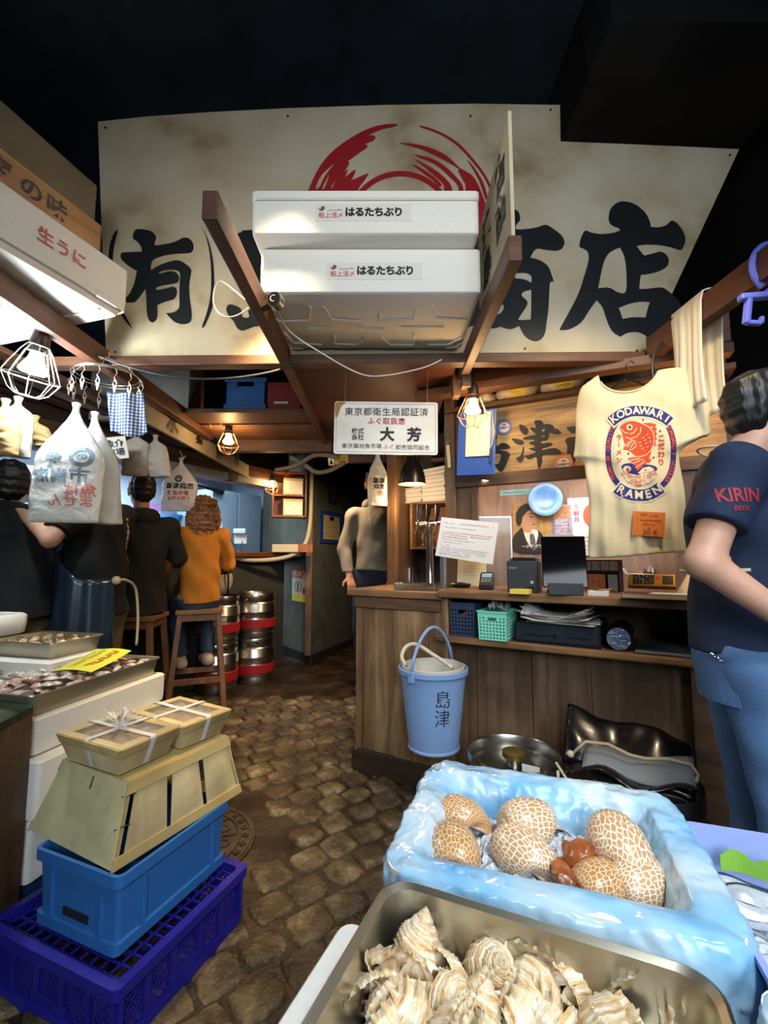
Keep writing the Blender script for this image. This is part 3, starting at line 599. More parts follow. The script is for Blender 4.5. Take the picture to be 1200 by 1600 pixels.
# ---------------- little camera clipped on the left rail ----------------
wc = thing('webcam', 'round black webcam with white ring clipped to the left rail', 'camera', T(P(428, 467, 1.62)) @ RZ(-14))
b = B(); b.cyl((0, .0, 0), (0, .035, 0), .030, 24); mk('housing', b, mat('grey_metal_rim', '8a847c', .35, .8), wc, smooth=40)
b = B(); b.cyl((0, -.004, 0), (0, .0, 0), .026, 24); mk('lens_disc', b, BLACK, wc)
b = B(); b.tube([(.012*cos(R(a)), -.006, .012*sin(R(a))) for a in range(60, 300, 20)], .0016, 6); mk('white_ring', b, mat('white_glow_ring', 'e8e8e8', .4), wc)
b = B(); b.bar((-.02, .02, 0), (-.07, .03, -.01), .03, .02); mk('clip', b, mat('webcam_clip', '4a3c30', .5), wc)
def sag(a, c, dz, n=14): return [V(a).lerp(V(c), i/n)-V((0, 0, dz*4*(i/n)*(1-i/n))) for i in range(n+1)]
CW = mat('white_cable', 'd2cdbf', .5); CBK = mat('black_cable', '1c1c1e', .5)
p0 = P(428, 467, 1.66)
loop = [P(x, y, 1.75) for x, y in ((400, 480), (345, 440), (333, 470), (345, 492), (370, 493), (400, 470), (402, 448), (385, 438))]
b = B(); b.tube(sm3([p0, *loop]), .003, 6); b.tube(sm3([p0, *[P(x, y, 1.9) for x, y in ((450, 515), (500, 550), (560, 583), (600, 587), (660, 575), (690, 562))]]), .003, 6)
tag(mk('white_cable', b, CW), 'thin white cable looping from the webcam under the foam boxes', 'cable')
b = B(); b.tube([P(-15, 400, 1.5), P(70, 480, 1.9), P(150, 555, 2.1)], .007, 8); b.tube(sag(P(150, 555, 2.1), P(470, 568, 2.15), .10), .006, 8)
tag(mk('black_cable', b, CBK), 'black power cable running along the left beam and sagging under the sign', 'cable')
# ---------------- caged lamps ----------------
BRASS = mat('warm_cage_wire', 'c08a5a', .3, .9); WCAGE = mat('pale_cage_wire', 'd8d8d2', .3, .8)
def cage_lamp(label, pos, s, col, strength, wire=BRASS, tilt=(0, 0), cord=.15, par=True, name='cage_lamp'):
    t = thing(name, label, 'lamp', T(pos) @ RX(tilt[0]) @ RY(tilt[1]))
    b = B(); b.lathe([(.004, .10), (.02, .095), (.026, .06), (.03, .045), (.03, .03)], 16); b.X = MX.Scale(s, 4); bb = B(); bb.X = MX.Scale(s, 4); bb.lathe([(.001, .115), (.014, .11), (.022, .09), (.027, .055), (.027, .03), (.001, .028)], 16); mk('socket', bb, mat('lamp_socket', '2a2520', .4), t, smooth=40)
    bb = B(); bb.X = MX.Scale(s, 4)
    if par: bb.lathe([(.001, .03), (.017, .028), (.019, .012), (.036, -.022), (.038, -.03), (.03, -.036), (.001, -.039)], 20)
    else: bb.lathe([(.001, .03), (.013, .028), (.016, .01), (.03, -.02), (.033, -.038), (.025, -.06), (.001, -.07)], 20)
    nm = 'bulb_'+str(col)+str(strength); mk('bulb', bb, mat(nm, col, .3, emit=strength, ecol=col), t, smooth=60)
    bb = B(); bb.X = MX.Scale(s, 4); n = 8
    for k in range(n):
        a = 2*pi*k/n; bb.tube([(r_*cos(a), r_*sin(a), z) for r_, z in ((.027, .05), (.04, .03), (.062, -.02), (.074, -.05), (.05, -.092), (.03, -.105))], .0016, 5)
    for r_, z in ((.027, .05), (.074, -.05), (.03, -.105)): bb.tube([(r_*cos(2*pi*k/20), r_*sin(2*pi*k/20), z) for k in range(20)], .0018, 5, closed=True)
    mk('cage', bb, wire, t)
    if cord: mk('cord', B().tube([(0, 0, .11*s), (0, 0, .11*s+cord)], .004, 6), CBK, t)
    return t
cage_lamp('dazzling white cage lamp under the left beam', P(55, 566, 1.86), 1.42, (.88, .97, 1), 220, WCAGE, (6, 14), .05)
cage_lamp('glowing amber cage lamp hanging by the blue clipboard', P(739, 634, 2.35), 1.12, (1, .60, .26), 80, BRASS, (4, 2), .12)
cage_lamp('small amber cage lamp under the storage shelf left of the canopy', P(357, 685, 3.35), 1.1, (1, .58, .22), 70, BRASS, (0, 0), .02)
cage_lamp('smallest amber cage lamp beside the little wall box', P(425, 756, 4.9), 1.05, (1, .55, .22), 70, BRASS, (0, 0), .06)
cage_lamp('amber cage lamp half hidden by the hanging towel', P(1073, 625, 2.05), 1.15, (1, .62, .28), 55, BRASS, (10, -20), 0)
b = B(); b.tube(sm3([P(1060, 510, 1.98), P(1038, 530, 2.0), P(1020, 560, 2.0), P(1022, 595, 2.0), P(1036, 622, 2.02), P(1050, 632, 2.03)]), .006, 8); tag(mk('lamp_cable', b, CBK), 'dark cable looping from the right beam to the lamp by the towel', 'cable')
b = B(); b.tube(sm3([P(330, 668, 3.3), P(328, 655, 3.3), P(338, 648, 3.25), P(345, 662, 3.3), P(350, 668, 3.3)]), .005, 6); tag(mk('lamp_cable', b, CW), 'short pale cable curling above the amber lamp left of the canopy', 'cable')
# black pendant over the tap corner
pd = thing('pendant_lamp', 'black bell pendant lamp with glowing rim under the certificate plate', 'lamp', P(644, 757, 2.95))
s = .092; b = B(); b.lathe([(s, 0), (s*.97, .02), (s*.9, .07), (s*.7, .12), (s*.4, .155), (s*.34, .19), (.02, .195), (.001, .195)], 28); mk('shade', b, mat('pendant_black', '15151c', .3), pd, smooth=50)
b = B(); b.lathe([(s*.985, .001), (s*.88, .07), (s*.68, .115), (s*.38, .15), (.001, .15)], 28); mk('inner_reflector', b, mat('pendant_inner', 'd8b890', .4), pd, smooth=50)
b = B(); b.sphere((0, 0, .07), .03); mk('bulb', b, mat('pendant_bulb', (1, .6, .25), .3, emit=110, ecol=(1, .6, .25)), pd, smooth=True)
b = B(); b.tube([(0, 0, .19), (0, 0, .5)], .004, 6); mk('cord', b, CBK, pd)
# ---------------- carved shop board over the counter ----------------
bw = thing('wooden_name_board', 'long grainy wooden board with black brush characters under the packet shelf', 'sign', FM)
t = NT('grainy_sign_wood'); mp = t.coords((.7, 1, 9)); n = t.n('ShaderNodeTexNoise', Scale=1.7, Detail=7, Roughness=.6, Distortion=1.2); t.l(mp, 0, n, 0)
r = t.ramp(n, 0, [(.3, '54402a'), (.48, '8f7046'), (.7, 'b89860')]); t.l(r, 0, t.b, 'Base Color'); t.b.inputs['Roughness'].default_value = .55; t.bump(n, 0, .3, .004)
b = B(); b.box(.056, 1.45, .0, .03, 1.728, 2.135); mk('board', b, t.m, bw)
b = B(); kk = 1200/170
for lp in ([[(365, 165), (420, 180), (460, 215), (468, 250), (440, 283), (400, 265), (372, 225)]], [[(283, 320), (350, 325), (405, 345), (415, 375), (385, 392), (330, 380), (300, 350)]], [[(405, 400), (418, 440), (410, 500), (415, 540), (380, 587), (345, 565), (325, 535), (370, 515), (395, 460)]],
           [[(527, 135), (550, 118), (600, 120), (630, 150), (628, 165), (680, 158), (735, 175), (750, 205), (790, 220), (828, 262), (770, 275), (705, 262), (690, 300), (670, 340), (610, 350), (615, 375), (690, 362), (732, 380), (710, 405), (620, 432), (625, 448), (700, 428), (780, 430), (835, 485), (760, 500), (625, 505), (618, 570), (605, 620), (585, 655), (565, 620), (550, 525), (480, 552), (412, 512), (470, 500), (545, 470), (520, 455), (465, 432), (540, 410), (490, 385), (470, 365), (540, 340), (470, 330), (430, 335), (400, 318), (470, 290), (545, 275), (500, 235), (483, 210), (500, 195), (545, 200), (540, 170)], [(615, 225), (645, 215), (640, 235), (618, 245)], [(615, 290), (645, 287), (640, 300), (612, 305)]],
           [[(60, 300), (100, 300), (122, 270), (112, 400), (170, 368), (230, 380), (262, 410), (258, 430), (200, 440), (150, 440), (180, 455), (230, 465), (265, 495), (240, 560), (215, 620), (180, 680), (150, 685), (120, 655), (95, 605), (120, 600), (140, 585), (155, 540), (155, 490), (60, 490), (-60, 480), (-60, 320)]],
           [[(885, 200), (920, 187), (1090, 175), (1200, 175), (1200, 255), (1090, 260), (1000, 250), (950, 263), (905, 230)]], [[(870, 345), (890, 315), (950, 300), (1010, 305), (1030, 320), (1000, 400), (985, 420), (985, 560), (960, 570), (930, 500), (890, 480), (893, 400)]], [[(1010, 240), (1090, 240), (1090, 520), (1020, 520), (1030, 330)]]):
    b = B(); trace(b, lp, 760, 640, kk, FR, -.002); mk('brush_stroke', b, mat('board_black_paint', '14120f', .55), bw)
def sticker(label, px, py, r_, col, hexm):
    x, z = FR.hit(px, py); t = thing('round_sticker', label, 'sticker', FR.mat(x, -.0045, z)); b = B()
    b.cyl((0, -.001, 0), (0, .0, 0), r_, 28); mk('ring', b, mat('sticker_'+hexm, hexm, .5), t)
    b = B(); b.cyl((0, -.002, 0), (0, -.001, 0), r_*.70, 28); mk('white_centre', b, PAPER, t)
    b = B(); write(b, '営業許可', r_*.34, 0, -.1*r_, -.0026, .02); mk('lettering', b, INK, t)
    b = B(); put2d(b, poly2d([smooth_loop([(-.35*r_, .28*r_), (-.1*r_, .40*r_), (0, .55*r_), (.1*r_, .40*r_), (.35*r_, .28*r_)], 2)]), lambda a, g: (a, -.0026, g)); mk('red_mark', b, RED, t)
    b = B()
    for k in range(26):
        a = 2*pi*k/26; b.cbox((r_*.85*cos(a), -.0015, r_*.85*sin(a)), (r_*.07, .001, r_*.1), MX.Rotation(-a, 4, 'Y'))
    mk('ring_lettering', b, PAPER, t)
sticker('round white sticker with blue ring on the wooden name board', 788, 668, .046, 'b', '2c4a9a')
sticker('round white sticker with orange ring on the wooden name board', 881, 725, .050, 'o', 'd2672e')
sticker('round white sticker with magenta ring half behind the hanging shirt', 931, 727, .046, 'm', 'b03a78')
# ---------------- wrapped packets on the shelf over the board ----------------
PK = mat('crumpled_plastic_wrap', 'c8c2ba', .3, var=.25, scale=30, bump=.6, bscale=22, dist=.02); YN = mat('yellow_label_paper', 'dcc95c', .7)
def packet(label, px0, px1, py0, py1, lab=True, d=.05):
    x0, zb = FR.hit((px0+px1)/2, py1, d); xa = FR.hit(px0, py1, d)[0]; xb = FR.hit(px1, py1, d)[0]; w = xb-xa; h = FR.hit(px0, py0, d)[1]-FR.hit(px0, py1, d)[1]
    t = thing('wrapped_packet', label, 'packet', FR.mat((xa+xb)/2, d, 2.166), 'wrapped packets on the shelf'); b = B(); rings = []
    for i in range(13):
        u = i/12; e = max(.12, (1-abs(2*u-1)**3.2))**.6; ring = []
        for k in range(16):
            a = 2*pi*k/16; nz = 1+.14*NZ.noise(V((u*5+px0, cos(a)*1.5, sin(a)*1.5)))
            ring.append((w*(u-.5), cos(a)*.08*e*nz, h/2+sin(a)*h*.5*e*(nz if sin(a) > 0 else 1)))
        rings.append(ring)
    b.loft(rings); mk('bundle', b, PK, t, smooth=True)
    if lab:
        sk = skin_of(b); bb = B(); put2d(bb, fine(([(-w*.13, h*.16), (w*.22, h*.16), (w*.22, h*.9), (-w*.13, h*.9)], [(0, 1, 2, 3)]), .02), lambda a, g: sk(a, g, .002)); mk('yellow_label', bb, YN, t)
        bb = B(); scribble(bb, -w*.06, w*.16, h*.5, h*.14, seed=int(px0), fn=lambda a, g: sk(a, g, .0035)); scribble(bb, -w*.06, w*.16, h*.3, h*.1, seed=int(px0)+1, fn=lambda a, g: sk(a, g, .0035)); mk('handwriting', bb, mat('pale_handwriting', '8a7a3c', .8), t)
packet('wrapped packet with yellow label left of another like it, on the shelf', 776, 845, 608, 638)
packet('wrapped packet with yellow label nearest the hanging shirt', 846, 921, 596, 627)
packet('crumpled unlabelled packet behind the amber lamp by the clipboard', 748, 776, 617, 640, False)
# ---------------- clipboard, spatula ----------------
cl = thing('clipboard', 'blue clipboard hanging at the left post behind the amber lamp', 'clipboard', FR.mat(*(lambda q: (q[0], -.16, q[1]))(FR.hit(744, 690, -.16)), 0) @ RY(3))
b = B(); b.box(-.115, .115, 0, .006, -.20, .19); mk('board', b, mat('blue_plastic_board', '2a4fa0', .4), cl, bevel=.004)
b = B(); b.box(-.06, .085, -.012, -.001, -.09, .17); mk('note_pad', b, mat('cream_pad', 'd8cdb4', .7), cl)
b = B(); b.box(-.05, .05, -.02, .0, .155, .19); mk('clip', b, CHROME, cl, bevel=.004)
b = B(); b.tube([(.09, -.01, .18), (.11, -.015, .05), (.10, -.016, -.02), (.085, -.012, -.05)], .003, 6); mk('cord', b, mat('yellow_cord', 'b0a050', .6), cl)
b = B(); b.cyl((.092, -.014, -.05), (.088, -.014, -.13), .006, 8); mk('pen', b, BLACK, cl)
x, z = FR.hit(703, 690); sp = thing('turner', 'old slotted kitchen turner with cream handle hung on the left post', 'utensil', FR.mat(x, -.035, z-.06) @ RY(-4))
b = B(); b.loft([[(c*.011, s*.004-.004, zz) for c, s in ((-1, -1), (1, -1), (1, 1), (-1, 1))] for zz in (-.12, -.06, .03)]); mk('handle', b, mat('cream_handle', 'b5a986', .5), sp, bevel=.003)
b = B()
for k in range(4): b.box(-.016+k*.0095, -.011+k*.0095, -.005, -.002, .055, .14)
b.box(-.016, .018, -.005, -.002, .04, .058); b.box(-.016, .018, -.005, -.002, .136, .145); b.box(-.004, .004, -.006, -.002, .02, .05); mk('slotted_blade', b, mat('dull_metal', '6a645a', .5, .7), sp)
# ---------------- shirt hanging over the counter ----------------
o = P(998, 872, 1.98); TS = Plane(o.x, o.y, 27); hz = TS.hit
ts = thing('t_shirt', 'cream t-shirt with red carp emblem and blue oval hanging over the counter', 't-shirt', TS.mat())
def L(px, py): x, z = hz(px, py); return (x, 0, z)
s = SDF(.007); FL = ((0, 1, 0), .26); zt = hz(1000, 600)[1]; zb = hz(1000, 868)[1]; xa = hz(922, 868)[0]; xb = hz(1074, 872)[0]; xm = (xa+xb)/2; hw = (xb-xa)/2
s.cone((xm-hw*.42, 0, zb-.03), (xm-hw*.40, 0, zt-.14), hw*.60, hw*.60, .03, FL, cut0=.02); s.cone((xm+hw*.42, 0, zb-.03), (xm+hw*.40, 0, zt-.14), hw*.60, hw*.60, .03, FL, cut0=.02)
s.cone((xm, 0, zb-.03), (xm, 0, zt-.13), hw*.6, hw*.6, .03, FL)
A1 = V(L(950, 618)); A2 = V(L(932, 712)); s.cone(A1, A2, .085, .072, .05, ((0, 1, 0), .42), cut=1.0)
A3 = V(L(1050, 615)); A4 = V(L(1082, 690)); s.cone(A3, A4, .09, .075, .05, ((0, 1, 0), .42), cut=1.0)
s.cone(V(L(955, 625)), V(L(1045, 622)), .095, .095, .05, FL)
s.sub((xm+.005, -.02, zt+.055), (.115, .2, .095)); s.cutplane((0, 0, zb), (0, 0, -1))
def folds(v):
    x, y, z = v[:, 0], v[:, 1], v[:, 2]; k = np.clip((zt-z)/.7, 0, 1)
    f = .010*np.sin(x*46+z*3+1.2*np.sin(z*5))*k**.7+.006*np.sin(x*95+2*z+1)*k+.005*np.sin(z*30+x*25)
    return np.stack([x+.006*np.sin(z*14), y+f, z+.012*np.sin(x*9)*k], 1)
cot = mat('cream_cotton', 'cdbf9c', .85, bump=.15, bscale=400, dist=.001)
b = s.build(warp=folds); mk('body', b, cot, ts, smooth=True); sk = skin_of(b)
bb = B(); bb.tube([sk(xm+.005+.118*cos(R(a)), zt+.055+.098*sin(R(a)), .002) for a in range(198, 343, 8)], .005, 6); mk('collar_rib', bb, mat('cream_rib', 'c6b794', .9), ts)
ek = 1200/130
def EM(x, y): return hz(940+x/ek, 625+y/ek, -.03)
EN = mat('emblem_navy', '23266e', .8); ER = mat('emblem_red', 'c8431e', .8); EC = mat('emblem_cream', 'd6c9a8', .85)
def emb(nm, loops_list, m, off, sm=3):
    b = B()
    for loops in loops_list: put2d(b, fine(poly2d([smooth_loop([(*EM(p[0], p[1]), *p[2:]) for p in l], sm) for l in loops]), .02), lambda a, g: sk(a, g, off))
    return mk(nm, b, m, ts)
def ring(cx_, cy_, a, bb_, p=2.3, n=60): return [(cx_+a*math.copysign(abs(cos(2*pi*k/n))**(2/p), cos(2*pi*k/n)), cy_+bb_*math.copysign(abs(sin(2*pi*k/n))**(2/p), sin(2*pi*k/n))) for k in range(n)]
emb('blue_oval', [[ring(570, 760, 515, 610), ring(567, 760, 432, 540)]], EN, .0015, 1)
def arcband(cx_, cy_, r0, r1, a0, a1, n=14): return [(cx_+r1*cos(R(a0+(a1-a0)*k/n)), cy_-r1*sin(R(a0+(a1-a0)*k/n))) for k in range(n+1)]+[(cx_+r0*cos(R(a1-(a1-a0)*k/n)), cy_-r0*sin(R(a1-(a1-a0)*k/n))) for k in range(n+1)]
for lp_, lq_ in ((arcband(557, 815, 548, 748, 46.5, 133.5), arcband(557, 815, 570, 722, 49, 131)), (arcband(537, 900, 368, 588, 226, 314), arcband(537, 900, 395, 565, 229, 311))): emb('banner_gap', [[lp_]], EC, .0022, 1); emb('blue_banner', [[lq_]], EN, .003, 1)
def arc_text(b, word, cx_, cy_, r_, a0, a1, size, off, bold=.03, up=1, sx=1):
    for i, c in enumerate(word):
        a = R(a0+(a1-a0)*(i/(len(word)-1))); px, py = cx_+r_*cos(a), cy_-r_*sin(a); q = a-pi/2 if up > 0 else a+pi/2
        def fn(u, v): return EM(px+(u*cos(q)-v*sin(q)), py-(u*sin(q)+v*cos(q)))
        put2d(b, fine(([fn(u*size*sx, v*size) for u, v in text2d(c, 1, bold)[0]], text2d(c, 1, bold)[1]), .03), lambda a_, g: sk(a_, g, off))
b = B(); arc_text(b, 'KODAWARI', 557, 815, 648, 126, 54, 150, .0045); mk('cream_lettering', b, EC, ts); b = B(); arc_text(b, 'RAMEN', 537, 900, 478, 237, 303, 165, .0045, up=-1); mk('cream_lettering', b, EC, ts)
def oval_text(b, word, t0, t1, size, up):
    for i, c in enumerate(word):
        a = R(t0+(t1-t0)*i/(len(word)-1)); px, py = 568+473*math.copysign(abs(cos(a))**(2/2.3), cos(a)), 760-575*math.copysign(abs(sin(a))**(2/2.3), sin(a)); q = math.atan2(sin(a)*575, cos(a)*473)+(-pi/2)
        def fn(u, v): return EM(px+(u*cos(q)-v*sin(q)), py-(u*sin(q)+v*cos(q)))
        put2d(b, ([fn(u*size, v*size) for u, v in text2d(c, 1, .015)[0]], text2d(c, 1, .015)[1]), lambda a_, g: sk(a_, g, .003))
b = B(); oval_text(b, 'PREMIUM QUALITY', 216, 147, 82, 1); mk('red_lettering', b, ER, ts); b = B(); oval_text(b, 'HOMEMADE NOODLES', 36, -42, 82, 1)
mk('red_lettering', b, ER, ts); b = B()
for i, c in enumerate('こだわり'): x, z = EM(858, 565+i*112); put2d(b, text2d(c, .032, .03), lambda a, g: sk(x+a*.85, z+g, .003))
mk('red_lettering', b, ER, ts); b = B()
for c, yy in (('ラ', 555), ('l', 660), ('メ', 770), ('ン', 882)): x, z = EM(250, yy); put2d(b, text2d(c, .029, .03), lambda a, g: sk(x+a*.85, z+g, .003))
mk('red_lettering', b, ER, ts)
emb('carp', [[[(270, 400), (330, 350), (410, 323), (500, 325), (590, 355), (670, 405), (725, 470), (750, 550), (745, 640), (715, 725), (660, 778), (590, 812), (505, 815), (455, 785), (400, 735), (350, 660), (322, 600), (300, 490)]],
             [[(590, 345, 1), (690, 342), (792, 362, 1), (772, 400), (797, 430, 1), (775, 465), (802, 498, 1), (775, 530), (797, 572, 1), (770, 600), (782, 650, 1), (750, 665), (750, 560), (720, 470), (660, 400)]], [[(375, 850, 1), (470, 832), (560, 818), (640, 785), (722, 722, 1), (690, 830), (620, 950), (515, 1030, 1), (490, 980), (440, 910)]], [[(308, 722, 1), (345, 640), (395, 580), (400, 735), (370, 725)]], [[(660, 880), (700, 845), (715, 875), (700, 890), (672, 905)]]], ER, .0022)
lines = []
def stroke(pts, w):
    sm = [pts[0]]+[q for q in pts[1:-1]]+[pts[-1]]; l1 = []; l2 = []
    for i, p in enumerate(sm):
        q0 = V(sm[max(i-1, 0)]); q1 = V(sm[min(i+1, len(sm)-1)]); d = (q1-q0).normalized(); n_ = V((-d.y, d.x))*w/2; l1.append(tuple(V(p)+n_)); l2.append(tuple(V(p)-n_))
    return [l1+l2[::-1]]
for pts in ([(285, 430), (320, 470), (365, 492), (380, 480)], [(405, 500), (460, 480), (500, 430), (500, 410)], [(340, 545), (420, 565), (510, 530), (560, 470), (565, 400)], [(590, 350), (670, 395), (735, 465), (755, 560), (748, 650), (715, 725), (650, 785), (560, 815), (500, 820)], [(410, 580), (490, 600), (495, 670), (440, 720), (400, 725)], [(340, 680), (400, 600)], [(370, 690), (430, 600)], [(420, 690), (470, 610)], [(400, 885), (560, 840)], [(440, 930), (600, 850)], [(490, 985), (630, 880)], [(690, 405), (740, 405)]): lines.append(stroke(pts, 11))
for x_, y_ in ((655, 500), (680, 545), (700, 600), (660, 670), (600, 540), (625, 575), (640, 620), (590, 690), (550, 605), (565, 650), (615, 725)): lines.append(stroke([(x_-18, y_+8), (x_+2, y_+12), (x_+16, y_-8)], 9))
emb('cream_lines', lines, EC, .003, 1)
emb('eye_white', [[ring(402, 405, 44, 42, 2, 20)]], EC, .003, 1); emb('eye_pupil', [[ring(405, 406, 20, 20, 2, 14)]], EN, .004, 1)
emb('blue_bowl', [[[(290, 985), (300, 945), (360, 925), (440, 925), (490, 985), (515, 1032), (560, 975), (600, 930), (700, 940), (780, 965), (800, 1000), (780, 1030), (680, 1050), (520, 1085), (420, 1070), (340, 1040)]], *[[[(x_, y_-26, 1), (x_+7, y_-7), (x_+24, y_, 1), (x_+7, y_+7), (x_, y_+26, 1), (x_-7, y_+7), (x_-24, y_, 1), (x_-7, y_-7)]] for x_, y_ in ((595, 298), (840, 460), (385, 780), (750, 832))]], EN, .0022)
emb('egg_white', [[ring(365, 1005, 58, 46, 2, 20)], [[(520, 1060), (600, 980), (680, 960), (740, 990), (760, 1030), (680, 1045), (600, 1080)]]], EC, .003, 1)
emb('bowl_base', [[[(300, 1040), (420, 1070), (520, 1085), (680, 1050), (795, 1035), (770, 1110), (690, 1190), (540, 1232), (390, 1190), (320, 1110)]]], EC, .0025)
emb('egg_yolk', [[ring(378, 1015, 30, 30, 2, 16)]], ER, .004, 1)
wv = []
for (x_, y_) in ((395, 1120), (525, 1125), (655, 1120), (460, 1185), (590, 1185), (335, 1075), (735, 1075), (525, 1235)):
    for r_ in (18, 38, 58): wv.append([arcband(x_, y_+30, r_, r_+10, 20, 160, 8)])
emb('red_waves', wv, ER, .0028, 1)
no = TS.mat(*(lambda q: (q[0], 0, q[1]))(hz(1013, 819, -.04)), 0); nx, nz = hz(1013, 819, -.04); yy = min(sk(nx+a, nz+c)[1] for a in (-.06, 0, .06) for c in (-.05, 0, .05))-.004
nt = thing('price_note', 'orange handwritten paper note pinned low on the cream t-shirt', 'note', TS.mat(nx, yy, nz) @ RY(6))
b = B(); b.grid(lambda u, v: (-.06+.12*u, -.006*sin(u*3)-.004*v, -.052+.104*v), 8, 6); mk('paper', b, mat('orange_paper', 'd2702a', .75), nt)
b = B()
write(b, '199 club', .020, -.002, .036, -.0095, 0); write(b, '1 supplément', .0165, 0, .016, -.0095, 0); write(b, 'offert à', .0165, 0, -.003, -.0095, 0); write(b, 'vie', .014, .002, -.017, -.0095, 0); write(b, '30 €', .030, .008, -.036, -.0095, 0); mk('handwriting', b, mat('note_ink', '5a3418', .8), nt)
hg = thing('coat_hanger', 'thin hanger hidden in the shoulders of the cream t-shirt', 'hanger', TS.mat(xm, 0, zt-.02))
b = B(); b.tube([(-.16, 0, -.05), (0, .0, .06), (.16, 0, -.05)], .006, 8); b.tube([(0, 0, .06), (0, 0, .12), (.02, 0, .135), (.035, 0, .12)], .0025, 6); mk('bar', b, BLACK, hg)
# ---------------- towel and blue clips on the right beam ----------------
def beam_at(py): pass
xb_ = 1.345; YA, YB = 1.75, 1.94
tw = thing('towel', 'white cotton towel folded over the right beam', 'towel', T((0, 0, 0)))
TWM = mat('white_terry', 'd5d0c0', .9, bump=.4, bscale=160, dist=.003)
def towel(u, v):
    y = YA+(YB-YA)*u; L1 = .43; s_ = v*1.02   # over the beam, aisle side first
    fo = .006*sin(u*11)+.003*sin(u*29+1)
    bx = 1.345+(1.92-y)*.02
    if s_ < .44: x = bx-.042-fo*(1-s_/.6); z = 2.285-(.44-s_)
    elif s_ < .54: a = (s_-.44)/.10; x = bx-.042+.075*a; z = 2.305+.012*sin(a*pi)
    else: x = bx+.030+fo*.5; z = 2.285-(s_-.54)*.98
    return (x, y+.01*sin(v*9+u*2), z)
b = B(); b.grid(towel, 40, 44); mk('cloth', b, TWM, tw, smooth=True, solid=.006)
b = B(); b.cyl((1.255, 1.75, 1.97), (1.25, 1.75, 1.985), .006, 6)
CLP = mat('periwinkle_plastic', '5a68c4', .3, sub=.0)
def clip(label, pos, rz, s=1):
    t = thing('hanger_clip', label, 'clip', T(pos) @ RZ(rz) @ MX.Scale(s, 4))
    b = B(); b.tube([(.03*cos(R(a)), 0, .03*sin(R(a))) for a in range(-60, 220, 20)], .009, 8); mk('hook', b, CLP, t, smooth=40)
    return t
ck = PZ(1165, 430, 2.2)
ch = thing('clothes_hanger_clips', 'blue plastic clip hanger hooked round the right beam beside the towel', 'hanger', T((1.385, 1.50, 2.20)))
b = B(); b.tube([(.075*cos(R(a)), .0, .045+.09*sin(R(a))) for a in range(-70, 250, 16)], .011, 8); mk('hook', b, CLP, ch, smooth=40)
b = B(); b.bar((-.02, 0, -.035), (-.02, -.0, -.075), .03, .016); b.bar((-.13, -.0, -.07), (.16, -.03, -.06), .03, .022); mk('bar', b, CLP, ch, bevel=.005)
for x, dx in ((-.10, -.02), (.03, .02)):
    b = B(); b.bar((x, -.005, -.07), (x+dx, -.008, -.17), .022, .018); b.bar((x+dx, -.008, -.165), (x+dx+.05, -.01, -.17), .018, .016); b.bar((x+dx+.05, -.01, -.172), (x+dx+.055, -.01, -.145), .016, .014); mk('clip', b, CLP, ch, bevel=.004)
# ---------------- storage crates on the shelf left of the canopy ----------------
def crate_shell(b, w, d, h, t=.012, z0=0, hole=True):
    b.box(-w/2, w/2, -d/2, d/2, z0, z0+t)
    for sx in (-1, 1): b.box(min(sx*w/2, sx*(w/2-t)), max(sx*w/2, sx*(w/2-t)), -d/2, d/2, z0, z0+h)
    b.box(-w/2, w/2, d/2-t, d/2, z0, z0+h)
    if hole:
        hw_, hz_ = w*.20, h*.84
        b.box(-w/2, w/2, -d/2, -d/2+t, z0, z0+hz_-.02); b.box(-w/2, -hw_, -d/2, -d/2+t, z0+hz_-.02, z0+hz_+.015); b.box(hw_, w/2, -d/2, -d/2+t, z0+hz_-.02, z0+hz_+.015); b.box(-w/2, w/2, -d/2, -d/2+t, z0+hz_+.015, z0+h)
    else: b.box(-w/2, w/2, -d/2, -d/2+t, z0, z0+h)
BLU = mat('blue_crate_plastic', '2a5a98', .45)
a = PZ(351, 647, 2.247); c = PZ(414, 647, 2.247); y0 = a.y; hh = P(380, 590, y0).z-2.247; w = c.x-a.x
sc = thing('storage_crate', 'blue plastic crate with hand slot on the shelf left of the canopy', 'crate', T(((a.x+c.x)/2, y0+.15, 2.247)))
b = B(); crate_shell(b, w, .30, hh); mk('body', b, BLU, sc, bevel=.003)
b = B(); b.box(-w/2-.008, w/2+.008, -.158, -.15, hh-.03, hh); mk('rim', b, BLU, sc, bevel=.003)
b = B(); b.box(-w/2-.008, w/2+.008, -.158, -.15, 0, .07); mk('foot_band', b, BLU, sc, bevel=.003)
a = PZ(417, 648, 2.247); c = PZ(470, 648, 2.247); hh = P(440, 597, a.y).z-2.247; w = c.x-a.x
rb = thing('storage_box', 'dark red box with a white strip beside the blue crate', 'box', T(((a.x+c.x)/2, a.y+.15, 2.247)))
b = B(); b.box(-w/2, w/2, -.15, .15, 0, hh); mk('body', b, mat('dark_red_box', '7a1c20', .55), rb, bevel=.004)
b = B(); b.box(-w*.3, w*.12, -.152, -.15, hh*.34, hh*.40); mk('white_strip', b, PAPER, rb)
# ---------------- fascia board over the bar with old lettering ----------------
fa = thing('fascia_board', 'long pale weathered board with black character fragments under the left beam', 'sign', T((-1.51, 2.62, 2.06)) @ RZ(90-1.5))
b = B(); b.box(0, 2.9, -.012, .012, 0, .13); mk('board', b, mat('weathered_white_board', '8d8878', .65, var=.25, scale=5), fa, bevel=.003)
for k, c in enumerate('水産仲卸'): b = B(); write(b, c, .16, .45+k*.42, .09, -.014, .05); mk('brush_character', b, INK, fa)
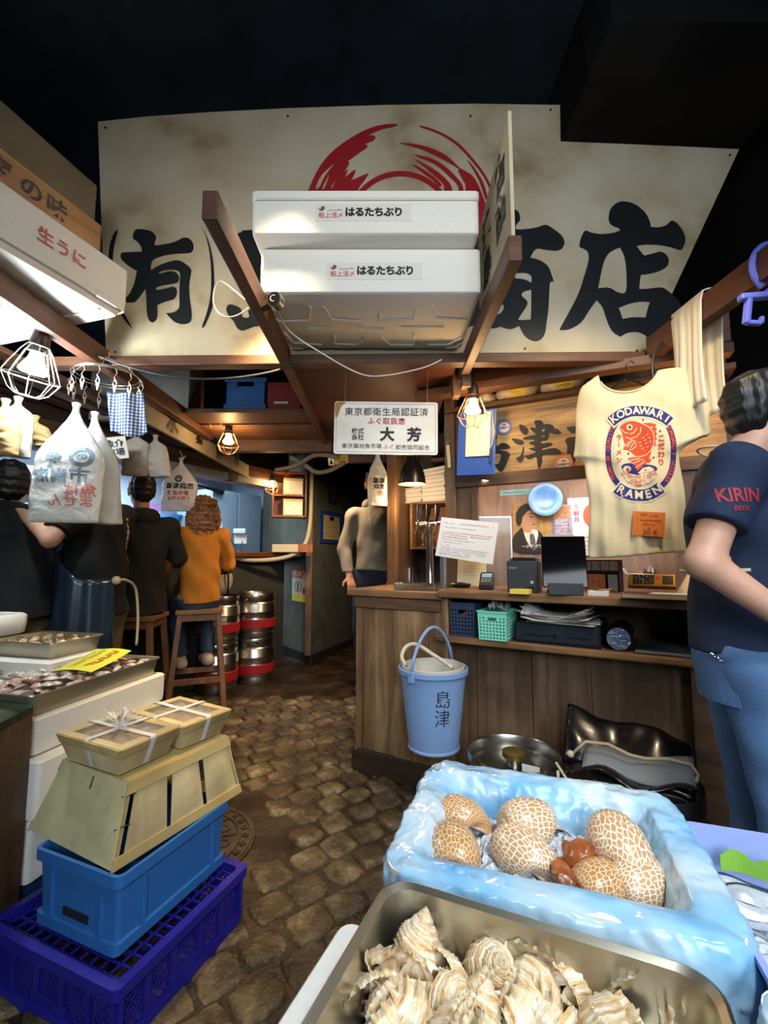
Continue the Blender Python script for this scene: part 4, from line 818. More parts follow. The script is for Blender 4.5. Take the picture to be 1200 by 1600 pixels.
# ---------------- kegs ----------------
REDB = mat('red_band_paint', '8e1c1e', .4); KEGM = mat('keg_steel', 'a9a59c', .28, 1, var=.12, scale=5, bump=.06, bscale=8)
def keg(label, pos, rz, h=.43, r=.19, band=True, group=None, cap=False, ink=None):
    t = thing('beer_keg', label, 'keg', T(pos) @ RZ(rz), group)
    b = B(); b.lathe([(r*.93, 0), (r*.96, .008), (r*.96, .05), (r*.90, .058), (r*.99, .075), (r, .085), (r, .15), (r*1.025, .157), (r*1.025, .168), (r, .175), (r, h-.19), (r*1.025, h-.183), (r*1.025, h-.172), (r, h-.165), (r, h-.10), (r*.97, h-.09), (r*.93, h-.082), (r*.96, h-.075), (r*.96, h-.008), (r*.945, h), (r*.925, h-.006), (r*.925, h-.06), (r*.8, h-.055), (.04, h-.045), (.001, h-.045)], 40)
    mk('shell', b, KEGM, t, smooth=40)
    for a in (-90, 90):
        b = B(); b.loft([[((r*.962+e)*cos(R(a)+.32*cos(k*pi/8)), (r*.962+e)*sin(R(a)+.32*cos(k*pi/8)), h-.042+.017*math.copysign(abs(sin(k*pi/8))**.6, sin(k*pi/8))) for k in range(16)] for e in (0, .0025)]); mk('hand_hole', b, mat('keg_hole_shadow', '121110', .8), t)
    if band: mk('red_band', B().lathe([(r*1.004, h*.225), (r*1.03, h*.235), (r*1.03, h*.42), (r*1.004, h*.43)], 40), REDB, t, smooth=40)
    if cap:
        b = B(); b.lathe([(.03, h-.05), (.03, h-.02), (.001, h-.02)], 20); mk('valve_neck', b, KEGM, t, smooth=40)
        b = B(); b.lathe([(.045, h-.022), (.048, h-.018), (.048, h+.002), (.04, h+.006), (.001, h+.006)], 20); mk('brass_cap', b, mat('dull_brass', '7c6a35', .45, .7), t, smooth=40)
    if ink:
        b = B()
        for i, c in enumerate(ink):
            a = R(-90-24+i*48/max(1, len(ink)-1)); put2d(b, text2d(c, .05, .02), lambda u, v: ((r+.003)*cos(a+u/r), (r+.003)*sin(a+u/r), h*.52+v))
        mk('printed_word', b, PAPER, t)
    return t
keg('red-banded steel keg on the floor, under the one nearest the pillar', (-1.293, 4.594, 0), 10, group='kegs by the bar')
keg('red-banded steel keg on top of another, nearest the corridor pillar', (-1.293, 4.594, .43), -20, group='kegs by the bar')
keg('red-banded steel keg on the floor behind the right stool legs', (-1.553, 4.284, 0), 30, group='kegs by the bar')
keg('red-banded steel keg with white printed word, under the rucksack', (-1.553, 4.284, .43), 14, group='kegs by the bar', ink='BRASSERIE')
q = K.w(.985, -.255, 0); keg('open grey keg with brass cap in front of the counter under the bucket side', (q.x, q.y, 0), -40, .40, .20, False, cap=True)
b = B(); z = .385; b.X = K.mat(1.07, -.30, .35); b.box(-.04, .03, -.002, 0, 0, .03); tag(mk('keg_tag', b, PAPER), 'little white printed tag lying inside the open keg with brass cap', 'tag')
q = K.w(1.46, -.22, 0); kb = keg('grey keg half covered by the black drawstring bag', (q.x, q.y, 0), -30, .40, .20, False)
# ---------------- black apron bundle on the keg ----------------
bg = thing('apron_bundle', 'shiny black folded apron with cream cords and a grey cloth on the right keg', 'apron', K.mat(1.42, -.2, .38))
def apr(u, v):
    x = -.24+.44*u; fo = .012*sin(u*9+v*3)+.01*NZ.noise(V((u*6, v*6, 0)))
    if v < .5: y = -.05+.20*v*2*.9; z = .02+.17*(v*2)**.8-.06*u+fo
    else: w = (v-.5)*2; y = .13+.05*sin(w*pi)-.10*w; z = .19-.06*u-.12*w+.03*sin(w*pi)+fo
    return (x, y, z)
b = B(); b.grid(apr, 28, 24); mk('apron_fold', b, mat('shiny_black_oilcloth', '0c0c12', .22, coat=.4), bg, smooth=True, solid=.008)
b = B(); b.grid(lambda u, v: (-.16+.36*u, -.12+.20*v, .045+.075*sin(v*pi*.9)*(.6+.4*u)+.01*sin(u*8)-.02*v), 16, 12); mk('grey_cloth', b, mat('pale_grey_cloth', '7c8084', .75), bg, smooth=True, solid=.01)
b = B(); b.grid(lambda u, v: (-.22+.42*u, -.16+.10*v+.02*sin(u*9), .03+.035*sin(u*5)**2), 16, 6); mk('black_hem', b, mat('shiny_black_oilcloth', '0c0c12'), bg, smooth=True, solid=.008)
CRD = mat('cream_cord', 'b5a88c', .8)
for pts in ([(-.20, -.08, .07), (-.15, -.06, .12), (-.07, -.07, .13), (0, -.08, .11), (.05, -.06, .10), (.12, -.06, .115), (.19, -.07, .115), (.21, -.08, .09), (.20, -.10, .07)], [(-.25, -.14, .05), (-.20, -.17, .0), (-.13, -.19, -.01), (-.03, -.2, .03)], [(-.24, -.16, .03), (-.235, -.18, -.08)]):
    b = B(); b.tube(pts, .006, 6); mk('cord', b, CRD, bg, smooth=True)
mk('cord_knot', B().sphere((-.205, -.082, .07), .014), CRD, bg, smooth=True)
# ---------------- hanging bucket ----------------
BKT = mat('powder_blue_plastic', '7d9cc6', .38); q = K.w(.585, -.19, .315)
bk = thing('bucket', 'powder blue plastic bucket hung by its handle from the counter shelf', 'bucket', KM @ T((.585, -.19, .315)))
b = B(); b.lathe([(.002, 0), (.118, 0), (.124, .004), (.124, .012), (.12, .016), (.158, .345), (.166, .347), (.170, .352), (.170, .372), (.166, .376), (.158, .374), (.150, .36), (.118, .02), (.002, .018)], 48); mk('pail', b, BKT, bk, smooth=35)
for a in (-100, 80):
    b = B(); b.cbox((.172*cos(R(a)), .172*sin(R(a)), .355), (.03, .02, .05), MX.Rotation(R(a+90), 4, 'Z')); mk('handle_lug', b, BKT, bk, bevel=.004)
hp = [V((.176*cos(R(-100)), .176*sin(R(-100)), .36)).lerp(V((.176*cos(R(80)), .176*sin(R(80)), .36)), i/16) for i in range(17)]
b = B(); b.tube([p+V((-.0, .0, .20*sin(pi*i/16)**.6)) for i, p in enumerate(hp)], .008, 8); mk('handle', b, BKT, bk, smooth=True)
b = B(); b.tube(sm3([(.11, -.02, .385), (.0, .0, .43), (-.10, .02, .465), (-.15, .0, .45), (-.145, -.05, .41), (-.10, -.09, .385)]), .010, 8); mk('inner_handle', b, mat('cream_plastic', 'c9c2b2', .5), bk, smooth=True)
b = B(); b.lathe([(.145, .30), (.152, .382), (.147, .384), (.138, .30)], 40); mk('inner_pail_rim', b, mat('cream_plastic', 'c9c2b2'), bk, smooth=40)
b = B()
for i, (c, s_) in enumerate((('島', .085), ('津', .085))):
    def fn(u, v):
        z = .255-.085*i+v; a = R(-48)+u*.9/.14; rr = .1205+.038*(z-.016)/.33+.0015; return (rr*cos(a), rr*sin(a), z)
    put2d(b, text2d(c, s_, -.005), fn)
mk('brushed_characters', b, INK, bk)
# ---------------- things on the worktop ----------------
def on(px, py, z=1.045, rz=0): p = PZ(px, py, z); return T(p) @ RZ(-30.9+rz)
DG = mat('charcoal_plastic', '2c3034', .45); MG = mat('mid_grey_plastic', '50565a', .45)
ns = thing('notice_stand', 'printed paper notice on a bright aluminium post at the worktop', 'sign', on(693, 920))
mk('post', B().box(-.014, .014, -.014, .014, 0, .30), mat('brushed_aluminium', 'aab0b4', .3, .9), ns, bevel=.002)
pa = [P(*p, 2.42+.0*i)-P(693, 920, 2.42) for i, p in enumerate(((680, 868), (770, 882), (779, 817), (690, 808)))]
A0 = PZ(693, 920, 1.045); yy = A0.y-.03
cr = [P(*p, yy)-A0 for p in ((680, 868), (770, 882), (779, 817), (690, 808))]
iv = (T(A0) @ RZ(-30.9)).to_3x3().inverted(); cr = [iv @ c for c in cr]
def bil(u, v): return cr[0].lerp(cr[1], u).lerp(cr[3].lerp(cr[2], u), v)
nn = (cr[1]-cr[0]).cross(cr[3]-cr[0]).normalized()
b = B(); b.add([*cr, *[c-nn*.003 for c in cr]], [(0, 1, 2, 3), (7, 6, 5, 4), (0, 4, 5, 1), (1, 5, 6, 2), (2, 6, 7, 3), (3, 7, 4, 0)]); mk('sheet', b, mat('laminated_sheet', 'd0cbc6', .3), ns)
fn = lambda a, g: bil(a, g)+nn*.0012
b = B()
for v, u1, sd in ((.86, .93, 1), (.62, .93, 2), (.56, .90, 3), (.50, .5, 9)): scribble(b, .06, u1, v, .038, seed=sd, fn=fn, gap=.12)
mk('red_text', b, mat('notice_red', 'a04040', .7), ns)
b = B()
for v, u1, sd in ((.75, .62, 4), (.44, .65, 5), (.37, .45, 6), (.30, .25, 7), (.24, .9, 8), (.19, .88, 10), (.14, .86, 11), (.09, .6, 12), (.05, .55, 13)): scribble(b, .06, u1, v, .028, seed=sd, fn=fn, gap=.12)
mk('dark_text', b, mat('notice_grey', '4c484c', .7), ns)
ac = thing('acrylic_screen', 'clear acrylic screen standing between the notice and the poster', 'screen', on(775, 915, rz=25))
b = B(); b.box(-.10, .10, 0, .005, .0, .42); mk('panel', b, mat('clear_acrylic', 'd8dcdc', .06, trans=.9, ior=1.3), ac); b = B(); b.box(-.10, .10, -.001, .006, .415, .425); b.box(.095, .103, -.001, .006, 0, .42); mk('bright_edge', b, mat('acrylic_edge', 'c8d0d4', .2), ac)
x, z = FR.hit(735, 895, -.06); pn = thing('paper_sheet', 'cream printed sheet leaning below the notice on the worktop', 'paper', FR.mat(x, -.05, 1.046) @ RX(-8))
b = B(); b.box(-.09, .09, 0, .002, 0, .16); mk('sheet', b, mat('cream_sheet', 'c9bf9c', .8), pn); b = B(); [scribble(b, -.05, .06, .14-.02*k, .006, -.001, 30+k) for k in range(5)]; mk('faint_text', b, mat('faint_grey', '8a8474', .8), pn)
dk = thing('coin_dish', 'small black coin dish beside the payment terminal', 'dish', on(720, 918)); mk('dish', B().lathe([(.001, 0), (.045, 0), (.055, .02), (.05, .024), (.04, .01), (.001, .008)], 24, sx=1.1, sy=.8), BLACK, dk, smooth=40)
b = B(); b.box(-.03, .02, -.01, .015, .012, .03); mk('small_device', b, DG, dk, bevel=.004)
tm = thing('payment_terminal', 'dark card payment terminal with lit screen on the worktop', 'card reader', on(759, 922, rz=12))
b = B(); b.X = RX(0); b.prism([(0, 0), (0, .0), (0, 0)], 0, 0) if False else b.loft([[(s*.036, y, z) for s, y, z in ((-1, 0, 0), (1, 0, 0), (1, 0, .03), (-1, 0, .03))], [(s*.038, y, z) for s, y, z in ((-1, .09, 0), (1, .09, 0), (1, .09, .085), (-1, .09, .085))], [(s*.036, y, z) for s, y, z in ((-1, .12, 0), (1, .12, 0), (1, .115, .092), (-1, .115, .092))]]); mk('body', b, BLACK, tm, bevel=.006, bseg=3)
def slope(u, v, e=.001): return (u*.033, .004+.085*v, .0335+.053*v+e)
b = B(); b.add([slope(*p) for p in ((-.8, .58), (.8, .58), (.8, .95), (-.8, .95))], [(0, 1, 2, 3)]); mk('screen', b, mat('terminal_screen', '6a8a94', .2, emit=.35), tm)
for i in range(12):
    u = -.55+.55*(i % 3); v = .12+.11*(i//3); b = B(); b.add([slope(u+p, v+q_, .002) for p, q_ in ((-.2, -.04), (.2, -.04), (.2, .04), (-.2, .04))], [(0, 1, 2, 3)]); mk('key', b, mat('key_green', '2f7a3c', .5) if i == 2 else mat('key_grey', '6e7478', .5), tm)
pr = thing('receipt_printer', 'dark grey receipt printer between the terminal and the tablet', 'printer', on(817, 926, rz=6))
b = B(); b.box(-.075, .075, 0, .16, 0, .155); mk('body', b, DG, pr, bevel=.006); b = B(); b.box(-.068, .068, .03, .14, .155, .168); mk('top_cover', b, MG, pr, bevel=.004); b = B(); b.box(-.05, .06, .02, .03, .160, .172); mk('paper_slot', b, BLACK, pr)
b = B(); write(b, 'EPSON', .013, -.045, .12, -.001, .02); mk('word_mark', b, mat('grey_print', '8c9094', .5), pr)
b = B(); b.box(.03, .052, -.003, 0, .015, .032); mk('power_switch', b, BLACK, pr); b = B(); b.box(.038, .052, -.002, 0, .045, .058); b.box(.042, .048, -.003, 0, .049, .054); mk('button', b, mat('pale_key', 'a8a49c', .5), pr)
yp = thing('sticky_note_pad', 'yellow note pad at the worktop edge before the printer', 'note pad', on(813, 928)); mk('pad', B().box(-.045, .045, -.02, .04, 0, .022), mat('yellow_pad', 'd9c04a', .7), yp, bevel=.001)
tb = thing('tablet_stand', 'black tablet upright on a black stand before the poster', 'tablet', on(884, 930, rz=14))
mk('base', B().box(-.075, .075, -.01, .12, 0, .02), BLACK, tb, bevel=.004); mk('bracket', B().box(-.075, .075, -.012, .0, .0, .055), DG, tb, bevel=.003)
b = B(); b.X = T((0, .0, .035)) @ RX(-14) ; b.box(-.098, .098, 0, .009, .0, .245); mk('tablet', b, mat('tablet_glass', '050506', .06, spec=.3), tb, bevel=.006); b = B(); b.X = T((0, .0, .035)) @ RX(-14); b.box(-.07, .05, -.002, .012, .243, .252); mk('clip_bar', b, mat('grey_clip', '8a8478', .4), tb); b = B(); b.X = T((0, .0, .035)) @ RX(-14); b.box(-.094, .094, .009, .012, .004, .24); mk('back_shell', b, DG, tb)
# drawers, clip, clock, books, cone
dw = thing('drawer_organizer', 'small clear drawer organizer with orange tray under the shirt hem', 'organizer', on(940, 925, rz=4) @ T((0, .05, 0)))
b = B(); b.box(-.085, .085, 0, .12, .095, .100); b.box(-.085, .085, 0, .12, .155, .16); b.box(.08, .10, 0, .12, 0, .16); b.box(-.085, .085, .11, .12, .0, .16); mk('frame', b, mat('dark_red_frame', '5a2420', .5), dw, bevel=.002)
for k in range(4): mk('drawer', B().box(-.083+k*.041, -.044+k*.041, -.004, .1, .104, .152), mat('clear_drawer', 'a8b0b4', .2, trans=.5), dw, bevel=.003)
mk('orange_tray', B().box(-.083, .02, .0, .11, .0, .088), mat('amber_tray', 'a05a20', .5), dw, bevel=.003); mk('clear_case', B().box(.03, .075, -.004, .1, .002, .085), mat('clear_drawer', 'a8b0b4'), dw, bevel=.003)
wp = thing('paper_block', 'small white paper block with a binder clip, right of the tablet', 'note pad', on(936, 931)); mk('block', B().box(-.045, .04, -.015, .045, 0, .022), PAPER, wp, bevel=.001); b = B(); b.prism([(-.012, 0), (.012, 0), (.004, .022), (-.004, .022)], .01, .03); b.X = None; o_ = mk('binder_clip', b, mat('brass_clip', '8a7440', .3, .8), wp, T((-.012, 0, .023))); b = B(); b.tube([(-.01, .02, .02), (-.008, .02, .055), (.008, .02, .055), (.01, .02, .02)], .0018, 5); mk('clip_loop', b, mat('brass_clip', '8a7440'), wp, T((-.012, 0, .023)))
b = B(); b.cyl((0, 0, .026), (.05, .01, .03), .004, 8); mk('pencil', b, mat('wood_pencil', '9a6a34', .6), wp)
bo = thing('book_stack', 'flat grey-brown ledger lying under the gold clock', 'book', on(1040, 938, rz=-2)); mk('cover', B().box(-.16, .15, 0, .11, 0, .022), mat('ledger_cover', '6d5a48', .7), bo, bevel=.002); mk('pages', B().box(-.155, .145, -.002, .105, .004, .018), mat('old_pages', 'a8927a', .8), bo); mk('loose_sheet', B().box(-.06, .10, .0, .09, .0225, .025), PAPER, bo); mk('red_notebook', B().box(-.15, -.05, .01, .09, .0225, .028), mat('red_brown_cover', '6a2f20', .6), bo)
ck = thing('table_clock', 'gold rectangular retro clock with black dials on the ledger', 'clock', on(1018, 925, rz=-4) @ T((0, 0, .03)) @ RX(-38))
mk('case', B().box(-.105, .105, 0, .03, 0, .075), mat('gold_case', 'b08a3a', .3, .8), ck, bevel=.004); mk('dial', B().box(-.082, .012, -.002, .001, .01, .066), BLACK, ck); mk('small_dial', B().box(.048, .094, -.002, .001, .012, .062), BLACK, ck); mk('red_badge', B().box(.02, .04, -.002, .001, .045, .060), RED, ck)
b = B()
for k in range(12): a = pi*k/6; b.cbox((-.035+.036*cos(a), -.003, .038+.022*sin(a)), (.005, .001, .0022), MX.Rotation(-a, 4, 'Y'))
mk('hour_marks', b, mat('pale_marks', 'b8b49c', .5), ck); b = B(); b.bar((-.035, -.0035, .038), (-.035, -.0035, .02), .002, .001, up=(0, 1, 0)); b.bar((-.035, -.0035, .038), (-.055, -.0035, .040), .002, .001, up=(0, 1, 0)); mk('hands', b, mat('pale_marks', 'b8b49c'), ck)
pc = thing('paper_cone', 'cream paper cone shade beside the gold clock', 'lamp shade', on(1084, 932)); mk('cone', B().lathe([(.07, 0), (.07, .002), (.012, .11), (.001, .112)], 28), mat('cream_paper_shade', 'd8c4a0', .8), pc, smooth=40)
cb_ = thing('crumpled_plastic_bag', 'crumpled clear plastic bag behind the gold clock', 'bag', on(990, 915, rz=0) @ T((0, .09, 0)))
b = B(); b.grid(lambda u, v: (-.11+.22*u, -.03+.07*v, .06+.045*abs(NZ.noise(V((u*7, v*7, 3))))*2+.02*sin(u*9)), 22, 12); mk('film', b, mat('cloudy_film', 'b8b4bc', .25, trans=.3), cb_, smooth=False); b = B(); b.box(-.10, .10, -.02, .03, 0, .055); mk('contents', b, mat('bag_contents', '6a5c54', .7), cb_, bevel=.01)
# ---------------- shelf under the worktop ----------------
def basket(name, label, col, x, y, w, d, h):
    t = thing(name, label, 'basket', KM @ T((x, y, .811))); tp = 1.06
    m = mat('basket_'+col, col, .45)
    for nm, p0, p1 in (('front_wall', (-w/2, -d/2), (w/2, -d/2)), ('back_wall', (w/2, d/2), (-w/2, d/2)), ('side_wall', (w/2, -d/2), (w/2, d/2)), ('side_wall', (-w/2, d/2), (-w/2, -d/2))):
        b = B(); L_ = math.hypot(p1[0]-p0[0], p1[1]-p0[1]); nu = max(7, int(L_/.0085)); nu += 1-nu % 2; nv = 17; vs = []; fs = []
        for j in range(nv+1):
            for i in range(nu+1):
                k = (1+(tp-1)*j/nv)/tp; vs.append(((p0[0]+(p1[0]-p0[0])*i/nu)*k, (p0[1]+(p1[1]-p0[1])*i/nu)*k, h*j/nv))
        for j in range(nv):
            for i in range(nu):
                hole = i % 2 == 1 and j % 2 == 1 and 0 < j < nv-3; slot = nm in ('front_wall', 'back_wall') and nv-5 <= j <= nv-4 and abs(i-nu//2) <= 2
                if j >= nv-5 and j < nv-3 and not slot: hole = hole and abs(i-nu//2) > 3
                if not (hole or slot): fs.append((j*(nu+1)+i, j*(nu+1)+i+1, (j+1)*(nu+1)+i+1, (j+1)*(nu+1)+i))
        b.add(vs, fs); mk(nm, b, m, t, solid=.003)
    b = B(); b.box(-w/2/tp, w/2/tp, -d/2/tp, d/2/tp, 0, .004); mk('floor', b, m, t)
    b = B(); q_ = b.rrect(w+.012, d+.012, .006, h, 3); q2 = b.rrect(w-.002, d-.002, .004, h, 3); b.loft([q_, [(x_, y_, h+.006) for x_, y_, _ in q_], [(x_, y_, h+.006) for x_, y_, _ in q2], q2], loop=True); mk('rim', b, m, t)
    return t
bk1 = basket('plastic_basket', 'navy perforated basket with a handle slot on the counter shelf', '2c3850', .665, .10, .135, .20, .165)
bk2 = basket('plastic_basket', 'mint green perforated basket on the counter shelf', '7ccfb2', .835, .06, .145, .20, .135)
b = B(); b.X = KM @ T((.67, .06, .90)); b.tube([(-.02, -.02, 0), (.0, .0, .03), (.03, .01, .04), (.01, .03, .02)], .012, 8); tag(mk('orange_cloth', b, mat('orange_scrap', 'd0501c', .6), smooth=True), 'bright orange scrap inside the navy basket', 'cloth')
b = B(); b.X = KM @ T((.84, .07, .90)); b.grid(lambda u, v: (-.05+.10*u, -.05+.1*v, .05+.05*abs(NZ.noise(V((u*5, v*5, 1))))*2), 12, 12); tag(mk('plastic_sachets', b, mat('cloudy_sachet', '8e948e', .3, trans=.25)), 'crumpled clear sachets heaped in the mint basket', 'packet')
cd = thing('cash_drawer', 'black steel cash drawer with round lock on the counter shelf', 'cash drawer', KM @ T((1.11, .0, .811)))
mk('housing', B().box(-.175, .205, 0, .36, 0, .10), mat('satin_black_metal', '1c2026', .4, .3), cd, bevel=.003); mk('drawer_front', B().box(-.165, .195, -.008, 0, .012, .09), mat('satin_black_front', '2b3139', .35, .3), cd, bevel=.003)
mk('lock', B().cyl((.015, -.014, .045), (.015, -.008, .045), .011, 20), CHROME, cd); mk('key_slot', B().box(.0135, .0165, -.015, -.014, .039, .051), BLACK, cd)
for x0 in (-.12, .06): mk('slot', B().box(x0, x0+.11, -.0095, -.008, .038, .042), BLACK, cd)
rs = random.Random(5)
pp = thing('paper_sheaf', 'loose sheaf of white papers on top of the cash drawer', 'papers', KM @ T((1.13, .08, .913)))
for k in range(8): mk('sheet', B().grid(lambda u, v: ((u-.5)*.30, (v-.5)*.2, .004*k+.010*(u-.5)**2*k*rs.random()*4), 6, 3), mat('paper_%d' % (k % 3), ('cfc9c2', 'b8b4b2', 'd8d4cc')[k % 3], .8), pp, RZ(rs.uniform(-14, 14)) @ T((rs.uniform(-.03, .03), 0, 0)), solid=.001)
rl = thing('plastic_roll', 'round end of a bluish wrapped roll beside the cash drawer', 'roll', KM @ T((1.385, .04, .862)))
b = B(); b.cyl((0, -.03, 0), (0, .26, 0), .049, 32); mk('roll', b, mat('dark_film_roll', '23272e', .3), rl, smooth=40); b = B(); b.grid(lambda u, v: (.047*(v+.001)*cos(2*pi*u), -.032-.012*abs(NZ.noise(V((cos(2*pi*u)*v*3, sin(2*pi*u)*v*3, 2)))), .047*(v+.001)*sin(2*pi*u)), 24, 8, wrap=True); mk('crumpled_end', b, mat('bluish_film', '6f819c', .25, .3), rl)
lp_ = thing('grey_tray', 'thin grey metal tray lying on the right of the counter shelf', 'tray', KM @ T((1.60, .12, .812)))
b = B(); b.box(-.155, .155, -.13, .22, 0, .012); mk('slab', b, mat('grey_metal_tray', '7c8288', .35, .6), lp_, bevel=.004)
# ---------------- posters on the board behind the counter ----------------
PB = .512
def poster(name, label, cat, px0, py0, px1, py1, m, d=PB, pl=FR):
    x0, z0 = pl.hit(px0, py1, d); x1, z1 = pl.hit(px1, py0, d); w, h = x1-x0, z1-z0
    t = thing(name, label, cat, pl.mat((x0+x1)/2, d-.003, z0)); mk('sheet', B().box(-w/2, w/2, 0, .003, 0, h), m, t); return t, w, h
def flat(t, nm, loops, m, y, sm=3):
    b = B(); [put2d(b, poly2d([smooth_loop(l, sm) for l in lp]), lambda a, g: (a, y, g)) for lp in loops]; mk(nm, b, m, t)
t, w, h = poster('portrait_poster', 'colour poster of a dark-haired man in a suit looking up, behind the tablet', 'poster', 803, 783, 866, 862, mat('poster_ochre', 'a8824a', .5, var=.35, scale=25))
def q_(u, v): return (w*(u-.5), h*v)
flat(t, 'dark_suit', [[[q_(0, 0), q_(0, .30), q_(.12, .42), q_(.25, .50), q_(.45, .34), q_(.6, .42), q_(.72, .30), q_(.78, 0)]]], mat('poster_suit', '2a2220', .6), -.001); flat(t, 'white_shirt', [[[q_(.25, .50), q_(.32, .22), q_(.48, .05), q_(.56, .2), q_(.60, .40), q_(.45, .46)]]], PAPER, -.0015); flat(t, 'striped_tie', [[[q_(.40, .34), q_(.50, .34), q_(.54, .08), q_(.48, .02), q_(.42, .12)]]], mat('poster_tie', '5c5a60', .6), -.002)
flat(t, 'face', [[[q_(.22, .50), q_(.20, .66), q_(.28, .80), q_(.44, .86), q_(.54, .80), q_(.57, .70), q_(.62, .64), q_(.57, .60), q_(.56, .52), q_(.47, .46), q_(.42, .38), q_(.28, .40)]]], mat('poster_skin', 'b98a64', .6), -.002); flat(t, 'brow_and_mouth', [[[q_(.36, .735), q_(.44, .765), q_(.53, .745), q_(.45, .785)]], [[q_(.46, .545), q_(.56, .56), q_(.50, .53)]], [[q_(.40, .70), q_(.47, .72), q_(.50, .695), q_(.45, .69)]]], mat('poster_features', '5a3a28', .6), -.0028); flat(t, 'hair', [[[q_(.08, .62), q_(.10, .82), q_(.24, .95), q_(.42, .97), q_(.55, .88), q_(.50, .82), q_(.40, .84), q_(.30, .76), q_(.24, .70), q_(.21, .58), q_(.14, .52)]]], mat('poster_hair', '231c1a', .6), -.0025)
b = B(); write(b, 'ージア グラン', .026, -.0*w, h*.10, -.004, .03); mk('white_lettering', b, PAPER, t)
t, w, h = poster('small_flyer', 'small flyer with pictures of dishes right of the portrait poster', 'flyer', 862, 788, 893, 838, mat('flyer_blue', '9fa3b8', .6, var=.3, scale=40))
flat(t, 'food_photo', [[[q_(.1, .55), q_(.9, .55), q_(.9, .95), q_(.1, .95)]]], mat('flyer_food', 'b8805a', .6, var=.5, scale=60), -.001, 1); b = B(); [scribble(b, -w*.4, w*.4, h*(.42-.1*k), h*.06, -.0012, 60+k) for k in range(4)]; mk('text', b, RED, t)
t, w, h = poster('calendar_poster', 'white calendar poster with big red disc partly behind the shirt', 'poster', 890, 776, 936, 868, mat('calendar_white', 'c9c8cf', .6))
flat(t, 'red_disc', [[[(w*.32+w*.34*cos(R(a)), h*.68+w*.42*sin(R(a))) for a in range(0, 360, 20)]]], mat('calendar_red', 'd2583c', .6), -.001); b = B(); [write(b, c, h*.10, -w*.22, h*(.83-.11*k), -.001, .01) for k, c in enumerate('海鮮丼')]; mk('red_characters', b, RED, t); b = B(); [scribble(b, -w*.4, w*.4, h*(.3-.07*k), h*.035, -.001, 70+k) for k in range(4)]; mk('text', b, INK, t)
t, w, h = poster('cyan_notice', 'pale cyan paper strip above the portrait poster', 'paper', 781, 763, 834, 775, mat('cyan_paper', '8fc4d0', .6)); b = B(); scribble(b, -w*.4, w*.3, h*.4, h*.3, -.001, 81); mk('text', b, INK, t)
x, z = FR.hit(853, 781, .47); bp = thing('blue_plate', 'shiny blue glazed plate hung above the portrait poster', 'plate', FR.mat(x, .46, z) @ RX(90)); b = B(); b.lathe([(.001, 0), (.06, .0), (.085, .008), (.145, .028), (.148, .032), (.14, .034), (.085, .014), (.06, .007), (.001, .006)], 40); mk('dish', b, mat('blue_glaze', '5a8ac4', .28, var=.3, scale=9), bp, MX.Scale(.75, 4), smooth=50); mk('foot_ring', B().lathe([(.045, -.006), (.05, -.006), (.05, .002), (.045, .002)], 28), mat('blue_glaze', '4a78b8'), bp, MX.Scale(.75, 4))
# ---------------- tap corner ----------------
GL = mat('clear_glass', 'ffffff', .02, trans=1, ior=1.45)
cs = thing('shelf_box', 'open wooden shelf box in the tap corner holding glasses and paper stacks', 'shelf', FM)
z1, z2, z3 = FR.hit(650, 787, .7)[1], FR.hit(650, 855, .7)[1], FR.hit(680, 720, .7)[1]
mk('shelf_board', B().box(-.53, -.02, .60, .91, z1-.02, z1), OAKX, cs, bevel=.003); mk('shelf_board', B().box(-.53, -.02, .60, .91, z2-.02, z2), OAKX, cs, bevel=.003); mk('shelf_board', B().box(-.36, -.02, .60, .91, z3-.02, z3), OAKX, cs, bevel=.003); mk('side_board', B().box(-.55, -.53, .60, .91, z2-.02, z1), OAK, cs, bevel=.003); mk('back_board', B().box(-.53, -.02, .895, .91, z2, z1), wood('orange_ply', '9a5a2c', '7a4420', 'b06a38', 0), cs)
GLS = 'glasses in the tap corner'
def glass(label, m, r=.033, h=.13, grp=GLS):
    t = thing('drinking_glass', label, 'glass', m, grp); b = B(); b.lathe([(.001, 0), (r*.8, 0), (r*.85, .006), (r, h), (r*.96, h), (r*.78, .012), (.001, .010)], 20); mk('vessel', b, GL, t, smooth=40); return t
g0 = glass('stemless clear glass on the wooden shelf in the tap corner', FR.mat(-.47, .68, z2))
for k in range(1, 5): copy_tree(g0, FR.mat(-.47+k*.085, .66+.05*(k % 2), z2), 'stemless clear glass on the wooden shelf in the tap corner')
p = PZ(640, 912, 1.03); g1 = glass('clear tumbler in the row behind the steel drip tray', T(p), .036, .115, 'tumblers behind the drip tray')
for k in range(1, 5): p = PZ(640+k*13, 912-.3*k, 1.03); copy_tree(g1, T(p), 'clear tumbler in the row behind the steel drip tray')
dt = thing('drip_tray', 'flat stainless drip tray on the left end of the worktop', 'tray', T(PZ(647, 922, 1.032)) @ RZ(-24)); b = B(); b.loft([b.rrect(.25, .10, .008, 0, 3, 0, .05), b.rrect(.26, .11, .01, .036, 3, 0, .05), b.rrect(.245, .095, .01, .036, 3, 0, .05), b.rrect(.24, .09, .008, .01, 3, 0, .05)]); mk('tray', b, STEEL, dt, smooth=30)
tp_ = thing('beer_tap', 'chrome beer tap column with black handles behind the notice', 'tap', T((lambda p: (p.x, p.y, 1.032))(P(672, 900, 2.95))))
hz0 = P(672, 830, 2.95).z-1.032; mk('column', B().lathe([(.03, 0), (.025, .02), (.022, hz0), (.03, hz0+.02), (.001, hz0+.03)], 20), CHROME, tp_, smooth=40)
b = B(); b.cyl((-.09, 0, hz0+.04), (.07, 0, hz0+.06), .02, 16); mk('crossbar', b, CHROME, tp_, smooth=40)
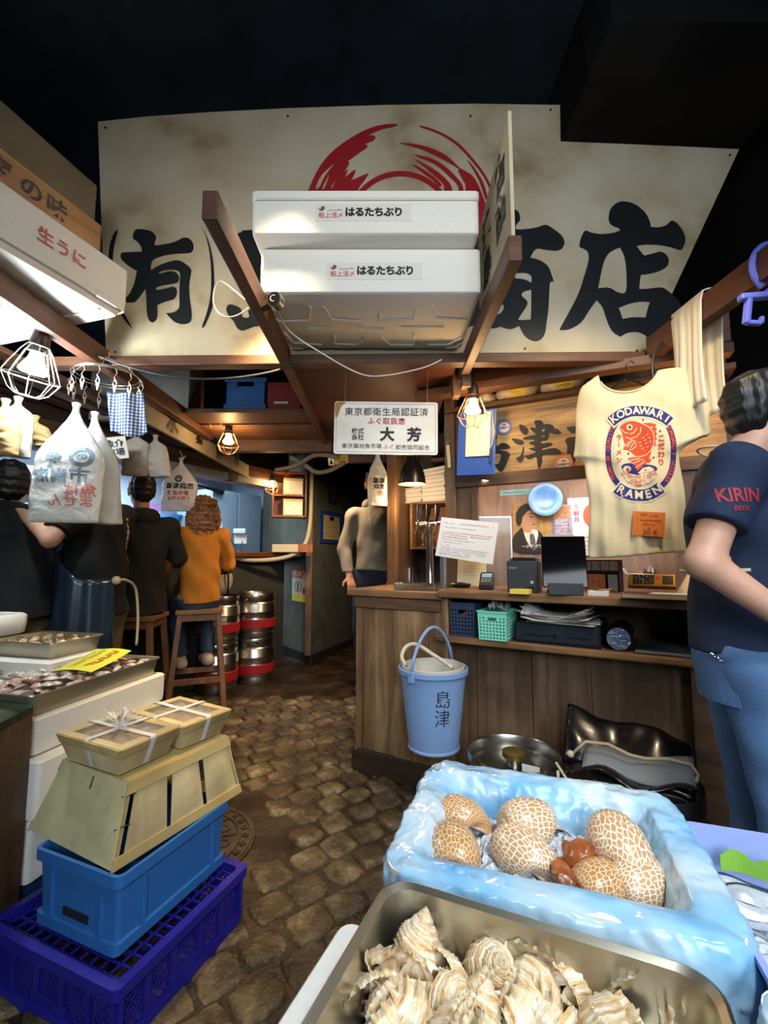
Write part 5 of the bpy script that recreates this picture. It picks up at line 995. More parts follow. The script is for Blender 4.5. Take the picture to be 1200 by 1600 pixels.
for x in (-.08, -.02, .04):
    b = B(); b.tube([(x, -.01, hz0+.05), (x, -.06, hz0+.05), (x-.02, -.075, hz0-.03)], .009, 8); mk('spout', b, CHROME, tp_, smooth=40); b = B(); b.tube([(x, -.02, hz0+.06), (x+.01, -.03, hz0+.11), (x+.012, -.035, hz0+.17)], [.008, .014, .018], 10); mk('handle', b, CHROME if x < -.05 else BLACK, tp_, smooth=40)
sk_ = []
for (x0, x1, y0, y1, lab) in ((626, 661, 760, 786, 'left stack of white napkins on the shelf beside the pendant lamp'), (662, 697, 727, 786, 'taller fanned stack of white papers on the shelf beside the post')):
    xa, za = FR.hit(x0, y1, .68); xb, zb_ = FR.hit(x1, y0, .68); t = thing('paper_stack', lab, 'papers', FR.mat((xa+xb)/2, .64, z1)); w = xb-xa; n_ = max(4, int((zb_-z1)/.012)); rs = random.Random(x0)
    for k in range(n_): mk('sheet_bundle', B().box(-w/2, w/2, 0, .18, 0, .0105), mat('paper_%d' % (k % 3), 'cfc9c2', .8), t, T((rs.uniform(-.006, .006), rs.uniform(-.01, .01), k*.0115)) @ RZ(rs.uniform(-3, 3)) @ RY(-6*k/n_))
x, z = FR.hit(619, 765, .9); t = thing('wall_note', 'small white and blue note on the dark alcove wall left of the napkins', 'paper', FR.mat(-.585, .915, z)); mk('sheet', B().box(-.05, .03, 0, .003, -.10, .10), mat('pale_note', 'a9a9a4', .7), t); mk('blue_band', B().box(-.05, .03, -.001, 0, .10, .14), mat('note_blue', '2a4a80', .6), t)
# ================= right front stall =================
ST = Plane(.271, .808, 18.3); SM_ = ST.mat()
def sl(px, py, z): p = PZ(px, py, z)-ST.o; return p.dot(ST.x), p.dot(ST.n)
tbw = thing('stall_table', 'low dark stall table carrying the shell tubs at the front', 'table', SM_)
mk('top', B().box(-.26, 1.0, -.62, .22, .47, .50), OAKD, tbw, bevel=.004)
for x in (-.22, .95):
    for d in (-.58, .18): mk('leg', B().box(x-.025, x+.025, d-.025, d+.025, 0, .47), OAKD, tbw)
# film
t = NT('pale_blue_film'); mp = t.coords((1, 1, 1)); n = t.n('ShaderNodeTexNoise', Scale=5, Detail=3, Distortion=.6); t.l(mp, 0, n, 0)
r = t.ramp(n, 0, [(.28, '5cb0e8'), (.44, 'a0cfed'), (.60, 'd2e5ef')]); t.l(r, 0, t.b, 'Base Color'); t.b.inputs['Roughness'].default_value = .16; t.b.inputs['Coat Weight'].default_value = .3
n3 = t.n('ShaderNodeTexNoise', Scale=7, Detail=3); t.l(mp, 0, n3, 0); mv = t.n('ShaderNodeMix', _data_type='VECTOR'); mv.inputs[0].default_value = .18; t.l(mp, 0, mv, 4); t.l(n3, 1, mv, 5)
n2 = t.n('ShaderNodeTexNoise', _noise_type='RIDGED_MULTIFRACTAL', Scale=11, Detail=3); t.l(mv, 1, n2, 0); t.bump(n2, 0, .8, .03)
tr = t.n('ShaderNodeBsdfTranslucent'); t.l(r, 0, tr, 0); ms = t.n('ShaderNodeMixShader'); ms.inputs[0].default_value = .22; t.l(t.b, 0, ms, 1); t.l(tr, 0, ms, 2); t.l(ms, 0, t.t.nodes['Material Output'], 0); FILM = t.m
def lined_tub(label, mx, w, d, h, seed, flo=.10):
    t = thing('lined_tub', label, 'tub', mx); N = 5
    b = B(); b.loft([b.rrect(w+e, d+e, .03, z, N) for e, z in ((-.06, 0), (-.02, h-.03), (-.0, h-.028), (0, h), (-.05, h), (-.075, h-flo-.02))]); mk('tub', b, STYRO, t, smooth=40)
    prof = [(-.085, h-flo), (-.072, h-flo*.75), (-.066, h-flo*.5), (-.06, h-flo*.25), (-.052, h-.012), (-.044, h+.002), (-.030, h+.005), (-.008, h+.005), (.006, h+.002), (.012, h-.015), (.012, h-.05), (.014, h-.09), (.018, h-.13), (.026, h-.17)]
    def per(u):
        P_ = 2*(w+d); s = (u % 1)*P_
        for L_, f in ((w, lambda q: (-w/2+q, -d/2, 0, -1)), (d, lambda q: (w/2, -d/2+q, 1, 0)), (w, lambda q: (w/2-q, d/2, 0, 1)), (d, lambda q: (-w/2, d/2-q, -1, 0))):
            if s < L_: return f(s)
            s -= L_
        return f(L_)
    def pt(u, v):
        k = v*(len(prof)-1); i = min(int(k), len(prof)-2); e = prof[i][0]+(prof[i+1][0]-prof[i][0])*(k-i); z = prof[i][1]+(prof[i+1][1]-prof[i][1])*(k-i)
        a = 2*pi*u; x, y, nx, ny = per(u); ww, dd, rr = w+2*e, d+2*e, max(.03+e, .006)
        X = max(-ww/2, min(ww/2, x*ww/w)); Y = max(-dd/2, min(dd/2, y*dd/d))
        # round the corners
        qx, qy = abs(X)-(ww/2-rr-.02), abs(Y)-(dd/2-rr-.02)
        if qx > 0 and qy > 0: L_ = math.hypot(qx, qy); m = (rr+.02); s_ = min(1, m/max(L_, 1e-6)); X = math.copysign(ww/2-rr-.02+qx*s_, X); Y = math.copysign(dd/2-rr-.02+qy*s_, Y)
        am = .003+.005*max(0, v-.55)*2+.006*max(0, .3-v)/.3; nz = NZ.noise(V((X*22+seed, Y*22, z*14)))*am+(abs(NZ.noise(V((X*38, Y*38+seed, z*26))))-.2)*am*1.6+(abs(NZ.noise(V((X*85+seed, Y*85, z*60))))-.2)*am*.8+.006*sin(u*120+3*NZ.noise(V((u*40, z*9, 0))))*max(0, v-.62)*2
        return (X+nx*nz, Y+ny*nz, z+nz*.6*(v > .35)+.007*NZ.noise(V((X*14, Y*14, seed)))*(v > .3))
    b = B(); b.grid(pt, 260, 60, wrap=True); o = mk('blue_liner', b, FILM, t, smooth=True); return t
RIM = .765
lined_tub('styrofoam tub lined with crinkled blue plastic full of patterned shells on ice', ST.mat(0, 0, .50), .455, .365, RIM-.50, 3)
t = NT('crushed_ice'); mp = t.coords((1, 1, 1)); n = t.n('ShaderNodeTexVoronoi', Scale=85); t.l(mp, 0, n, 0); t.b.inputs['Base Color'].default_value = (.80, .86, .92, 1); t.b.inputs['Roughness'].default_value = .12; t.b.inputs['Transmission Weight'].default_value = .25; t.bump(n, 0, .8, .012); ICE = t.m
def ice(name, label, mx, w, d, hf, n=60):
    b = B(); b.grid(lambda u, v: ((u-.5)*w, (v-.5)*d, hf(u, v)+.007*NZ.noise(V((u*w*90, v*d*90, 2)))+.008*NZ.noise(V((u*w*40, v*d*40, 5)))), n, n); o = mk(name, b, ICE, None, mx, kind='stuff'); o['label'] = label; o['category'] = 'ice'; return o
ice('crushed_ice', 'crushed ice under the patterned shells in the blue lined tub', ST.mat(0, 0, RIM-.085), .315, .225, lambda u, v: .022+.020*sin(pi*u)*sin(pi*v))
# patterned globe shells
def spiral_shell(b, L, Wexp, turns, c, sa, sb, Tz, nth, nph, frill=None, uvs=(1, 1)):
    a = L/(Tz+sb); k = math.log(Wexp)/(2*pi); tm = turns*2*pi; vs = []; uv = []
    for i in range(nth+1):
        th = tm*i/nth; g = math.exp(k*(th-tm))
        for j in range(nph+1):
            ph = 2*pi*j/nph; rad, zz = c+sa*cos(ph), Tz+sb*sin(ph)
            if frill: rad, zz = frill(th, ph, rad, zz, g)
            vs.append((a*g*rad*cos(th), a*g*rad*sin(th), L*.5-a*g*zz)); uv.append((th/(2*pi)*uvs[0], ph/(2*pi)*uvs[1]))
    fs = [(i*(nph+1)+j, (i+1)*(nph+1)+j, (i+1)*(nph+1)+j+1, i*(nph+1)+j+1) for i in range(nth) for j in range(nph)]
    b.v += vs; b.f += fs; b.mi += [0]*len(fs); b.uv = uv; return b
def net_material(name, c_cell, c_cell2, c_line, sx, sy, w=.09):
    t = NT(name); tc = t.n('ShaderNodeUVMap'); mp = t.n('ShaderNodeMapping'); t.l(tc, 0, mp, 0); mp.inputs['Scale'].default_value = (sx, sy, 1)
    v = t.n('ShaderNodeTexVoronoi', _feature='DISTANCE_TO_EDGE', _voronoi_dimensions='2D', Randomness=.75, Scale=1.0); t.l(mp, 0, v, 0)
    nz = t.n('ShaderNodeTexNoise', Scale=3, Detail=4); t.l(mp, 0, nz, 0); r = t.ramp(nz, 0, [(.35, c_cell), (.65, c_cell2)])
    r2 = t.ramp(v, 0, [(w*.6, (0, 0, 0)), (w*1.3, (1, 1, 1))]); mx = t.n('ShaderNodeMix', _data_type='RGBA'); mx.inputs[6].default_value = (*lin(c_line), 1)
    t.l(r2, 0, mx, 0); t.l(r, 0, mx, 7); t.l(mx, 2, t.b, 'Base Color'); t.b.inputs['Roughness'].default_value = .28; t.b.inputs['Coat Weight'].default_value = .3
    w2 = t.n('ShaderNodeTexWave', Scale=1); mp2 = t.n('ShaderNodeMapping'); t.l(tc, 0, mp2, 0); mp2.inputs['Rotation'].default_value = (0, 0, R(90)); mp2.inputs['Scale'].default_value = (2.4, 2.4, 1); t.l(mp2, 0, w2, 0); t.bump(w2, 0, .12, .003); return t.m
NETA = net_material('netted_tan_shell', 'a8733c', 'bd8a50', 'dccbae', 40, 26, .08); NETB = net_material('netted_pale_shell', 'b58450', 'cba070', 'ebe0d0', 36, 24, .11)
fr0 = lambda th, ph, rad, zz, g: (rad*(1+.012*cos(ph*26)), zz)
bA = spiral_shell(B(), .135, 2.3, 4.5, .36, .42, .80, 1.05, 110, 64, fr0); bB = spiral_shell(B(), .135, 2.1, 4.5, .36, .44, .86, .98, 110, 64, fr0)
FOOT = mat('orange_brown_foot', '8c4a22', .35, var=.4, scale=40, bump=.3, bscale=60, coat=.3)
meA = mk('tmp_a', bA, NETA, smooth=True).data; meB = mk('tmp_b', bB, NETB, smooth=True).data
for nm in ('tmp_a', 'tmp_b'): bpy.data.objects.remove(bpy.data.objects[nm])
def globe(label, px, py, z, rot, sc, me, foot=None):
    p = PZ(px, py, z); t = thing('patterned_shell', label, 'shell', T(p) @ RZ(rot[2]) @ RY(rot[1]) @ RX(rot[0]) @ MX.Scale(sc, 4), 'patterned shells on ice'); mk('shell', me, None, t)
    if foot:
        w_ = PZ(*foot); q_ = t.matrix_world.inverted(); s_ = SDF(.004); s_.ell((0, 0, 0), (.026, .016, .010), .02).ell((.016, .008, -.004), (.018, .016, .008), .02).ell((-.018, .004, .003), (.014, .012, .008), .02)
        mk('foot', s_.build(warp=lambda v: v+.0035*np.sin(v[:, [1, 2, 0]]*210)), FOOT, t, q_ @ T(w_) @ RZ(foot[0] % 90) @ RX(25), smooth=True, label='orange-brown flesh')
zS = RIM-.045
globe('tan netted shell farthest left at the back of the blue tub, apex up-left', 730, 1288, zS+.006, (0, -78, -30), 1.0, meA)
globe('tan netted shell at the front left corner of the blue tub', 716, 1328, zS+.004, (70, -84, 8), 1.22, meA)
globe('pale netted shell with pointed apex at the back centre of the blue tub', 843, 1296, zS+.01, (40, -80, -26), 1.16, meB)
globe('striped netted shell at the front centre of the blue tub', 826, 1356, zS, (-40, -82, -24), 1.12, meB, (884, 1372, zS+.012))
globe('largest pale netted shell at the right, orange flesh showing', 960, 1340, zS+.016, (60, -75, 188), 1.2, meB, (910, 1338, zS+.02))
globe('netted shell low at the front right edge of the blue tub', 958, 1396, zS-.012, (30, -86, -12), 1.15, meA)
globe('netted shell squeezed against the right wall of the blue tub', 1014, 1385, zS-.004, (80, -74, -62), 1.0, meB)
# steel tray of frilled shells on a foam box
x0, dr_ = sl(628, 1384, .80); x1, _ = sl(1125, 1500, .80); tw_ = x1-x0; td = .34
fx0, _ = sl(535, 1500, .70)
fb2, *_ = styro_box('foam_stand_box', 'white foam box under the steel tray at the very front', 0, tw_+.14, 0, td+.075, .50, .705); TB = ST.mat(x0-.014, dr_+.004) @ RZ(-5); fb2.matrix_world = TB @ T((tw_/2-.02, -td-.04, .502))
st = thing('steel_tray', 'deep stainless steel tray of cream frilled shells at the front', 'tray', TB @ T((tw_/2, -td/2, .708)))
b = B(); H_ = .80-.708; b.loft([b.rrect(tw_-.03, td-.03, .03, 0, 6), b.rrect(tw_-.004, td-.004, .034, H_-.004, 6), b.rrect(tw_+.012, td+.012, .036, H_-.002, 6), b.rrect(tw_+.014, td+.014, .036, H_+.002, 6), b.rrect(tw_+.006, td+.006, .034, H_+.004, 6), b.rrect(tw_-.008, td-.008, .032, H_, 6), b.rrect(tw_-.034, td-.034, .028, .003, 6)]); mk('pan', b, mat('polished_steel', 'cfcab8', .30, 1), st, smooth=40)
def fr1(th, ph, rad, zz, g):
    d = ((th+.5) % (2*pi/3))-(2*pi/3)/2; v = math.exp(-(d/.13)**2)*min(1, th/6); d2 = (th % .262)-.131; l = math.exp(-(d2/.035)**2); d3 = ((th+.5) % (pi/3))-pi/6; m = math.exp(-(d3/.06)**2)
    o = max(0, cos(ph*.5-.25)); sp = abs(cos(ph*6.0+.4))**4; fc = cos(ph*26); can = max(0, sin(ph))**3
    e = v*(.16+.44*sp)*o+m*.10*(.4+.6*sp)*o+l*.025
    return rad*(1+.02*fc)+e+.015*l*fc, zz+v*.14*sp*o+can*.22+e*.25
bM = spiral_shell(B(), .125, 1.75, 5, .33, .36, .62, 1.15, 300, 96, fr1)
t = NT('frilled_cream_shell'); tc = t.n('ShaderNodeUVMap'); mp = t.n('ShaderNodeMapping'); t.l(tc, 0, mp, 0); mp.inputs['Scale'].default_value = (3, 16, 1)
n = t.n('ShaderNodeTexNoise', Scale=1.4, Detail=6, Roughness=.7); t.l(mp, 0, n, 0); r = t.ramp(n, 0, [(.28, 'a86e34'), (.40, 'd0a468'), (.52, 'e4d0aa'), (.66, 'f0eadf')]); t.l(r, 0, t.b, 'Base Color'); t.b.inputs['Roughness'].default_value = .38; t.b.inputs['Coat Weight'].default_value = .25; n2 = t.n('ShaderNodeTexNoise', Scale=9, Detail=4); t.l(mp, 0, n2, 0); t.bump(n2, 0, .5, .006)
meM = mk('tmp_a', bM, t.m, smooth=55).data; bpy.data.objects.remove(bpy.data.objects['tmp_a'])
def murex(label, px, py, z, rot, sc):
    p = PZ(px, py, z); tt = mk('frilled_shell', meM, None, None, T(p) @ RZ(rot[2]) @ RY(rot[1]) @ RX(rot[0]) @ MX.Scale(sc, 4)); tag(tt, label, 'shell', 'frilled shells in the steel tray')
zM = .742
for lab, px, py, dz, rot, sc in (('small pale shell in the gap at the front of the steel tray', 745, 1590, .006, (10, -40, 220), .6), ('brownish frilled shell leaning on the left wall of the steel tray', 628, 1545, .0, (60, -50, 300), .66), ('white spiky shell between the two tall ones at the back', 832, 1548, .004, (-30, 60, 20), .66), ('frilled shell standing upright at the back left of the steel tray', 650, 1496, .012, (0, 22, 40), .72),
    ('frilled shell in front of the upright one at the back left', 690, 1560, .004, (30, -60, 100), .74), ('orange frilled shell in the left corner by the tray rim', 592, 1592, 0, (20, -80, 200), .74), ('small horned shell beside the left rim of the steel tray', 574, 1550, -.012, (0, 30, 10), .40), ('frilled shell low at left centre of the steel tray', 640, 1575, .004, (150, -60, 30), .70),
    ('white frilled shell leaning near the middle back of the steel tray', 768, 1516, .006, (10, 40, 300), .66), ('white fan-edged shell low in the middle of the steel tray', 800, 1580, 0, (70, -70, 150), .72), ('tall spiny shell right of the middle of the steel tray', 888, 1530, .006, (-20, 30, 80), .70), ('smooth rounded shell in front of the tall spiny one', 862, 1592, .0, (120, -60, 20), .72), ('low frilled shell between the spiny one and the right rim', 955, 1582, -.008, (40, -85, 250), .62), ('pale ribbed shell lying by the right end of the steel tray', 1050, 1596, .0, (15, -95, 170), .78), ('shell half cut by the lower frame edge below the spiny one', 960, 1635, 0, (200, -70, 60), .72), ('shell half cut by the lower frame edge at left centre', 730, 1640, 0, (100, -80, 140), .74)): murex(lab, px, py, zM+dz, rot, sc*1.14)
# lavender tray with fish on ice
lx, ld = sl(1066, 1291, .745)
lt = thing('fish_tray', 'pale lavender plastic tray of fish slices on ice at the right edge', 'tray', ST.mat(lx+.24, ld-.19, .52)); LAV = mat('pale_lavender_plastic', '8f9ed2', .4)
b = B(); b.loft([b.rrect(.44, .35, .015, 0, 4), b.rrect(.47, .38, .018, .222, 4), b.rrect(.485, .395, .02, .224, 4), b.rrect(.485, .395, .02, .232, 4), b.rrect(.468, .378, .016, .232, 4), b.rrect(.435, .345, .012, .01, 4)]); mk('shell', b, LAV, lt, smooth=35)
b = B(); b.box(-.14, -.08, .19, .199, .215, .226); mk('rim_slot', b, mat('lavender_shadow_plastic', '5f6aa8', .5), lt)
ice('ice_bed', 'dark wet ice bed under the fish slices in the lavender tray', ST.mat(lx+.24, ld-.19, .640), .435, .345, lambda u, v: .012, 40)
rs = random.Random(11); SLV = mat('silver_fish_skin', 'c9ccd2', .18, .35, var=.25, scale=30); FDK = mat('dark_fish_back', '23252c', .25, var=.4, scale=30)
def fish_piece(label, px, py, z, rz, s):
    p = PZ(px, py, z); t = thing('fish_slice', label, 'fish', T(p) @ RZ(rz) @ RX(rs.uniform(-8, 8)), 'fish slices on ice'); b = B()
    def pf(sg, h):
        return lambda u, v: (s*(u-.5), s*.36*(v-.5)*(sin(pi*(u*.86+.07)))**.6*1.1, sg*h*s*(1-(2*v-1)**2)*(1-(2*u-1)**4)+.004*sin(u*7))
    b.grid(pf(1, .10), 14, 9); b.grid(pf(-1, .06), 14, 9); mk('flesh', b, SLV, t, smooth=True)
    b = B(); b.grid(lambda u, v: (lambda q: (q[0], q[1], q[2]+.0012))(pf(1, .10)(u, .58+.36*v)), 12, 5); mk('dark_back', b, FDK, t, smooth=True)
for k, (lab, px, py, dz, rz, s) in enumerate((('silver fish slice at the back left of the lavender tray', 1150, 1375, .0, -20, .10), ('long silver fish slice with dark back under the green leaf', 1165, 1392, .012, -28, .12), ('fish slice lying against the blue tub side', 1132, 1398, .0, -60, .09), ('fish slice half under another, middle of the lavender tray', 1150, 1412, .008, -35, .11), ('fish slice cut by the right frame edge', 1190, 1405, .014, -15, .12), ('small fish slice at the front of the row in the lavender tray', 1158, 1428, .0, -50, .08))): fish_piece(lab, px, py, .668+dz, rz, s)
p = PZ(1186, 1374, .705); lf = thing('leaf_divider', 'bright green cut leaf standing behind the fish slices', 'leaf', T(p) @ RZ(-25)); b = B(); b.grid(lambda u, v: (-.05+.13*u, .006*sin(u*8), v*(.022+.012*abs(sin(u*9)))), 18, 3); mk('blade', b, mat('bright_green_leaf', '7fae3a', .45), lf, solid=.0015)
q = sl(1150, 1500, .77); lined_tub('second blue lined tub cut off at the lower right corner', ST.mat(q[0]+.185, q[1]-.20, .50), .36, .36, .265, 9)
# ================= left front stall =================
LS = Plane(-.695, 1.262, 22)
PUR = mat('deep_blue_crate', '1d1b7e', .4); CRB = mat('mid_blue_crate', '2a62a0', .42)
pc_ = thing('mesh_crate', 'deep violet-blue mesh crate on the floor under the blue crate', 'crate', LS.mat(-.19, .19, 0)); cw, cdp, chh = .52, .47, .18
b = B(); b.loft([b.rrect(cw+e, cdp+e, .02, z, 4) for e, z in ((.0, chh-.03), (.02, chh-.028), (.02, chh), (-.03, chh), (-.03, chh-.03))], loop=True); mk('rim', b, PUR, pc_)
b = B(); b.loft([b.rrect(cw-.03+e, cdp-.03+e, .02, z, 4) for e, z in ((0, 0), (.025, .002), (.025, .035), (-.01, .035), (-.01, .0))], loop=True); mk('foot_frame', b, PUR, pc_)
for sd in range(4):
    L_ = (cw if sd % 2 == 0 else cdp)-.02; off = (cdp if sd % 2 == 0 else cw)/2-.012; m_ = RZ(90*sd) @ T((0, -off, 0)); b = B(); z0, z1_ = .03, chh-.03
    for x in (-L_/2, -L_*.30, -.05, .05-.0, L_*.30, L_/2): mk('side_post', B().box(x-.010, x+.010, -.004, .010, z0, z1_), PUR, pc_, m_)
    mk('grip_plate', B().box(-L_*.14, L_*.14, -.003, .006, z0, z0+.035), PUR, pc_, m_)
    b = B(); n_ = int(L_/.022)
    for k in range(-5, n_+1):
        for sg in (1, -1):
            xa = -L_/2+k*.022; xb = xa+sg*(z1_-z0); 
            if sg < 0: xa += (z1_-z0); xb = xa-(z1_-z0)
            lo_, hi_ = -L_/2, L_/2
            def cl_(xx, yy): return xx
            t0, t1_ = 0, 1; dx = xb-xa
            ts_ = sorted([(lo_-xa)/dx, (hi_-xa)/dx]); t0 = max(0, ts_[0]); t1_ = min(1, ts_[1])
            if t1_-t0 > .1: b.bar((xa+dx*t0, .003, z0+(z1_-z0)*t0), (xa+dx*t1_, .003, z0+(z1_-z0)*t1_), .0045, .004, up=(0, 1, 0))
    o = mk('side_lattice', b, PUR, pc_, m_)
b = B()
for k in range(12): b.box(-cw/2+.02, cw/2-.02, -cdp/2+.03+k*.037, -cdp/2+.036+k*.037, .004, .01); b.box(-cw/2+.03+k*.041, -cw/2+.036+k*.041, -cdp/2+.02, cdp/2-.02, .004, .01)
mk('floor_lattice', b, PUR, pc_)
b = B(); q0 = b.rrect(cw-.04, cdp-.04, .02, 0, 4)
for k in range(13): b.box(-cw/2+.02, cw/2-.02, -cdp/2+.03+k*.034, -cdp/2+.034+k*.034, chh-.022, chh-.016); b.box(-cw/2+.03+k*.038, -cw/2+.034+k*.038, -cdp/2+.02, cdp/2-.02, chh-.022, chh-.016)
mk('lid_lattice', b, PUR, pc_)
bc = thing('plastic_crate', 'smooth mid-blue plastic crate under the upturned wooden crate', 'crate', LS.mat(-.17, .21, .182)); w, d, h = .345, .42, .20
b = B(); b.loft([b.rrect(w-.012, d-.012, .018, 0, 4), b.rrect(w-.012, d-.012, .018, .028, 4), b.rrect(w-.03, d-.03, .016, .03, 4), b.rrect(w-.022, d-.022, .016, h-.032, 4), b.rrect(w+.004, d+.004, .02, h-.03, 4), b.rrect(w+.004, d+.004, .02, h, 4), b.rrect(w-.016, d-.016, .014, h, 4), b.rrect(w-.036, d-.036, .012, .012, 4)]); mk('body', b, CRB, bc, smooth=30)
for x, y, sx, sy in ((w/2-.012, -.12, .012, .014), (w/2-.012, .14, .012, .014), (-.10, -d/2+.012, .014, .012), (.10, -d/2+.012, .014, .012)): mk('corner_rib', B().box(x-sx/2, x+sx/2, y-sy/2, y+sy/2, .03, h-.03), CRB, bc, bevel=.002)
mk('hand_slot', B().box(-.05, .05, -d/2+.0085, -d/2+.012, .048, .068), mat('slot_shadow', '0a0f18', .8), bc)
# upturned veneer crate
VEN = wood('pale_veneer', 'c6b284', 'ac9668', 'd8c89c', 2, fine=.35, rough=.6, bump=.12); VENB = mat('mouldy_veneer', 'b5ae82', .7, var=.2, scale=9); VENR = wood('pale_strip', 'c2aa70', 'a48a52', 'd4c08a', 1, fine=.5, bump=.12)
VN = Plane(-.727, 1.279, 27); wc_ = thing('wooden_crate', 'upturned pale veneer crate with slatted side on the blue crate', 'crate', VN.mat(0, 0, .384)); B0 = dict(x=(-.41, 0), d=(0, .47)); T0 = dict(x=(-.345, -.028), d=(.055, .425)); Hc = .20
def tp(x, d, z):  # x,d in 0..1 across the crate
    f = z/Hc; xa = B0['x'][0]+(T0['x'][0]-B0['x'][0])*f; xb = B0['x'][1]+(T0['x'][1]-B0['x'][1])*f; da = B0['d'][0]+(T0['d'][0]-B0['d'][0])*f; db = B0['d'][1]+(T0['d'][1]-B0['d'][1])*f
    return V((xa+(xb-xa)*x, da+(db-da)*d, z))
def quad(b, pts, th, bulge=0, nu=8, nv=6):
    pts = [V(p) for p in pts]; n_ = (pts[1]-pts[0]).cross(pts[3]-pts[0]).normalized()
    def f(u, v): return pts[0].lerp(pts[1], u).lerp(pts[3].lerp(pts[2], u), v)+n_*(bulge*sin(pi*u)*sin(pi*v))
    b.grid(f, nu, nv)
for a_, nm in ((0, 'end_board'), (1, 'end_board')):
    b = B(); pts = [tp(0, a_, .004), tp(1, a_, .004), tp(1, a_, Hc), tp(0, a_, Hc)]; quad(b, pts if a_ == 0 else pts[::-1], 0, .006); mk(nm, b, VENB, wc_, solid=.004)
for a_ in (1, 0):
    for i, (u0, u1) in enumerate(((.07, .36), (.39, .66), (.69, .97))):
        b = B(); pts = [tp(a_, u0-.02*0, .02), tp(a_, u1, .02), tp(a_, u1-.015, Hc-.01), tp(a_, u0+.01, Hc-.01)]; quad(b, pts if a_ else pts[::-1], 0, .006); mk('side_slat', b, VEN, wc_, solid=.003)
    for z0, z1_ in ((.0, .028), (Hc-.032, Hc)):
        b = B(); pts = [tp(a_, 0, z0), tp(a_, 1, z0), tp(a_, 1, z1_), tp(a_, 0, z1_)]; off = V((.006 if a_ else -.006, 0, 0)); quad(b, [p+off for p in (pts if a_ else pts[::-1])], 0, 0, 3, 2); mk('rail', b, VENR, wc_, solid=.006)
for x in (0, 1):
    for d_ in (0, 1): mk('corner_post', B().tube([tp(x*.94+.03, d_*.94+.03, .002), tp(x*.94+.03, d_*.94+.03, Hc-.004)], .010, 4), VENR, wc_)
b = B(); b.add([tp(x, d_, Hc+.002) for x, d_ in ((0, 0), (1, 0), (1, 1), (0, 1))], [(0, 1, 2, 3)]); mk('bottom_board', b, VENR, wc_, solid=.006)
for p0, p1 in ((tp(.95, 0, .165)+V((.01, -.004, 0)), tp(1, .07, .165)+V((.008, 0, 0))), (tp(.97, 0, .09)+V((.0, -.006, 0)), tp(1, .07, .09)+V((.008, 0, .005))), (tp(.55, 0, .19)+V((0, -.008, 0)), tp(.56, 0, .16)+V((0, -.009, 0)))): mk('wire_staple', B().tube([p0, p1], .0015, 5), mat('dark_wire', '3a332a', .5, .7), wc_)
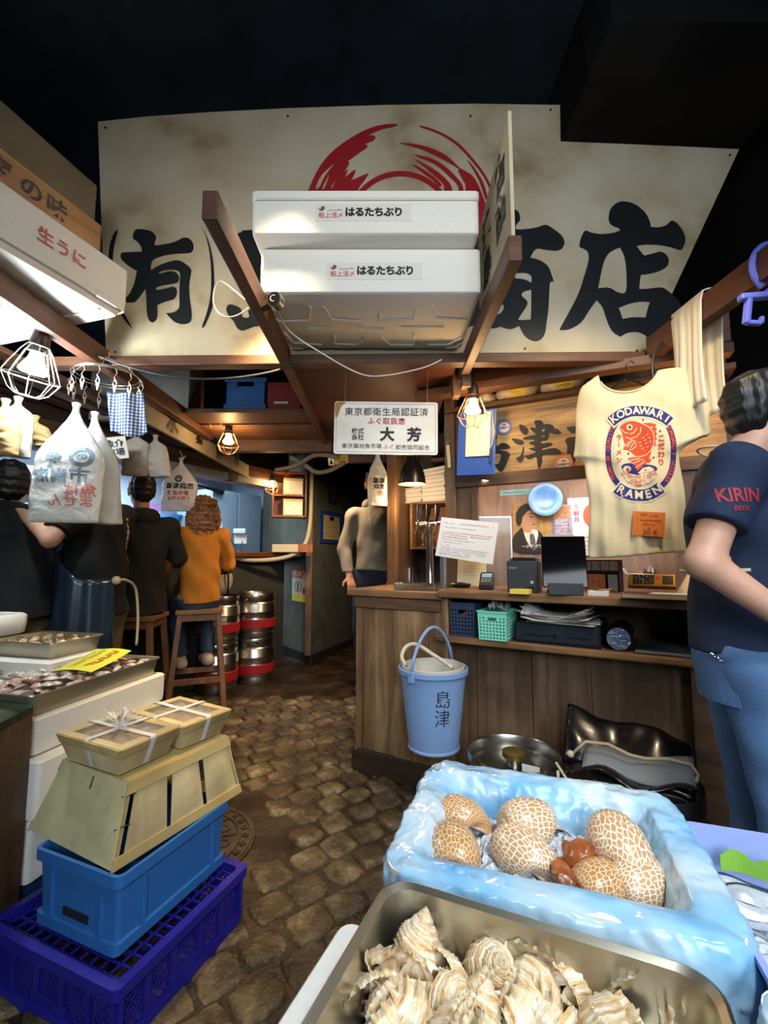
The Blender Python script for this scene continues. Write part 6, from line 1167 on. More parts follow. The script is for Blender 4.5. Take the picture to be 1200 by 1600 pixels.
# two tied veneer baskets
FILMC = mat('clear_wrap', 'e4e4e0', .12, trans=.55, alpha=.35); RIB = mat('white_ribbon_film', 'd6d8da', .3, alpha=.75)
def gift(label, mx, w, d, h, seed, bow):
    t = thing('veneer_basket', label, 'basket', mx, 'tied veneer baskets'); rs = random.Random(seed)
    def wl(x, y, z): k = (.80+.20*z/h); return V((x*w/2*k, y*d/2*k, z))
    for (a_, c_) in (((-1, -1), (1, -1)), ((1, -1), (1, 1)), ((1, 1), (-1, 1)), ((-1, 1), (-1, -1))):
        b = B(); quad(b, [wl(*a_, 0), wl(*c_, 0), wl(*c_, h), wl(*a_, h)], 0, .003); mk('side', b, VEN, t, solid=.003)
        nn_ = V(((a_[0]+c_[0])/2, (a_[1]+c_[1])/2, 0)).normalized()*.004
        b = B(); quad(b, [wl(*a_, h*.66)+nn_, wl(*c_, h*.66)+nn_, wl(*c_, h)+nn_, wl(*a_, h)+nn_], 0, .001); mk('rim_strip', b, VENR, t, solid=.003)
    b = B(); b.add([wl(x, y, .002) for x, y in ((-1, -1), (1, -1), (1, 1), (-1, 1))], [(0, 1, 2, 3)]); mk('floor', b, VEN, t, solid=.003)
    b = B(); q_ = [wl(x, y, h+.003) for x, y in ((-1, -1), (1, -1), (1, 1), (-1, 1))]; b.add([*q_, *[V((p.x*.76, p.y*.74, h+.003)) for p in q_]], [(0, 1, 5, 4), (1, 2, 6, 5), (2, 3, 7, 6), (3, 0, 4, 7)]); mk('lid_frame', b, VEN, t, solid=.003)
    b = B(); b.grid(lambda u, v: ((u-.5)*w*.72, (v-.5)*d*.70, h-.012+.012*NZ.noise(V((u*5+seed, v*5, 0)))), 18, 14); mk('dried_contents', b, mat('dried_seafood', '9a7a52', .6, var=.5, scale=40, bump=.6, bscale=50), t, smooth=True)
    b = B(); b.grid(lambda u, v: ((u-.5)*w*.80, (v-.5)*d*.78, h+.0005+.0022*NZ.noise(V((u*9, v*9, seed)))), 22, 18); mk('clear_window', b, FILMC, t, smooth=True)
    def band(px, py):
        pts = []
        for k in range(-6, 7):
            u = k/6; pts.append(V((u*w*.5*px, u*d*.5*py, h+.008)))
        e0, e1 = pts[0], pts[-1]; pts = [V((e0.x*.82, e0.y*.82, .0)), V((e0.x*1.03, e0.y*1.03, h*.95))]+pts+[V((e1.x*1.03, e1.y*1.03, h*.95)), V((e1.x*.82, e1.y*.82, 0))]
        s_ = V((-py, px, 0)).normalized()*.009; b = B(); b.grid(lambda u, v: pts[int(round(u*(len(pts)-1)))]+s_*(2*v-1)+V((0, 0, .001*sin(v*9))), len(pts), 4); return b
    for px, py in ((1, 0), (0, 1)): mk('ribbon', band(px*1.0, py*1.0), RIB, t, smooth=True)
    if bow:
        b = B()
        for k in range(26):
            a = rs.uniform(0, 2*pi); e = rs.uniform(.3, 1.1); L_ = rs.uniform(.05, .085); d_ = V((cos(a)*cos(e), sin(a)*cos(e), sin(e))); s_ = d_.cross(V((0, 0, 1))).normalized()*.003; o_ = V((0, 0, h+.01)); b.add([o_-s_*.4, o_+s_*.4, o_+d_*L_*.5+s_+V((0, 0, .004)), o_+d_*L_*.5-s_+V((0, 0, .004)), o_+d_*L_+s_*1.2, o_+d_*L_-s_*1.2], [(0, 1, 2, 3), (3, 2, 4, 5)])
        b.sphere((0, 0, h+.012), .009); mk('shredded_bow', b, RIB, t)
    return t
gift('nearer tied veneer basket with a shredded white bow on top', VN.mat(-.195, .135, .594) @ RZ(2), .30, .205, .078, 4, True)
gift('farther tied veneer basket without bow, at the aisle end of the crate', VN.mat(-.175, .345, .594) @ RZ(-3), .29, .195, .078, 9, False)
# foam stack with trays behind
SB = Plane(-1.156, 1.524, 13)
s1, *_ = styro_box('foam_box', 'long pinkish-white foam box right under the shellfish tray', 0, .50, 0, .62, .57, .69, lid=.0); s1.matrix_world = SB.mat(-.235, 0, .57)
s2, *_ = styro_box('foam_box', 'bulky foam box in the middle of the left stack', 0, .52, 0, .60, .38, .565); s2.matrix_world = SB.mat(-.20, -.01, .382)
s3, *_ = styro_box('foam_box', 'worn foam box low in the left stack on the dark blue crate', 0, .48, 0, .56, .18, .378); s3.matrix_world = SB.mat(-.21, .0, .182)
dc = thing('plastic_crate', 'dark blue crate at the foot of the left foam stack', 'crate', SB.mat(-.22, .28, 0)); b = B(); b.X = None; crate_shell(b, .46, .54, .178); mk('body', b, mat('dark_blue_crate', '173a5c', .45), dc, bevel=.004)
def pan(name, label, mx, w, d, h):
    t = thing(name, label, 'tray', mx); b = B(); b.loft([b.rrect(w-.03, d-.03, .02, 0, 4), b.rrect(w-.006, d-.006, .024, h-.004, 4), b.rrect(w+.008, d+.008, .026, h-.001, 4), b.rrect(w+.006, d+.006, .026, h+.003, 4), b.rrect(w-.012, d-.012, .02, h, 4), b.rrect(w-.034, d-.034, .016, .003, 4)]); mk('pan', b, mat('brushed_steel', 'a8a494', .42, .85), t, smooth=35); return t
pan('shellfish_tray', 'wide stainless tray of pinkish shellfish with a yellow sign', SB.mat(-.235, .30, .692), .47, .60, .07)
def clam_mesh(seed, n1=16, n2=9):
    b = B(); b.grid(lambda u, v: (lambda r_, a: (r_*cos(a)*.026*(1+.1*NZ.noise(V((cos(a), sin(a), seed)))), r_*sin(a)*.020, .012*(1-r_*r_)+.0016*cos(a*14)*r_))(v+.001, 2*pi*u), n1, n2, wrap=True)
    b.grid(lambda u, v: (lambda r_, a: (r_*cos(a)*.026, r_*sin(a)*.020, -.006*(1-r_*r_)))(1-v*.999, 2*pi*u), n1, 4, wrap=True); return b
CLM = [mat('pink_white_shell', 'b09a8e', .3, var=.4, scale=50, bump=.3, bscale=80, coat=.3), mat('grey_white_shell', 'bab4a8', .3, var=.35, scale=50, bump=.3, bscale=80, coat=.3), mat('brown_pink_shell', '7c5a48', .3, var=.45, scale=50, bump=.3, bscale=80, coat=.3)]
cms = [mk('tmp_c', clam_mesh(k), CLM[k], smooth=True) for k in range(3)]; cme = [c.data for c in cms]
for c in cms: bpy.data.objects.remove(c)
rs = random.Random(21)
for i in range(11):
    for j in range(13):
        x = -.235+(i-5)*.038+rs.uniform(-.012, .012); d_ = .30+(j-6)*.043+rs.uniform(-.014, .014)
        hp_ = .745+.022*math.exp(-((x+.2)**2/.02+(d_-.28)**2/.05))+rs.uniform(-.004, .006); k = rs.choice((0, 0, 1, 1, 2))
        o = mk('shellfish', cme[k], None, None, SB.mat(x, d_, hp_) @ MX.Rotation(rs.uniform(0, 6.3), 4, 'Z') @ MX.Rotation(rs.uniform(-.8, .8), 4, 'X') @ MX.Scale(rs.uniform(.7, 1.05), 4)); tag(o, 'small pinkish-white shellfish in the wide left tray', 'shellfish', 'shellfish heaped in the wide left tray')
b = B(); b.X = SB.mat(-.235, .30, .70); b.grid(lambda u, v: ((u-.5)*.42, (v-.5)*.55, .036+.006*NZ.noise(V((u*12, v*12, 0)))), 24, 24); o = mk('shell_grit', b, CLM[2], None, kind='stuff', smooth=True); tag(o, 'bed of small wet shell pieces beneath the heaped shellfish', 'shellfish')
ys = thing('price_sign', 'yellow handwritten price paper lying on the heaped shellfish', 'sign', SB.mat(-.13, .36, .785) @ RZ(8) @ RX(4))
fnp = lambda u, v: (-.085+.17*u, -.12+.24*v, .010*sin(u*3)+.016*v*v); b = B(); b.grid(fnp, 10, 10); mk('paper', b, mat('yellow_sign_paper', 'cdcc3c', .6), ys, solid=.001)
fq = lambda a, g: (lambda p: (p[0], p[1], p[2]+.003))(fnp(g, 1-a)); b = B(); scribble(b, .1, .85, .3, .14, seed=91, fn=fq); scribble(b, .15, .6, .12, .10, seed=93, fn=fq); mk('dark_handwriting', b, mat('sign_marker', '4a6a3a', .7), ys); b = B(); scribble(b, .12, .92, .62, .22, seed=92, fn=fq, gap=.05); mk('red_handwriting', b, mat('sign_red_marker', 'b8502c', .7), ys)
# upper trays on a higher foam box
zt_ = .86; a = PZ(160, 990, zt_); c = PZ(58, 1010, zt_); hb = thing('foam_box', 'high foam box holding the two smaller trays by the customers', 'box', T((a.x-.36, a.y-.10, 0)) @ RZ(-12)); b = B(); b.loft([b.rrect(.8, .30, .02, z, 4) for z in (.0, .795)]); mk('tub', b, STYRO, hb, smooth=35)
u1 = pan('whelk_tray', 'small steel tray of banded sea snails behind the shellfish', T((a.x-.19, a.y-.09, .797)) @ RZ(-14), .36, .26, .062)
snb = spiral_shell(B(), .055, 1.8, 4.5, .36, .40, .70, 1.15, 54, 24); snm = mk('tmp_s', snb, net_material('banded_snail', 'a07a4a', 'c2a070', 'd8ccb0', 5, 12, .12), smooth=True); sme = snm.data; bpy.data.objects.remove(snm)
for k in range(16):
    o = mk('sea_snail', sme, None, None, T((a.x-.19, a.y-.09, .835)) @ RZ(-14) @ T(((k % 4-1.5)*.075, (k//4-1.5)*.06, rs.uniform(0, .01))) @ RZ(rs.uniform(0, 360)) @ RY(rs.uniform(60, 110))); tag(o, 'banded sea snail in the small steel tray', 'sea snail', 'sea snails in the small tray')
pan('small_tray', 'small empty-looking steel tray at the left frame edge', T((a.x-.56, a.y-.10, .797)) @ RZ(-14), .34, .26, .062)
p = PZ(22, 975, .93); wb_ = thing('foam_box', 'white rounded foam box on the trays at the left frame edge', 'box', T((a.x-.50, a.y-.09, .863)) @ RZ(-14)); b = B(); b.loft([b.rrect(.26+e, .26+e, .04, z, 5) for e, z in ((-.03, 0), (-.01, .008), (0, .05), (0, .085), (-.02, .095), (-.05, .092), (-.06, .06))]); mk('tub', b, STYRO, wb_, smooth=50)
# dark green display at the left edge
RRp = PZ(52, 1103, .74); FRp = PZ(-2, 1131, .74); RLp = PZ(-60, 1081, .74); FLp = RLp+(FRp-RRp)
gs = thing('display_stand', 'dark wooden stand with greenish wet top at the left frame edge', 'stand', T((RRp.x, RRp.y, 0))); rel = lambda p, z: (p.x-RRp.x, p.y-RRp.y, z)
fr_ = RRp+(FRp-RRp)*2.2; fl_ = RLp+(FRp-RRp)*2.2
b = B(); b.loft([[rel(p, z) for p in (RRp, RLp, fl_, fr_)] for z in (.0, .715)]); mk('body', b, OAKD, gs); b = B(); b.loft([[rel(p, z) for p in (RRp, RLp, fl_, fr_)] for z in (.716, .74)]); mk('green_top', b, mat('dark_green_tray', '3c4a38', .18, .4, var=.4, scale=20), gs)
# manhole cover
mh = thing('manhole_cover', 'round cast iron manhole cover with raised pattern in the cobbles', 'manhole cover', T((-.86, 2.03, .004))); IRON = mat('wet_cast_iron', '4a3d2c', .25, .55, var=.4, scale=14, bump=.3, bscale=40)
mk('plate', B().lathe([(.30, -.004), (.30, .006), (.001, .006)], 56), IRON, mh); b = B()
for r_ in (.285, .235, .12): b.lathe([(r_-.008, .004), (r_-.006, .011), (r_+.006, .011), (r_+.008, .004)], 56)
for k in range(28): a = 2*pi*k/28; b.lathe([(.016, .004), (.014, .012), (.008, .012), (.006, .008), (.001, .008)], 10, (.26*cos(a), .26*sin(a), 0))
for k in range(10):
    a = 2*pi*k/10; b.lathe([(.032, .004), (.030, .011), (.020, .011), (.018, .004)], 14, (.178*cos(a), .178*sin(a), 0)); b.bar((.13*cos(a+.3), .13*sin(a+.3), .008), (.225*cos(a+.3), .225*sin(a+.3), .008), .012, .008)
mk('raised_pattern', b, IRON, mh)
# ================= people =================
SKIN = mat('skin_fair', 'b98b72', .5, var=.10, scale=12, sub=.08); SKIN2 = mat('skin_warm', 'a87456', .5, var=.10, scale=12, sub=.08)
BLK = mat('black_cotton', '090a0c', .9, bump=.2, bscale=60, dist=.004); CHAR = mat('charcoal_hoodie', '1d1c18', .9, bump=.2, bscale=50, dist=.004); NAVYC = mat('navy_cotton', '10203a', .85, bump=.2, bscale=60, dist=.004)
MUST = mat('mustard_knit', 'b06a14', .85, var=.10, scale=10, bump=.25, bscale=90, dist=.003); GREYH = mat('grey_hoodie_fleece', '6e685c', .9, var=.06, scale=9, bump=.2, bscale=60, dist=.004); TAN = mat('tan_trousers', '8a7a58', .85, bump=.2, bscale=50, dist=.004); KHAKI = mat('khaki_trousers', '5a5236', .85); JEANS = mat('blue_denim', '4d6d96', .8, var=.22, scale=5, bump=.35, bscale=130, dist=.003); DJEANS = mat('dark_denim', '27364a', .8, var=.15, scale=6, bump=.2, bscale=130)
HAIRK = mat('black_hair', '110f0f', .45, bump=.6, bscale=90, stretch=(1, 1, .2), dist=.006); HAIRC = mat('curly_brown_hair', '7a5434', .5, var=.4, scale=30, bump=.8, bscale=60, dist=.01); SHOE = mat('dark_shoe', '1a1816', .5); SHOEW = mat('pale_shoe', 'a89a88', .6)
def rotm(yaw, pitch=0, roll=0): return RZ(yaw) @ RX(pitch) @ RY(roll)
def add_head(s, c, q, sc=1):
    Rm = q.to_3x3(); f = lambda x, y, z: tuple(V(c)+Rm @ (V((x, y, z))*sc))
    s.ell(f(0, -.015, .035), (.076*sc, .094*sc, .088*sc), .02, q).ell(f(0, .03, -.03), (.060*sc, .066*sc, .082*sc), .03, q).ell(f(0, .068, -.092), (.03*sc, .026*sc, .022*sc), .03, q)
    s.cone(f(0, .093, .012), f(0, .112, -.022), .010*sc, .014*sc, .012).ell(f(0, .088, -.056), (.024*sc, .012*sc, .010*sc), .01, q).ell(f(0, .082, .028), (.05*sc, .018*sc, .012*sc), .02, q)
    for sx in (-1, 1): s.ell(f(.078*sx, -.008, -.008), (.010*sc, .022*sc, .033*sc), .008, q).ell(f(.084*sx, -.014, .012), (.007*sc, .018*sc, .014*sc), .006, q)
    return f
def add_hand(s, w, d, n, side, curl=.5, sc=1):
    """palm, four bent fingers of unequal length and a thumb leaving the side of the palm"""
    d = V(d).normalized(); n = V(n); n = (n-d*n.dot(d)).normalized(); x = d.cross(n).normalized()*side; w = V(w)
    for u in (-.026, -.009, .009, .026): s.cone(w+d*.01+x*u*.6, w+d*.085*sc+x*u, .013, .0115, .012)
    for u, L_ in ((-.029, .062), (-.010, .075), (.010, .082), (.029, .072)):
        p = w+d*.088*sc+x*u; a = 0; r_ = .0092
        for k, fl in enumerate((.45, .32, .25)):
            a += curl*(.6, 1.0, .8)[k]; q = p+(d*cos(a)+n*sin(a))*L_*fl*1.1; s.cone(p, q, r_, r_*.92, .005); p = q; r_ *= .92
    p = w+d*.028+x*.028; q = p+(d*.6+x*.75+n*.25).normalized()*.038; s.cone(p, q, .0125, .011, .01); s.cone(q, q+(d*.9+x*.25+n*.4*curl).normalized()*.032, .011, .009, .005)
def person(label, mx, J, top, sleeve, trousers, hem, sk=SKIN, hair='short', hairm=HAIRK, hood=False, w=1.0, belly=.0, shoe=SHOE, hands=('R', 'L'), curl=.6, hd=(0, 0, 0), hsc=1.0, res=.0085, tuck=.0, collar=True):
    t = thing('person', label, 'person', mx); g = lambda k: V(J[k]); q = rotm(*hd); FLT = ((0, 1, 0), .68)
    s = SDF(res); f = add_head(s, g('head'), q, hsc); s.cone(g('neck'), f(0, -.02, -.05), .058, .054, .03)
    pel, ch = g('pelvis'), g('chest'); s.cone(pel, pel.lerp(ch, .5), .135*w, .130*w, .05, FLT).cone(pel.lerp(ch, .5), ch, .135*w, .155*w, .05, FLT).cone(g('shR')*.9+g('shL')*.1, g('shL')*.9+g('shR')*.1, .055, .055, .05)
    for S_ in 'RL':
        s.cone(g('sh'+S_), g('el'+S_), .050, .042, .03).cone(g('el'+S_), g('wr'+S_), .043, .027, .02)
        sd = 1 if S_ == 'R' else -1; add_hand(s, g('wr'+S_), J.get('hd'+S_, g('wr'+S_)-g('el'+S_)), J.get('pn'+S_, (0, 0, -1)), -sd, curl)
        s.cone(g('hip'+S_), g('kn'+S_), .076, .056, .04).cone(g('kn'+S_), g('an'+S_), .056, .038, .03); an = g('an'+S_); to = V(J.get('to'+S_, an+V((0, .16, -.05)))); s.cone(an+V((0, -.02, -.045)), to, .036, .028, .03)
    mk('body', s.build(), sk, t, smooth=True)
    # top
    s = SDF(res); FL2 = ((0, 1, 0), .80+belly); hz = hem
    s.cone((pel.x, pel.y, hz-.03), pel.lerp(ch, .45), .186*w+belly*.2, .158*w+belly*.15, .05, FL2).cone(pel.lerp(ch, .45), ch, .158*w+belly*.1, .172*w, .05, FL2)
    nk = g('neck'); s.cone(g('shR'), g('shL'), .066, .066, .06).cone(ch, nk+V((0, -.015, -.03)), .13*w, .075, .06, ((0, 1, 0), .75))
    for S_ in 'RL':
        a, e, r_ = g('sh'+S_), g('el'+S_), g('wr'+S_)
        if sleeve <= 1: s.cone(a, e, .074, .066, .04, cut=sleeve)
        else: s.cone(a, e, .072, .060, .04).cone(e, r_, .060, .042, .02, cut=sleeve-1)
    s.cutplane((0, 0, hz), (0, 0, -1))
    def wr(v): x, y, z = v[:, 0], v[:, 1], v[:, 2]; return np.stack([x+.004*np.sin(z*31+y*17), y+.006*np.sin(z*24+x*19+np.sin(x*11))+.004*np.sin(x*47+z*21), z+.008*np.sin(x*12+y*9)*np.clip((hz+.2-z)/.2, 0, 1)], 1)
    bt = s.build(warp=wr); mk('top', bt, top, t, smooth=True)
    if hood:
        s = SDF(res); c = nk+V((0, -.055, .0)); s.ell(c, (.12, .075, .075), .03).ell(c+V((-.07, .03, .01)), (.05, .07, .055), .03).ell(c+V((.07, .03, .01)), (.05, .07, .055), .03); mk('hood', s.build(), top, t, smooth=True)
    elif collar:
        b = B(); b.tube([nk+V((.066*cos(2*pi*k/24), -.008+.062*sin(2*pi*k/24), .012-.018*sin(2*pi*k/24))) for k in range(24)], .009, 8, closed=True); mk('collar', b, top, t, smooth=True)
    s = SDF(res); s.cone(pel+V((0, 0, .08)), pel+V((0, 0, -.05)), .150*w, .155*w, .04, ((0, 1, 0), .78))
    for S_ in 'RL': s.cone(g('hip'+S_), g('kn'+S_), .108*w**.5, .076, .04).cone(g('kn'+S_), g('an'+S_), .072, .056, .03, cut=.96)
    s.cutplane((0, 0, hem+.03), (0, 0, 1)); mk('trousers', s.build(warp=lambda v: v+.004*np.sin(v[:, [2, 0, 1]]*38)), trousers, t, smooth=True)
    for S_ in 'RL':
        an = g('an'+S_); to = V(J.get('to'+S_, an+V((0, .16, -.05)))); s = SDF(.009); s.cone(an+V((0, -.03, -.05)), to, .046, .036, .03).cone(an+V((0, -.0, -.02)), an+V((0, 0, -.05)), .046, .046, .02); s.cutplane((0, 0, min(an.z, to.z+.03)-.075), (0, 0, -1)); mk('shoe', s.build(), shoe, t, smooth=True)
    Rm = q.to_3x3()
    for sx in (-1, 1): mk('eye', B().sphere(f(.031*sx, .073, .008), .0105*hsc), mat('eye_white', 'c9c4bc', .2), t, smooth=True)
    if hair == 'short':
        s = SDF(.007); s.ell(f(0, -.024, .044), (.082*hsc, .097*hsc, .090*hsc), .02, q).ell(f(0, -.050, -.015), (.070*hsc, .062*hsc, .070*hsc), .03, q).ell(f(0, .035, .088), (.066*hsc, .06*hsc, .036*hsc), .03, q)
        nn = Rm @ V((0, .62, -.78)); s.cutplane(f(0, .015, -.035), tuple(nn)); mk('hair', s.build(warp=lambda v: v+.003*np.sin(v[:, [1, 2, 0]]*140)), hairm, t, smooth=True)
    elif hair == 'curly':
        s = SDF(.008); rs = random.Random(2); s.ell(f(0, -.02, .045), (.10, .105, .095), .02, q)
        for k in range(190):
            z = rs.uniform(-.32, .10); wd = .100+.040*max(0, min(1, (.08-z)/.15)); a = rs.uniform(pi*.98, 2.02*pi) if z < .02 else rs.uniform(0, 2*pi); tap = 1 if z > -.10 else 1-.72*(-.10-z)/.22
            s.ell(f(cos(a)*wd*tap*.92, sin(a)*.095*tap-.03, z), (.022, .022, .026), .012)
        mk('hair', s.build(warp=lambda v: v+.005*np.sin(v[:, [1, 2, 0]]*150)), hairm, t, smooth=True)
        for k in range(46):
            z0 = rs.uniform(-.10, .06); a = rs.uniform(pi*1.0, 2.0*pi); pts = []; ln = rs.uniform(.12, .22)
            for m in range(16): u = m/15; r_ = .135+.03*sin(u*3); ph = u*22+k; tp_ = 1-.35*u; pts.append(f(cos(a)*r_*tp_*.95+.009*cos(ph), sin(a)*.115*tp_-.03+.009*sin(ph), z0-ln*u))
            mk('curl', B().tube(pts, [.006*(1-.5*m/15) for m in range(16)], 5), hairm, t, smooth=True)
    return t, bt, f
def seated(S, sh, head, w=1.0, reach=.36, spread=.27):
    return dict(pelvis=(0, 0, S+.10), chest=(0, .03, sh-.12), neck=(0, .02, sh+.06), head=(0, .045, head), shR=(.185*w, .02, sh), shL=(-.185*w, .02, sh), elR=(spread, .10, sh-.25), elL=(-spread, .10, sh-.25), wrR=(.14, .31, 1.315), wrL=(-.14, .31, 1.315), hipR=(.095, .02, S+.09), hipL=(-.095, .02, S+.09), knR=(.14, .24, S-.01), knL=(-.14, .24, S-.01), anR=(.13, .16, S-.42), anL=(-.13, .16, S-.42))
# stools
STW = wood('stool_wood', '7a5230', '4f331d', '94683e', 2, fine=1)
def stool(label, mx, H=.79, w=.36):
    t = thing('bar_stool', label, 'stool', mx, 'wooden bar stools'); mk('seat', B().box(-w/2, w/2, -w/2, w/2, H-.032, H), OAK, t, bevel=.004); lo, hi = .21, .145
    for sx in (-1, 1):
        for sy in (-1, 1): mk('leg', B().bar((sx*lo, sy*lo, 0), (sx*hi, sy*hi, H-.032), .04, .04, up=(0, 1, 0)), STW, t, bevel=.003)
    for z, ks in ((.30, ((-1, 0), (1, 0))), (.24, ((0, -1), (0, 1)))):
        e = lo+(hi-lo)*z/H
        for sx, sy in ks: a, c = ((sx*e, -e, z), (sx*e, e, z)) if sx else ((-e, sy*e, z), (e, sy*e, z)); mk('stretcher', B().bar(a, c, .025, .045), STW, t, bevel=.002)
    for sx, sy in ((0, -1), (0, 1), (-1, 0), (1, 0)): a, c = ((sx*hi, -hi, H-.06), (sx*hi, hi, H-.06)) if sx else ((-hi, sy*hi, H-.06), (hi, sy*hi, H-.06)); mk('apron_rail', B().bar(a, c, .02, .055), STW, t)
    return t
BAR = 58.5
p4 = PZ(312, 950, .79); p3 = PZ(213, 960, .79)
stool('wooden bar stool under the woman in mustard', T((p4.x, p4.y, 0)) @ RZ(BAR-36)); stool('wooden bar stool under the dark hooded man', T((p3.x, p3.y, 0)) @ RZ(BAR-50))
J = seated(.79, 1.40, 1.615, .92); J['anL'] = (-.08, .20, .36)
t, bt, f = person('woman with curly brown hair and mustard top seated at the bar, back turned', T((p4.x, p4.y, 0)) @ RZ(BAR-20), J, MUST, 1.62, DJEANS, .845, hair='curly', hairm=HAIRC, w=.92, shoe=SHOEW)
J = seated(.79, 1.46, 1.725, 1.12, spread=.31)
t, bt, f = person('man in dark hoodie seated at the bar left of the curly-haired woman, back turned', T((p3.x, p3.y, 0)) @ RZ(BAR-18), J, CHAR, 1.95, BLK, .80, hood=True, w=1.16, hsc=1.12)
h1_ = P(16, 752, 2.42); J = seated(.80, 1.40, 1.61, 1.25, spread=.36)
t, bt, f = person('big man in black top and tan trousers at the left edge, back turned', T((h1_.x, h1_.y, 0)) @ RZ(BAR-14), J, BLK, 1.9, TAN, .905, w=1.42, belly=.10, hsc=1.1)
stool('bar stool hidden under the big man in black', T((h1_.x, h1_.y, 0)) @ RZ(BAR-14))
# standing attendant in oilcloth apron
h2 = P(160, 790, 2.62); J = dict(pelvis=(0, 0, .98), chest=(0, .02, 1.36), neck=(0, .02, 1.54), head=(0, .06, 1.74), shR=(.19, 0, 1.47), shL=(-.19, 0, 1.47), elR=(.27, .10, 1.22), elL=(-.34, .03, 1.31), wrR=(.15, .33, 1.18), wrL=(-.25, .26, 1.45), hipR=(.10, 0, .93), hipL=(-.10, 0, .93), knR=(.11, .03, .50), knL=(-.11, .03, .50), anR=(.11, -.01, .09), anL=(-.11, -.01, .09), toR=(.12, .15, .035), toL=(-.12, .15, .035))
t, bt, f = person('attendant in black printed shirt and oilcloth apron behind the hanging carrier bags', T((h2.x, h2.y, 0)) @ RZ(88), J, BLK, .75, KHAKI, .90, w=1.05)
def aprn(u, v):
    a = R(40+205*u); fl = 1+.16*v; fo = .012*sin(u*21+v*3)*v+.006*sin(u*47); zt0 = 1.30-.20*min(1, max(0, (u-.35)/.4))
    return ((.215*fl+fo)*cos(a), (.178*fl+fo)*sin(a), zt0-(zt0-.50)*v)
b = B(); b.grid(aprn, 40, 20); mk('apron', b, mat('dark_blue_oilcloth', '1c2a3a', .3, coat=.3, var=.3, scale=6), t, smooth=True, solid=.005)
b = B(); b.tube(sm3([(-.10, -.178, 1.09), (-.05, -.19, 1.09), (.04, -.185, 1.06), (.09, -.18, 1.0), (.11, -.185, .85), (.10, -.19, .70)]), .008, 6); b.sphere((-.11, -.18, 1.09), .024); mk('apron_cord', b, CRD, t, smooth=True)

sk = (lambda tr_: (lambda x, z, off=.002: (lambda hh: (x, (hh[0].y if hh[0] else -.2)-off, z))(tr_.ray_cast(V((x, -3, z)), V((0, 1, 0))))))(BVHTree.FromPolygons([V(v) for v in bt.v], bt.f))
b = B()
for i, (c, zz) in enumerate((('こ', 1.42), ('だ', 1.35), ('わ', 1.28), ('り', 1.21))): put2d(b, fine(([(u*.075, v*.075) for u, v in text2d(c, 1, .05)[0]], text2d(c, 1, .05)[1]), .02), lambda a, g: sk(.10+a, zz+g, .003))
mk('white_back_print', b, PAPER, t)
# man in grey hoodie behind the counter end
h5 = P(587, 850, 4.25); J = dict(pelvis=(0, 0, .98), chest=(0, .0, 1.36), neck=(0, .02, 1.53), head=(0, .06, 1.71), shR=(.185, 0, 1.45), shL=(-.185, 0, 1.45), elR=(.27, .02, 1.16), elL=(-.27, .04, 1.16), wrR=(.19, .16, .94), wrL=(-.18, .18, .96), hipR=(.10, 0, .93), hipL=(-.10, 0, .93), knR=(.11, .03, .50), knL=(-.11, .03, .50), anR=(.11, -.01, .09), anL=(-.11, -.01, .09), toR=(.12, .15, .035), toL=(-.12, .15, .035), hdR=(-.3, .5, -.8), hdL=(.3, .5, -.8))
t, bt, f = person('man in grey hoodie standing in the dark passage, face behind a hanging bag', T((h5.x, h5.y, 0)) @ RZ(172) @ MX.Scale(1.11, 4), J, GREYH, 1.95, mat('navy_trousers', '161c2e', .85), .98, hood=True, w=.95, sk=SKIN2)
mk('cord', B().tube([(.03, .125, 1.49), (.035, .14, 1.40)], .003, 5), PAPER, t); 
# man in navy t-shirt at the right edge
h6 = P(1200, 635, 1.22); J = dict(pelvis=(0, 0, .95), chest=(0, .01, 1.32), neck=(0, .02, 1.50), head=(0, .10, 1.645), shR=(.185, -.06, 1.44), shL=(-.185, .02, 1.44), elR=(.27, -.17, 1.19), elL=(-.24, .06, 1.17), wrR=(.245, .06, 1.0), wrL=(-.16, .22, 1.08), hipR=(.10, 0, .90), hipL=(-.10, 0, .90), knR=(.115, .04, .48), knL=(-.11, .03, .48), anR=(.12, .0, .085), anL=(-.11, -.01, .085), toR=(.13, .16, .035), toL=(-.12, .15, .035), pnR=(-1, 0, -.2), pnL=(1, 0, -.2))
t, bt, f = person('man in navy t-shirt and blue jeans at the right edge, seen from behind his arm', T((1.082, 1.365, .015)) @ RZ(-110), J, NAVYC, .62, JEANS, .93, w=1.02, hd=(0, 4, 0), res=.0075, sk=SKIN)
tr6 = BVHTree.FromPolygons([V(v) for v in bt.v], bt.f)
def onarm(u, v, off=.002):
    o = V((.60, -.088+u, 1.36+v)); h_ = tr6.ray_cast(o, V((-1, -.0, 0))); return (h_[0]+h_[1]*off) if h_[0] else o
b = B(); put2d(b, fine(([(a*.040, g*.050) for a, g in text2d('KIRIN', 1, .03)[0]], text2d('KIRIN', 1, .03)[1]), .012), lambda a, g: onarm(a, g-.0)); put2d(b, ([(a*.018, g*.018) for a, g in text2d('BEER', 1, .01)[0]], text2d('BEER', 1, .01)[1]), lambda a, g: onarm(a, g-.034)); mk('red_sleeve_print', b, mat('red_shirt_print', '8e2430', .7), t)
b = B(); b.tube([V((.083*cos(a)*.95, .0+.078*sin(a)-.012, 1.525-.02*sin(a))) for a in [pi+pi*k/12 for k in range(13)]], .0035, 6); mk('collar_line', b, mat('pale_piping', 'a8a484', .7), t)
